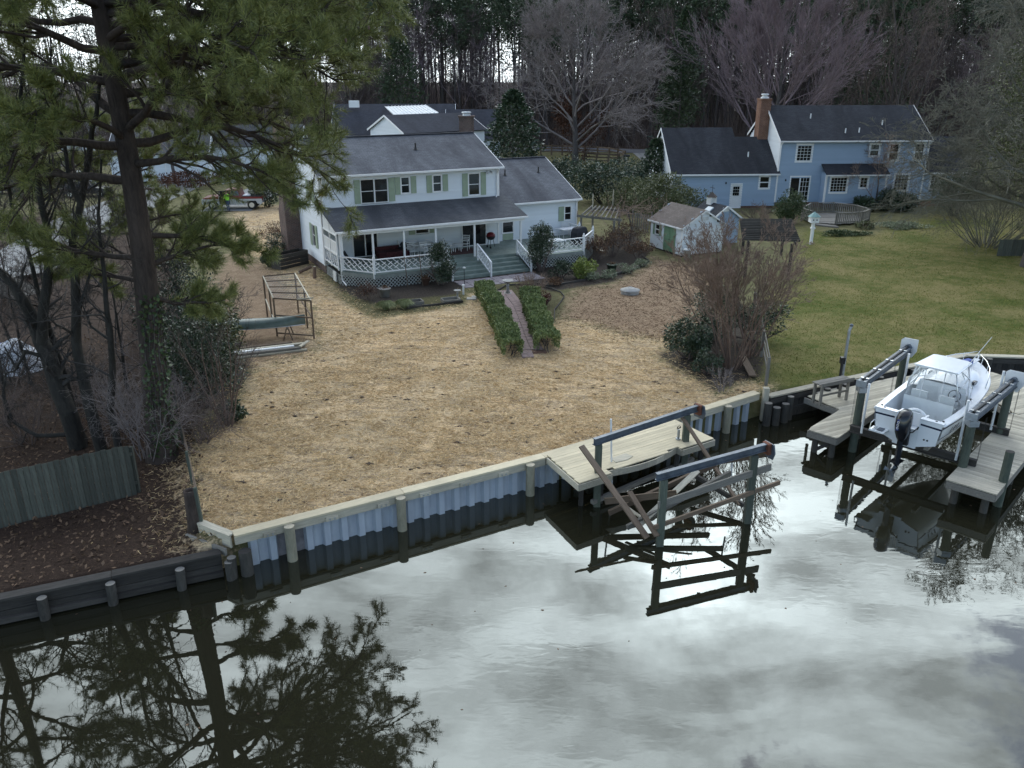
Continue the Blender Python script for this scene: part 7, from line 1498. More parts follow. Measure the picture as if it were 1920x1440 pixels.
def car(loc, rot, mat, label, suv=False):
    o = thing('parked_car', label, 'car', loc, rot, 'cars parked across the street'); h = 0.25 if suv else 0
    body(o, 'body', [(-2.2, 0.35), (-2.25, 0.85+h), (-0.2, 0.9+h), (1.0, 0.9+h), (2.1, 0.75+h), (2.2, 0.35)], 0.88, mat); b = B(); b.loft([[(-2.0, s*0.82, 0.86+h), (1.0, s*0.82, 0.9+h), (0.3, s*0.66, 1.4+h), (-1.5, s*0.66, 1.4+h)] for s in (-1, 1)]); b.make('cabin', 'glass_dark', o); b = B(); b.loft([[(-1.48, s*0.665, 1.401+h), (0.28, s*0.665, 1.401+h), (0.2, s*0.6, 1.44+h), (-1.4, s*0.6, 1.44+h)] for s in (-1, 1)]); b.make('car_roof', mat, o)
    for x in (1.35, -1.35):
        for y in (0.8, -0.8): vehicle_wheel(o, x, y, 0.33)
for px_, py_, a, m, lab, sv in ((165, 368, 0.2, 'car_dark', 'dark car glimpsed between the bare trunks on the left', False), (140, 352, 2.9, 'car_white', 'pale car behind the dark car on the left', True), (150, 287, 0.3, 'car_white', 'white van far off beyond the street', True), (30, 362, 0.5, 'car_dark', 'dark car at the far left edge behind the pine', True)): car(G(px_, py_, 0.0), a, m, lab, sv)
# ------------------------------------------------------------------ white cottages across the street, behind the pine
for (px_, py_, th, L, Wd, ze, zr, rm, lab) in ((300, 345, 0.2, 10, 8, 3.2, 5.2, 'roof_porch', 'low white cottage seen through the pine branches'), (475, 330, 0.15, 11, 8, 3.4, 5.4, 'roof_porch', 'white cottage with a picket porch beyond the pickup'), (195, 255, 0.3, 13, 8, 3.0, 5.5, 'roof_brown', 'far cottage at the left end of the street')):
    p = G(px_, py_, 0); o = thing('white_cottage', lab, 'house', (0, 0, 0)); gable_block(o, (p.x-L/2, p.y, 0), th, L, Wd, ze, zr, rm, 'white_siding'); U = V(math.cos(th), math.sin(th), 0); Nv = V(U.y, -U.x, 0)
    for k in range(4): opening(o, V(p.x-L/2, p.y, 0), U, Nv, 1.0+2.3*k, 1.9+2.3*k, 1.0, 2.3, 1, 2, 0.1)
pk = thing('picket_fence', 'white picket rail in front of the cottage beyond the pickup', 'fence', (0, 0, 0)); p, q = G(418, 345, 0), G(475, 338, 0)
for k in range(30): c = p.lerp(q, k/29); plank('picket', pk, c, c+V(0,0,1.3), 0.14, 0.04, 'trim_white', up=(0,-1,0))
for z in (0.3, 1.0): plank('rail', pk, p+V(0,0.05,z), q+V(0,0.05,z), 0.05, 0.12, 'trim_white')
# lattice deck corner and white tarp heap at the far left
ldk = thing('lattice_deck', 'dark deck corner with lattice skirting at the far left', 'deck', (0, 0, 0)); p, q = V(*gp(-60, 540)), V(*gp(40, 590))
lattice(ldk, p, q, 0.9, 1.9, 'wood_dark', 0.14, 0.035); b = B(); b.bar(p+V(0,0,0.8), q+V(0,0,0.8), 0.1, 0.2); b.bar(p+V(0,0,1.92), q+V(0,0,1.92), 0.1, 0.06); b.make('rim', 'wood_dark', ldk)
for k in range(3): c = p.lerp(q, k/2); plank('post', ldk, c+V(0,0,-0.4), c+V(0,0,1.95), 0.12, 0.12, 'wood_dark')
dd = (q-p).normalized(); nn = V(-dd.y, dd.x, 0)
for k in range(10): plank('deck_board', ldk, p+nn*(0.1+0.15*k)+V(0,0,0.92), q+nn*(0.1+0.15*k)+V(0,0,0.92), 0.14, 0.04, 'wood_dark')
tp = thing('tarp_heap', 'crumpled white tarp over a low heap at the far left', 'tarp', gp(30, 690)); rng = np.random.default_rng(4); N = 16; vs_ = []; fs_ = []
for i in range(N):
    for j in range(N):
        x, y = (i/(N-1)-0.5)*2.6, (j/(N-1)-0.5)*2.2; r = min(1, math.hypot(x/1.3, y/1.1)); vs_.append((x, y, max(0.01, 1.25*(1-r**2.2)+0.12*math.sin(x*7+y*3)*(1-r)+rng.normal()*0.03)))
for i in range(N-1):
    for j in range(N-1): k = i*N+j; fs_.append((k, k+N, k+N+1, k+1))
B().add(vs_, fs_).make('cover', 'tarp_white', tp); B().path([(-1.3, -0.9, 0.05), (-0.4, -0.2, 1.2), (0.9, 0.6, 0.6)], 0.02, 5).make('rope', 'blue_plastic', tp)

# ------------------------------------------------------------------ the big pine on the left
def pine_big(name, label, base, r0, top, limbs, seed, low=None, needles=26, nl=0.25):
    rng = np.random.default_rng(seed); base = np.array(base); o = thing(name, label, 'tree', tuple(base))
    n = 16; tr = []
    for i in range(n+1):
        t = i/n; z = -0.3+(top+0.3)*t; rr = r0*(1-0.80*t**0.9)*(1.28 if i == 0 else 1.0); tr.append((np.array([0.022*z+0.14*math.sin(z*0.35+seed), 0.1*math.sin(z*0.27), z]), rr))
    link('trunk', segs_mesh('trunk', to_segs(tr), 'bark_pine', 14), o)
    S = []; P = []; Dv = []
    def tp(z): f = (z+0.3)/(top+0.3)*n; i = min(int(f), n-1); u = f-i; return tr[i][0]*(1-u)+tr[i+1][0]*u, tr[i][1]*(1-u)+tr[i+1][1]*u
    for (z, az, L, el) in limbs:
        p, rr = tp(z); a = R(az); d = np.array([math.cos(a)*math.cos(el), math.sin(a)*math.cos(el), math.sin(el)])
        main = limb(rng, p, d, L, 9, min(rr*0.5, 0.05+L*0.016), 0.025, 0.13, -0.012); S += to_segs(main)
        l2 = sub_branches(rng, main, int(6+L*1.3), 0.42, 0.22, 0.75, 5, 0.5, 0.16, 0.02, L, 0.45, 0.012)
        for b2, L2 in l2+[(main, L*0.5)]:
            if b2 is not main: S += to_segs(b2)
            for b3, L3 in sub_branches(rng, b2, 8, 0.5, 0.25, 0.6, 4, 0.5, 0.16, 0.05, max(L2, 0.9), 0.4, 0.007):
                S += to_segs(b3)
                for f in (2, 3, 4): P.append(b3[f][0]); Dv.append(unit(b3[f][0]-b3[f-1][0]))
    link('limbs', segs_mesh('limbs', S, 'bark_pine', 5), o)
    P = np.array(P); Dv = np.array(Dv); m = len(P); Pn = np.repeat(P, needles, 0); Dn = np.repeat(Dv, needles, 0)
    back = rng.random((m*needles, 1))*0.22; dirs = Dn*0.75+unit(rng.normal(size=(m*needles, 3)))*0.8+np.array([0, 0, 0.12]); keep = np.ones(m*needles, bool)
    link('needles', blades_mesh('needles', Pn-Dn*back, dirs, nl*(0.6+0.8*rng.random(m*needles)), 0.015, 'needle', rng), o)
    cones = P[rng.integers(0, m, 120)]; b = B()
    for c in cones: b.lathe([(0.01, -0.05), (0.035, -0.02), (0.03, 0.03), (0.005, 0.06)], tuple(c+rng.normal(size=3)*0.05), 5)
    link('cones', b.mesh('cones', 'bark_tan'), o)['kind'] = 'stuff'
    return o
pb_ = G(312, 858, -0.32); LMB = []
rg = random.Random(3)
for z, az, L, el in ((9.3, -8, 4.6, 0.15), (9.9, 30, 5.4, 0.2), (10.2, -28, 5.2, 0.25), (10.7, 8, 6.6, 0.2), (11.2, 48, 6.0, 0.2), (11.6, -15, 6.8, 0.2), (12.0, 22, 7.2, 0.16), (12.4, 2, 7.6, 0.10), (12.9, 30, 7.8, 0.12), (13.5, -8, 7.6, 0.06), (11.9, 62, 6.0, 0.2), (13.4, 14, 8.0, 0.04), (12.6, 45, 7.6, 0.1), (12.6, -42, 5.8, 0.2), (13.2, 6, 7.0, 0.22), (13.9, 40, 6.2, 0.25), (14.6, -20, 6.2, 0.3), (15.4, 15, 5.8, 0.3),
                    (8.8, 178, 5.6, 0.15), (9.8, 205, 6.2, 0.1), (10.6, 160, 6.0, 0.2), (11.5, 190, 6.4, 0.15), (12.3, 215, 5.6, 0.2), (13.0, 170, 5.8, 0.25), (14.0, 200, 5.4, 0.3), (11.2, 95, 5.2, 0.2), (12.8, 110, 5.2, 0.2), (14.4, 80, 5.0, 0.3), (13.4, 265, 4.4, 0.3), (10.0, 285, 3.8, 0.2),
                    (6.3, 28, 2.6, 0.05), (5.4, 10, 2.3, 0.0), (7.2, 35, 3.2, 0.1), (6.6, 185, 3.6, 0.1), (5.8, 165, 3.0, 0.1)): LMB.append((z, az, L, el))
for k in range(16): LMB.append((15.5+k*0.42, k*137.5 % 360, 5.2-0.22*k, 0.35))
pine_big('pine_tree', 'huge foreground pine with thick dark trunk beside the straw yard', (pb_.x, pb_.y, -0.32), 0.45, 23.0, LMB, 5, needles=34)
LM2 = [(9+k*0.55, (k*137.5) % 360, 5.4-0.08*k, 0.15) for k in range(18)]
p2 = G(-120, 790, -0.32); pine_big('pine_tree', 'pine at the left edge reaching needle branches into the view', (p2.x, p2.y, -0.32), 0.42, 20.0, LM2, 9, needles=20)
p3 = G(285, 640, -0.2); LM3 = [(3.2+k*0.42, (k*137.5+40) % 360, 3.0-0.09*k, 0.2) for k in range(17)]
pine_big('pine_tree', 'smaller bushy pine behind the big trunk towards the street', (p3.x, p3.y, -0.1), 0.2, 11.0, LM3, 12, needles=22, nl=0.2)
# ivy on the trunk
rng = np.random.default_rng(2); N = 900; a = rng.random(N)*2.2-1.9; z = 0.3+rng.random(N)**1.3*5.2; rr = 0.45*(1-0.8*((z+0.3)/23.3)**0.9)+0.03
P = np.stack([0.02*z+0.14*np.sin(z*0.35+5)+rr*np.cos(a), 0.1*np.sin(z*0.27)+rr*np.sin(a), z], -1)+rng.normal(size=(N, 3))*0.035
iv = thing('ivy', 'ivy climbing the right side of the big pine trunk', 'ivy', (pb_.x, pb_.y, -0.32)); link('leaves', leaves_mesh('leaves', P, 0.12, 'leaf_mid', rng, None, 0.8), iv); S = []
for k in range(6): a0 = -1.6+k*0.35; S += to_segs([(np.array([0.02*zz+0.14*math.sin(zz*0.35+5)+(0.45*(1-0.8*((zz+0.3)/23.3)**0.9)+0.012)*math.cos(a0+0.1*math.sin(zz*3)), 0.1*math.sin(zz*0.27)+(0.45*(1-0.8*((zz+0.3)/23.3)**0.9)+0.012)*math.sin(a0+0.1*math.sin(zz*3)), zz]), 0.018) for zz in np.linspace(0, 5, 14)])
link('stem', segs_mesh('stem', S, 'bark_grey', 4), iv)

# ------------------------------------------------------------------ bare trees at the left, trunks traced
def traced_tree(label, Y, stems, seed, counts=(7, 6, 5), bark='bark_dark', twig='twig_dark', ratio=0.3, grav=0.02, wob=0.22):
    rng = np.random.default_rng(seed); base = AT(*stems[0][0][0], Y); base.z = -0.34; o = thing('bare_tree', label, 'tree', base); T = []; C = []; lv = []; bb = np.array(base)
    for pts, r0, r1 in stems:
        Q = [np.array(AT(x, y, Y+0.25*math.sin(i*1.3+seed)))-bb for i, (x, y) in enumerate(pts)]
        if pts is stems[0][0]: Q[0] = np.array([0, 0, -0.2])
        path = []
        for i in range(len(Q)-1):
            for u in (0, 0.5): path.append(Q[i]*(1-u)+Q[i+1]*u+rng.normal(size=3)*0.02)
        path.append(Q[-1]); m = len(path); path = [(q, r0+(r1-r0)*i/(m-1)) for i, q in enumerate(path)]; T += to_segs(path); lv.append((path, sum(np.linalg.norm(path[i+1][0]-path[i][0]) for i in range(m-1))))
    for li, c in enumerate(counts):
        nx = []
        for pts, L in lv:
            for k in sub_branches(rng, pts, c+(4 if li == 0 else 0), ratio if li == 0 else 0.55, 0.2, 0.8, 5 if li == 0 else 4, 0.4, wob, grav, min(L, 9), 0.35, 0.006): C += to_segs(k[0]); nx.append(k)
        lv = nx
    link('trunk', segs_mesh('trunk', T, bark, 9), o); link('branches', segs_mesh('branches', C, twig, 4), o); return o
traced_tree('thick forked dark tree with curling bare branches at the left', 24.9, [([(150,838),(128,770),(100,700),(78,640),(62,600)], 0.30, 0.22), ([(66,606),(40,560),(10,515),(-40,480),(-90,400)], 0.19, 0.06), ([(78,640),(85,560),(90,500),(88,430),(72,350),(58,270),(40,180),(45,60)], 0.17, 0.03), ([(125,815),(70,815),(25,790),(5,740),(12,700),(35,690)], 0.08, 0.02), ([(85,670),(50,660),(30,690),(8,650)], 0.07, 0.02)], 41)
traced_tree('tall slim bare tree between the forked tree and the big pine', 24.6, [([(190,834),(168,760),(152,690),(142,640),(144,580),(138,520),(137,450),(152,380),(166,300),(174,240),(186,190),(190,60)], 0.20, 0.04), ([(146,590),(165,530),(178,470)], 0.07, 0.02), ([(152,385),(130,330),(120,270),(100,190),(95,60)], 0.08, 0.02)], 42)
traced_tree('slender leaning bare trunk hugging the forked tree', 25.3, [([(163,836),(132,745),(106,655),(88,600),(72,540),(52,470),(25,390),(8,320),(-10,220)], 0.11, 0.03)], 43, (6, 5, 4))
traced_tree('thin bare tree just left of the big pine trunk', 24.2, [([(222,850),(208,770),(212,690),(206,620),(200,560),(192,480),(183,400),(190,300)], 0.13, 0.03), ([(207,640),(170,610),(150,560)], 0.05, 0.015)], 44, (7, 5, 4))
for px_, py_, h, sp, sd, lab in ((282, 862, 3.6, 2.6, 1, 'grey tangled thicket of bare twigs at the foot of the big pine'), (235, 800, 3.0, 2.4, 2, 'low bare thicket behind the left board fence'), (330, 740, 3.8, 2.2, 3, 'bare grey brush growing beside the big pine trunk')):
    twiggy('bare_thicket', lab, gp(px_, py_), h, sp, 26, (7, 6), 'twig_grey', sd, r=0.018, wob=0.22, grav=0.0, twig=0.004, ang=0.7)
for k, (px_, py_, top, lab) in enumerate(((18, 800, 380, 'bare sapling at the far left edge behind the board fence'), (58, 720, 330, 'bare sapling beside the white tarp heap'), (118, 690, 300, 'bare sapling between the forked tree and the tarp'), (238, 730, 330, 'bare sapling left of the big pine behind the thicket'), (205, 640, 320, 'bare sapling in the leaf litter left of the pine'), (265, 600, 300, 'bare sapling behind the big pine trunk'), (345, 640, 350, 'bare sapling between the pine and the canoe'), (20, 640, 300, 'bare sapling behind the tarp heap'), (150, 560, 290, 'bare sapling near the far drive on the left'), (385, 680, 420, 'bare sapling at the lumber pile side of the thicket'))):
    q = gp(px_, py_); h = AT(px_, top, q[1]).z+0.3; T, C = bare_tree(700+k, h, 0.07, fork=0.12, limbs=11, spread=0.8, counts=(6, 5, 4), limb_len=0.5, twig=0.006, wob=0.2, grav=0.02); tree_obj('bare_sapling', lab, 'tree', q, T, C, 'bark_dark', 'twig_dark' if k % 2 else 'twig_brown')
for k, (px_, py_, h, sp, lab) in enumerate(((60, 830, 2.6, 3.0, 'low bare brush behind the left end of the board fence'), (150, 760, 2.6, 3.0, 'low bare brush among the forked trunks'), (310, 680, 3.4, 3.0, 'low bare brush behind the big pine'), (20, 720, 2.4, 2.6, 'low bare brush in front of the tarp heap'), (380, 830, 2.0, 1.6, 'low bare brush at the left edge of the straw'))): twiggy('bare_thicket', lab, gp(px_, py_), h, sp, 24, (7, 5), 'twig_dark' if k % 2 else 'twig_brown', 80+k, r=0.016, wob=0.24, grav=0.0, twig=0.005, ang=0.75)
# hollies and thin stems right of the pine
for px_, py_, r, zz, N, lab in ((385, 762, (1.5, 1.3, 2.0), 2.1, 7000, 'large dark evergreen bush at the left edge of the straw'), (350, 700, (1.5, 1.4, 2.4), 2.6, 6000, 'tall evergreen bush behind the big pine trunk'), (424, 706, (0.95, 0.9, 1.6), 1.8, 3800, 'leafy evergreen in front of the lumber pile'), (438, 790, (0.45, 0.45, 0.35), 0.4, 900, 'low dark shrub at the foot of the thin stems')):
    shrub('evergreen_bush', lab, gp(px_, py_), r, N, 0.11, 'leaf_olive' if px_ == 424 else 'leaf_dark', 'bark_dark', int(px_), z=zz, stems=6, lumps=14)
twiggy('crape_myrtle', 'group of thin tan bare stems at the left edge of the straw', gp(425, 800), 4.2, 1.6, 9, (5, 5), 'twig_brown', 15, r=0.035, stemmat='bark_tan', wob=0.09)
# ------------------------------------------------------------------ clipped hedges along the path
def hedge(label, pts, w, h, N, seed):
    rng = np.random.default_rng(seed); P = [np.array(G(x, y, 0)) for x, y in pts]; o = thing('hedge', label, 'hedge', tuple(P[0]), 0, 'clipped hedges beside the path'); o_ = P[0]
    seg = [np.linalg.norm(P[i+1]-P[i]) for i in range(len(P)-1)]; cum = np.cumsum([0]+seg); L = cum[-1]
    s = rng.random(N)*L; i = np.clip(np.searchsorted(cum, s)-1, 0, len(seg)-1); Pa = np.array(P); t = (s-cum[i])/np.array(seg)[i]; c = Pa[i]*(1-t[:, None])+Pa[i+1]*t[:, None]; d = unit(Pa[i+1]-Pa[i]); nn = np.stack([-d[:, 1], d[:, 0], np.zeros(N)], -1)
    # rounded box section, leaves near its skin, lumpy along the run
    lump = 1+0.10*np.sin(s*2.3+seed)+0.06*np.sin(s*5.7); top = rng.random(N) < 0.55; k_ = rng.random(N)*2-1; dep = rng.random(N)**2*0.16
    cx = np.where(top, k_*w/2*0.96, np.sign(k_)*(w/2-dep))*lump; cz = np.where(top, h-dep-0.10*h*np.abs(k_)**4, h*(0.12+0.86*rng.random(N)))*lump
    bare = (s > L-0.25)
    pos = c+nn*cx[:, None]+np.array([0, 0, 1.0])*cz[:, None]; k = ~(bare & (cz < h*0.62)); pos = pos[k]; outd = nn[k]*cx[k][:, None]+np.array([0, 0, 0.8])
    link('foliage', leaves_mesh('foliage', pos-o_, 0.10, 'leaf_hedge', rng, unit(outd), 0.6), o)
    S = []; lv = []; m = int(L/0.22)
    for k in range(m):
        j = min(int(np.searchsorted(cum, (k+0.5)*0.22))-1, len(seg)-1); u = ((k+0.5)*0.22-cum[j])/seg[j]; b0 = P[j]*(1-u)+P[j+1]*u-o_+rng.normal(size=3)*np.array([0.06, 0.06, 0]); pt = limb(rng, b0, rng.normal(size=3)*np.array([0.35, 0.35, 0])+np.array([0, 0, 1]), h*0.85, 4, 0.022, 0.008, 0.14); S += to_segs(pt)
        for c_ in sub_branches(rng, pt, 7, 0.6, 0.15, 0.7, 3, 0.5, 0.2, 0.03, h*0.8): S += to_segs(c_[0])
    link('stems', segs_mesh('stems', S, 'bark_grey', 4), o)
hedge('left clipped hedge of the pair lining the garden path', [(907, 556), (925, 585), (942, 622), (955, 655), (962, 674)], 0.86, 0.78, 20000, 1)
hedge('right clipped hedge of the pair lining the garden path', [(993, 568), (1003, 598), (1014, 628), (1027, 664)], 0.92, 0.80, 18000, 2)
# ------------------------------------------------------------------ garden shrubs
shrub('camellia', 'round camellia with pale buds left of the porch steps', hl(5.1, -5.75, 0), (0.95, 0.9, 1.25), 5200, 0.10, 'leaf_dark', seed=1, extra=('flower', 70, 0.07)); shrub('camellia', 'tall camellia with pale buds right of the porch steps', hl(11.9, -5.3, 0), (1.05, 1.0, 1.55), 6000, 0.10, 'leaf_dark', seed=2, extra=('flower', 60, 0.07), z=1.75)
shrub('lime_shrub', 'bright yellow-green shrub before the right-hand deck', G(1096, 521, 0), (0.78, 0.75, 0.62), 2600, 0.12, 'leaf_lime', seed=3); shrub('evergreen_bush', 'dark low bush against the right deck lattice', G(1052, 520, 0), (0.8, 0.6, 0.5), 1600, 0.1, 'leaf_dark', seed=4); shrub('barberry', 'small dark red shrub beside the right hedge', G(1022, 572, 0), (0.42, 0.42, 0.42), 1400, 0.07, 'leaf_red', seed=5)
twiggy('barberry', 'bare reddish brown shrub above the right hedge', G(997, 560, 0), 1.5, 1.3, 34, (8, 5), 'twig_red', 6, r=0.012, twig=0.004)
twiggy('dead_shrub', 'brown leafless round shrub left of the concrete planter', G(690, 562, 0), 0.95, 0.9, 24, (7, 4), 'twig_brown', 7, r=0.008, leaf=('leaf_rust', 500, 0.07))
for px_, py_, h, lab, sd in ((1178, 470, 2.2, 'tall brown seed-headed shrub beside the white shed', 8), (1150, 480, 1.9, 'brown leafless shrub behind the dark green pot', 9), (1122, 488, 1.7, 'dry brown shrub next to the deck side steps', 10), (1200, 488, 1.4, 'low dry brown shrub at the end of the curved bed', 11)): twiggy('dry_shrub', lab, G(px_, py_, 0), h, h*0.85, 22, (6, 5), 'twig_brown', sd, r=0.012, leaf=('leaf_brown', 900, 0.11))
for px_, py_, r, m, lab, sd in ((1112, 526, 0.36, 'leaf_pale', 'grey-leaved mound at the left of the curved bed edging', 12), (1140, 521, 0.42, 'leaf_pale', 'grey-leaved mound in the middle of the curved bed edging', 13), (1178, 512, 0.45, 'leaf_pale', 'grey-leaved mound towards the right of the curved bed edging', 14), (1205, 500, 0.36, 'leaf_pale', 'grey-leaved mound at the right end of the curved bed edging', 15), (1040, 536, 0.35, 'leaf_brown', 'small straw coloured mound before the deck lattice', 16)): shrub('garden_mound', lab, G(px_, py_, 0), (r*1.3, r, r*0.7), 700, 0.08, m, seed=sd, stems=4)
def grass_clump(px_, py_, label, r=0.45, h=0.42, mat='grass_pale', N=900, seed=0):
    rng = np.random.default_rng(seed); p = G(px_, py_, 0); o = thing('grass_clump', label, 'grass clump', p); a = rng.random(N)*6.28; q = rng.random(N)
    base = np.stack([0.12*np.cos(a)*q, 0.12*np.sin(a)*q, np.zeros(N)], -1); mid = base+np.stack([np.cos(a)*r*0.5*q, np.sin(a)*r*0.5*q, h*(0.7+0.3*rng.random(N))], -1); tip = mid+np.stack([np.cos(a)*r*0.6*q, np.sin(a)*r*0.6*q, -h*0.45*q], -1)
    link('blades', segs_mesh('blades', np.concatenate([np.concatenate([base, mid, np.full((N, 1), 0.009), np.full((N, 1), 0.008)], 1), np.concatenate([mid, tip, np.full((N, 1), 0.008), np.full((N, 1), 0.002)], 1)]), mat, 3), o); B().lathe([(0.14, -0.02), (0.1, 0.05), (0.01, 0.09)]).make('crown', 'leaf_olive', o)
grass_clump(724, 580, 'pale variegated grass clump on the left at the straw edge', seed=1); grass_clump(758, 577, 'pale variegated grass clump on the right at the straw edge', seed=2)
for px_, py_, r, lab, sd in ((528, 478, (1.0, 0.9, 0.9), 'round dark evergreen by the chimney foot', 21), (508, 500, (0.5, 0.5, 0.5), 'small evergreen at the end of the dark plank bin', 22)): shrub('evergreen_bush', lab, G(px_, py_, 0), r, 2200, 0.11, 'leaf_dark', seed=sd)
twiggy('dry_shrub', 'brown twiggy bush beside the chimney', G(520, 455, 0), 1.6, 1.6, 26, (6, 4), 'twig_brown', 23, r=0.01, leaf=('leaf_rust', 500, 0.1))
# ------------------------------------------------------------------ crape myrtle bed on the right
twiggy('crape_myrtle', 'big reddish brown leafless crape myrtle at the right edge of the straw', G(1368, 690, 0), 6.8, 3.2, 22, (11, 9, 8), 'twig_red', 31, cat='tree', r=0.032, stemmat='bark_tan', ratio=0.38, ang=0.5, twig=0.006, wob=0.11)
twiggy('crape_myrtle', 'smaller leaning crape myrtle stems beside the rail fence', G(1405, 668, 0), 4.6, 3.0, 8, (7, 6, 4), 'twig_brown', 32, cat='tree', r=0.045, stemmat='bark_tan', ratio=0.42, ang=0.4)
shrub('camellia', 'glossy camellia at the left of the crape myrtle bed', G(1290, 672, 0), (1.0, 0.9, 1.0), 4600, 0.11, 'leaf_dark', seed=33, extra=('leaf_pale', 300, 0.1)); shrub('evergreen_bush', 'dark evergreen bush behind the crape myrtle stems', G(1345, 640, 0), (1.3, 1.1, 1.35), 5200, 0.10, 'leaf_dark', seed=34); shrub('evergreen_bush', 'dark spreading evergreen at the rail fence', G(1415, 640, 0), (1.35, 1.1, 0.75), 4200, 0.10, 'leaf_dark', seed=35, z=1.25)
shrub('evergreen_bush', 'small dark bush low in the crape myrtle bed', G(1325, 700, 0), (0.6, 0.5, 0.5), 1500, 0.09, 'leaf_dark', seed=36); twiggy('dead_shrub', 'thin bare shrub at the front of the crape myrtle bed', G(1355, 735, 0), 1.1, 0.8, 10, (5, 4), 'twig_grey', 37, r=0.01)
# ------------------------------------------------------------------ evergreens between the houses
def bigshrub(px_, py_, w, top, label, mat='leaf_dark', N=5200, size=0.2, seed=0, name='evergreen_bush', Y=None):
    p = G(px_, py_, 0); hh = AT(px_, top, p.y).z; ww = w*p.y/FPX; shrub(name, label, p, (ww/2, ww/2*0.8, hh*0.55), N, size, mat, 'bark_dark', seed, z=hh*0.55, lumps=16)
bigshrub(1135, 382, 150, 302, 'big dark evergreen behind the white house wing', N=9000, seed=51); bigshrub(1062, 358, 85, 292, 'dark evergreen left of the big one behind the wing', N=4200, seed=52); bigshrub(1210, 352, 95, 300, 'dark evergreen at the bend of the neighbour drive', N=4200, seed=53)
bigshrub(1235, 418, 110, 335, 'tall olive hedge bush behind the white shed', 'leaf_olive', 7000, 0.16, 54); bigshrub(1175, 400, 90, 340, 'olive hedge bush above the old arbour', 'leaf_olive', 4800, 0.16, 55); bigshrub(1285, 412, 95, 352, 'olive hedge bush next to the blue shed', 'leaf_olive', 5200, 0.16, 56)
bigshrub(1481, 418, 62, 363, 'round grey-green bush beside the garden deck', 'leaf_mid', 4200, 0.14, 57); bigshrub(1668, 396, 48, 358, 'dark bush under the blue house windows', N=2500, seed=58); bigshrub(1695, 396, 45, 362, 'dark bush right of the bay under the blue house', N=2500, seed=59); bigshrub(1622, 396, 40, 368, 'low dark bush left of the small redbud', N=2000, seed=60); bigshrub(1520, 385, 34, 362, 'small dark bush beside the sliding door', N=1500, seed=61); bigshrub(1790, 405, 90, 318, 'dark evergreen at the right end of the blue house', N=5200, seed=62)
twiggy('brush', 'pale brown brush in front of the blue house brick base', G(1420, 412, 0), 1.5, 3.0, 40, (6, 4), 'twig_brown', 63, r=0.014); twiggy('dry_shrub', 'dry grassy shrub below the garden deck railing', G(1620, 428, 0), 0.7, 2.4, 40, (5, 3), 'twig_brown', 64, r=0.01, leaf=('leaf_olive', 800, 0.12)); shrub('ground_cover', 'patch of low pale green ground cover by the garden deck', G(1690, 428, 0), (2.2, 0.9, 0.22), 2600, 0.13, 'leaf_pale', seed=65, stems=3); shrub('ground_cover', 'dark low ground cover along the deck steps', G(1590, 442, 0), (1.9, 0.6, 0.2), 1800, 0.13, 'leaf_mid', seed=66, stems=3)
def placed_tree(label, px_, py_, top, seed, barkm, twigm, Y=None, name='bare_tree', **k):
    p = G(px_, py_, 0) if Y is None else V(AT(px_, 200, Y).x, Y, 0); h = AT(px_, top, p.y).z; T, C = bare_tree(seed, h, k.pop('r', h*0.017), **k); return tree_obj(name, label, 'tree', p, T, C, barkm, twigm)
placed_tree('small purple-brown redbud in front of the blue house', 1640, 392, 272, 71, 'bark_grey', 'twig_red', r=0.09, fork=0.12, limbs=9, spread=0.8, counts=(7, 6, 5), twig=0.008, limb_len=0.7)
# magnolias
def magnolia(px_, Y, top, w, label, seed, N=6000):
    c = AT(px_, top, Y); o = thing('magnolia', label, 'tree', (c.x, Y, 0)); rng = np.random.default_rng(seed); h = c.z; ww = w*Y/FPX/2; zz = rng.random(N)**0.8; rad = ww*(1-zz**1.6)**0.6*(0.75+0.4*np.sin(zz*17+rng.random(N)*1.5)**2); a = rng.random(N)*6.28; q = rng.random(N)**0.4
    P = np.stack([rad*q*np.cos(a), rad*q*np.sin(a), h*(0.08+0.92*zz)], -1); link('crown', leaves_mesh('crown', P, 0.30, 'leaf_dark', rng, np.stack([np.cos(a), np.sin(a), 0.3*np.ones(N)], -1), 0.5), o)
    tr = limb(rng, (0, 0, -0.2), (0, 0, 1), h*0.97, 8, 0.16, 0.03, 0.03); S = to_segs(tr)
    for c_ in sub_branches(rng, tr, 26, 0.5, 0.1, 1.1, 4, 0.4, 0.12, 0.03, ww*2.2, 0.7): S += to_segs(c_[0])
    link('trunk', segs_mesh('trunk', S, 'bark_grey', 6), o)
magnolia(962, 84, 170, 118, 'dark glossy magnolia behind the white house wing', 81, 8500); magnolia(1232, 78, 262, 66, 'thin magnolia against the white gable of the blue house', 82, 2400)
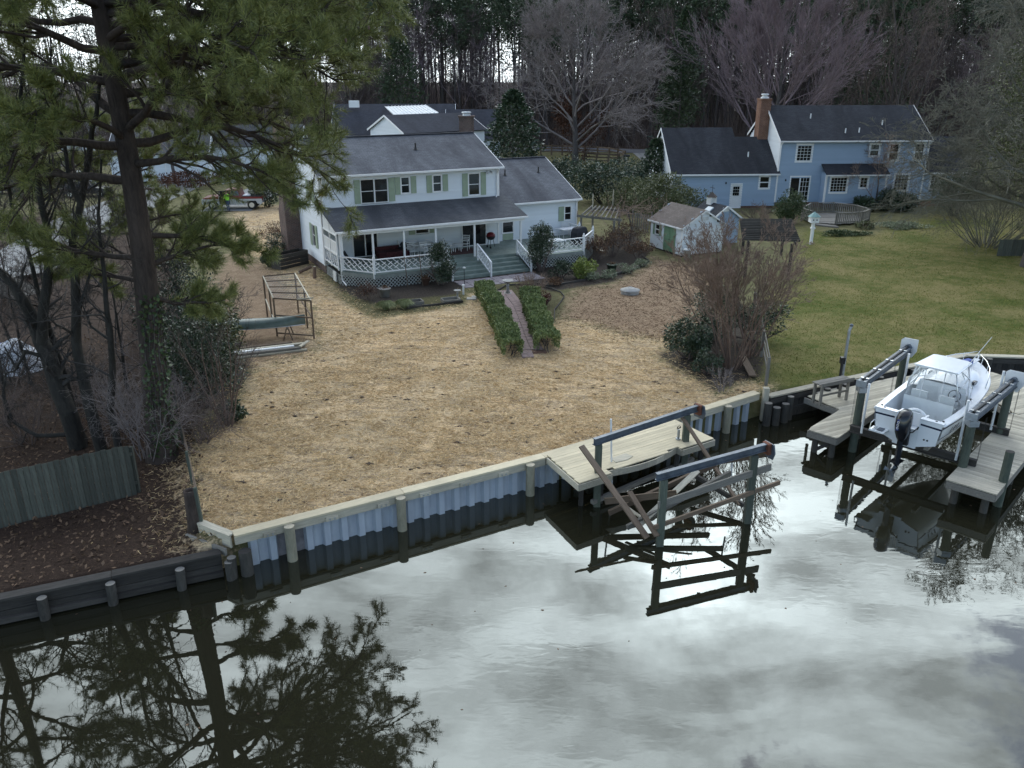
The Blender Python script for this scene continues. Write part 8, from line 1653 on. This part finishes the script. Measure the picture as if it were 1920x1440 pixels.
# ------------------------------------------------------------------ large bare trees of the middle distance
placed_tree('wide grey bare shade tree with rust leaves at its foot', 1078, 312, -10, 91, 'bark_grey', 'twig_grey', r=0.42, fork=0.14, limbs=22, spread=1.15, counts=(10, 8, 8), limb_len=0.64, twig=0.018, wob=0.15)
p = G(1085, 306, 0); shrub('rust_leaves', 'mass of rust brown leaves clinging round the grey shade tree trunk', (p.x, p.y-0.8, 0), (4.0, 3.0, 4.2), 2800, 0.28, 'leaf_rust', 'twig_brown', 92, cat='foliage', z=4.4, hollow=0.15)
placed_tree('broad purple-grey rounded maple behind the blue house', 1455, 262, -20, 93, 'bark_grey', 'twig_purple', Y=102, r=0.4, fork=0.13, limbs=22, spread=0.85, counts=(10, 9, 8), limb_len=0.66, twig=0.018, wob=0.08, ang=0.40, grav=0.06)
wt_ = placed_tree('great willow oak at the right with drooping lower twigs', 1925, 500, -300, 94, 'bark_grey', 'twig_pale', r=0.34, fork=0.17, limbs=26, spread=1.25, counts=(10, 9, 8), limb_len=0.42, twig=0.013, wob=0.15, droop=0.5, tip_grav=-0.13)
o = thing('ivy', 'green ivy in the crown of the willow oak', 'ivy', wt_.location); rng = np.random.default_rng(6); P, Q = blob_points(rng, 9000, (-1.5, 0, 9.5), (2.8, 2.6, 6.0), 0.1, 16); link('leaves', leaves_mesh('leaves', P, 0.13, 'leaf_olive', rng, Q, 0.6), o); link('stem', segs_mesh('stem', to_segs(limb(rng, (0.3, -0.5, 0), (-0.1, 0, 1), 12, 10, 0.05, 0.02, 0.08)), 'bark_grey', 5), o)
twiggy('brush', 'grey drooping brush in front of the willow oak', G(1850, 462, 0), 6.5, 8.5, 52, (9, 7, 3), 'twig_pale', 95, r=0.03, ang=0.6, grav=-0.08, wob=0.16, ratio=0.5)
dup(wt_, (37.5, 57.0, 0), 2.2, 'second willow oak standing behind the first at the right edge', 0.95); dup(wt_, (42.5, 66.0, 0), 4.0, 'lower willow oak farthest back at the right edge of the lawn', 0.6)
pw = thing('rail_stub', 'dark weathered board panel beside the willow oak trunk', 'fence panel', G(1898, 480, 0)); 
for k in range(7): plank('fence_board', pw, (-0.9+0.3*k, 0, 0), (-0.9+0.3*k, 0, 1.1), 0.28, 0.03, 'fence_wood', up=(0,-1,0))

# ------------------------------------------------------------------ the wood behind the houses
def forest():
    rng = np.random.default_rng(123); rnd = random.Random(9)
    def pine_mesh(seed, h):
        g = np.random.default_rng(seed); tr = limb(g, (0, 0, -0.3), (g.normal()*0.02, g.normal()*0.02, 1), h, 12, 0.24, 0.05, 0.012); T = to_segs(tr); S = []; P = []; Q = []
        for k in range(30):
            t = 0.60+0.40*k/29; f = t*12; i = min(int(f), 11); u = f-i; p = tr[i][0]*(1-u)+tr[i+1][0]*u; L = (1.15-t)*h*0.24+0.6; a = k*2.4+g.random(); pts = limb(g, p, (math.cos(a), math.sin(a), 0.3), L, 4, 0.05, 0.015, 0.15); S += to_segs(pts)
            for q, _ in pts[2:]:
                m = 34; P.append(q+g.normal(size=(m, 3))*np.array([0.6, 0.6, 0.38])); Q.append(g.normal(size=(m, 3))+np.array([0, 0, 0.5]))
        for k in range(9):                                   # dead stubs below the crown
            t = 0.25+0.35*g.random(); f = t*12; i = int(f); p = tr[i][0]; a = g.random()*6.28; S += to_segs(limb(g, p, (math.cos(a), math.sin(a), 0.1), 1.5, 3, 0.03, 0.01, 0.2))
        return segs_mesh('trunk', T, 'bark_grey', 6), segs_mesh('limbs', S, 'bark_grey', 3), leaves_mesh('crown', np.concatenate(P), 0.55, 'needle_far', g, np.concatenate(Q), 0.22)
    pv = [pine_mesh(200+k, h) for k, h in enumerate((27, 30, 25, 29))]
    def where(x, y):
        u = 960+FPX*x/(y*_cp+CAM_H*_sp)                # across the photograph
        for lim, nm in ((640, 'beyond the street behind the big foreground pine'), (790, 'behind the left end of the grey-roofed house'), (950, 'behind the right end of the grey-roofed house'), (1210, 'behind the wide grey shade tree'), (1420, 'behind the left wing of the blue house'), (1720, 'behind the main roof of the blue house')):
            if u < lim: return nm
        return 'behind the willow oak at the right'
    def put_pine(x, y, k, s):
        lab = ('front-row tall slim pine ' if y < 147 else 'deep-wood tall slim pine ')+where(x, y); o = thing('forest_pine', lab, 'tree', (x, y, 0), rnd.random()*6.28, lab.replace('tall slim pine', 'tall slim pines')); o.scale = (s, s, s*rnd.uniform(0.92, 1.08))
        for nm, me in zip(('trunk', 'limbs', 'crown'), pv[k]): link(nm, me, o)
    bv = []
    for k, (h, tm) in enumerate(((17, 'twig_wood'), (20, 'twig_brown'), (15, 'twig_wood'), (22, 'twig_brown'), (18, 'twig_purple'))):
        T, C = bare_tree(300+k, h, 0.2, fork=0.28, limbs=9, spread=0.55, counts=(6, 5, 4), limb_len=0.42, twig=0.014, wob=0.12, grav=0.06); bv.append((segs_mesh('trunk', T, 'bark_grey', 6), segs_mesh('crown', C, tm, 3)))
    def put_bare(x, y, k, s):
        lab = ('brown ', 'grey-brown ', 'short brown ', 'tall grey-brown ', 'purplish ')[k]+'leafless woodland tree '+where(x, y); o = thing('forest_tree', lab, 'tree', (x, y, 0), rnd.random()*6.28, lab.replace('woodland tree', 'woodland trees')); o.scale = (s, s, s)
        for nm, me in zip(('trunk', 'crown'), bv[k]): link(nm, me, o)
    n = 0
    for row, (y0, step) in enumerate(((143, 3.4), (150, 3.2), (158, 3.4), (168, 3.6))):
        x = -62.0
        while x < 112:
            gap = -19 < x*150/y0 < 0
            if not (gap and row == 3 and rnd.random() < 0.5) and not (x < -30 and row > 1): put_pine(x+rnd.uniform(-1.3, 1.3), y0+rnd.uniform(-3, 3), rnd.randrange(4), rnd.uniform(0.85, 1.12)); n += 1
            x += step*rnd.uniform(0.7, 1.3)*(1.5 if x < -30 else 1.0)
    for k in range(120):
        x = rnd.uniform(-70, 110); y = rnd.uniform(136, 146); put_bare(x, y, rnd.randrange(5), rnd.uniform(0.75, 1.15))
    for k in range(16): put_bare(rnd.uniform(-22, 3), rnd.uniform(137, 150), rnd.choice((1, 3, 4)), rnd.uniform(1.0, 1.3))
    for k in range(34): put_bare(rnd.uniform(44, 84), rnd.uniform(96, 132), rnd.randrange(5), rnd.uniform(0.8, 1.2))
    for k in range(26): put_bare(rnd.uniform(-88, -20), rnd.uniform(118, 150), rnd.randrange(5), rnd.uniform(0.7, 1.1))
    # bushy pines in front of the wood
    for px_, top, Y, w, lab in ((745, 60, 128, 9, 'bushy green pine standing before the wood behind the grey roofs'), (1290, 15, 122, 7, 'dark cedar between the shade tree and the purple maple'), (1270, 85, 124, 6, 'shorter dark cedar below the tall one beside the maple'), (1600, 25, 128, 8, 'dark pine above the right end of the blue house'), (1690, 40, 118, 9, 'dark cedar right of the blue house roof')):
        c = AT(px_, top, Y); g = np.random.default_rng(px_); N = 5200; zz = g.random(N)**0.75; a = g.random(N)*6.28; rr = w/2*(1-zz**1.7)**0.7*(0.55+0.5*np.sin(zz*23+a*2)**2)*g.random(N)**0.4
        o = thing('conifer', lab, 'tree', (c.x, Y, 0)); link('crown', leaves_mesh('crown', np.stack([rr*np.cos(a), rr*np.sin(a), c.z*(0.22+0.78*zz)], -1), 0.5, 'needle_far', g, np.stack([np.cos(a), np.sin(a), 0.4*np.ones(N)], -1), 0.3), o); link('trunk', segs_mesh('trunk', to_segs(limb(g, (0, 0, -0.3), (0, 0, 1), c.z, 8, 0.22, 0.04, 0.02)), 'bark_grey', 6), o)
    # the far wood that reads as one mass of trunks, twigs and brush
    S = []; g = np.random.default_rng(55)
    for k in range(2300):
        x, y = g.uniform(-150, 190), g.uniform(172, 235)
        if -23 < x*150/y < 2 and g.random() < 0.45: continue
        if x < 2 and g.random() < 0.75: continue
        h = g.uniform(14, 27); S.append((x, y, -0.3, x+g.normal()*0.6, y, h, 0.2, 0.08))
        for j in range(9): z = h*g.uniform(0.1, 1); a = g.random()*6.28; L = g.uniform(1.5, 4); S.append((x, y, z, x+math.cos(a)*L, y+math.sin(a)*L, z+L*0.7, 0.05, 0.02))
    stuff(tag(link('far_wood', segs_mesh('far_wood', S, 'twig_wood', 3)), 'dim far wood of bare trunks closing the view', 'wood'))
    S = []
    for k in range(1400):
        x = g.uniform(-70, 25); y = g.uniform(175, 420); h = g.uniform(3, 8)*y/250
        for j in range(6): S.append((x+g.normal()*0.8, y, 0, x+g.normal()*2.0, y, h*g.uniform(0.6, 1.1), 0.05, 0.03))
    for k in range(2600):
        x = g.uniform(-95, 125); y = g.uniform(134, 172); h = g.uniform(2.0, 8.5)
        for j in range(7): S.append((x+g.normal()*0.5, y, 0, x+g.normal()*1.2, y+g.normal()*0.8, h*g.uniform(0.6, 1.1), 0.035, 0.012))
    stuff(tag(link('wood_brush', segs_mesh('wood_brush', S, 'twig_brown', 3)), 'brown leafless brush along the edge of the wood', 'brush'))
    # green crowns of the far pines
    P = []
    for k in range(900):
        P.append(np.array([g.uniform(4, 130), g.uniform(190, 245), g.uniform(2, 28)])+g.normal(size=(90, 3))*np.array([2.6, 1.6, 2.2]))
    for k in range(760):
        x, y = g.uniform(-170, 200), g.uniform(175, 225)
        if -24 < x*150/y < 3 or (x < -40 and g.random() < 0.6): z = g.uniform(10, 29)
        else: z = g.uniform(1, 27)
        P.append(np.array([x, y, z])+g.normal(size=(90, 3))*np.array([1.9, 1.6, 1.5]))
    stuff(tag(link('far_pine_crowns', leaves_mesh('far_pine_crowns', np.concatenate(P), 0.9, 'needle_far', g, None, 0.25)), 'dark green crowns of pines far behind the wood', 'wood'))
    # street trees and shrubs at the far left
    for px_, py_, w, top, m, lab in ((60, 372, 70, 335, 'leaf_dark', 'dark clipped shrub at the left edge of the street'), (110, 362, 60, 330, 'leaf_dark', 'dark shrub beside the parked cars'), (345, 352, 120, 322, 'leaf_rust', 'rust brown hedge across the street behind the pine'), (505, 388, 70, 318, 'leaf_dark', 'dark evergreen behind the pickup by the chimney'), (640, 262, 40, 236, 'leaf_dark', 'small dark bush at the grey-roofed house')): bigshrub(px_, py_, w, top, lab, m, 3000, 0.2, int(px_))
    for px_, py_, top, sd, tm, lab in ((330, 345, 120, 401, 'twig_grey', 'bare grey street tree behind the big pine'), (250, 330, 90, 402, 'twig_grey', 'bare grey street tree left of the big pine trunk'), (430, 325, 110, 403, 'twig_brown', 'bare brown street tree above the pickup'), (90, 340, 70, 404, 'twig_grey', 'bare grey tree over the parked cars'), (20, 330, 60, 405, 'twig_brown', 'bare tree at the far left of the street'), (560, 300, 90, 406, 'twig_brown', 'bare tree behind the white house chimney')): placed_tree(lab, px_, py_, top, sd, 'bark_grey', tm, fork=0.2, limbs=9, counts=(7, 6, 5), twig=0.010, limb_len=0.5)
forest()
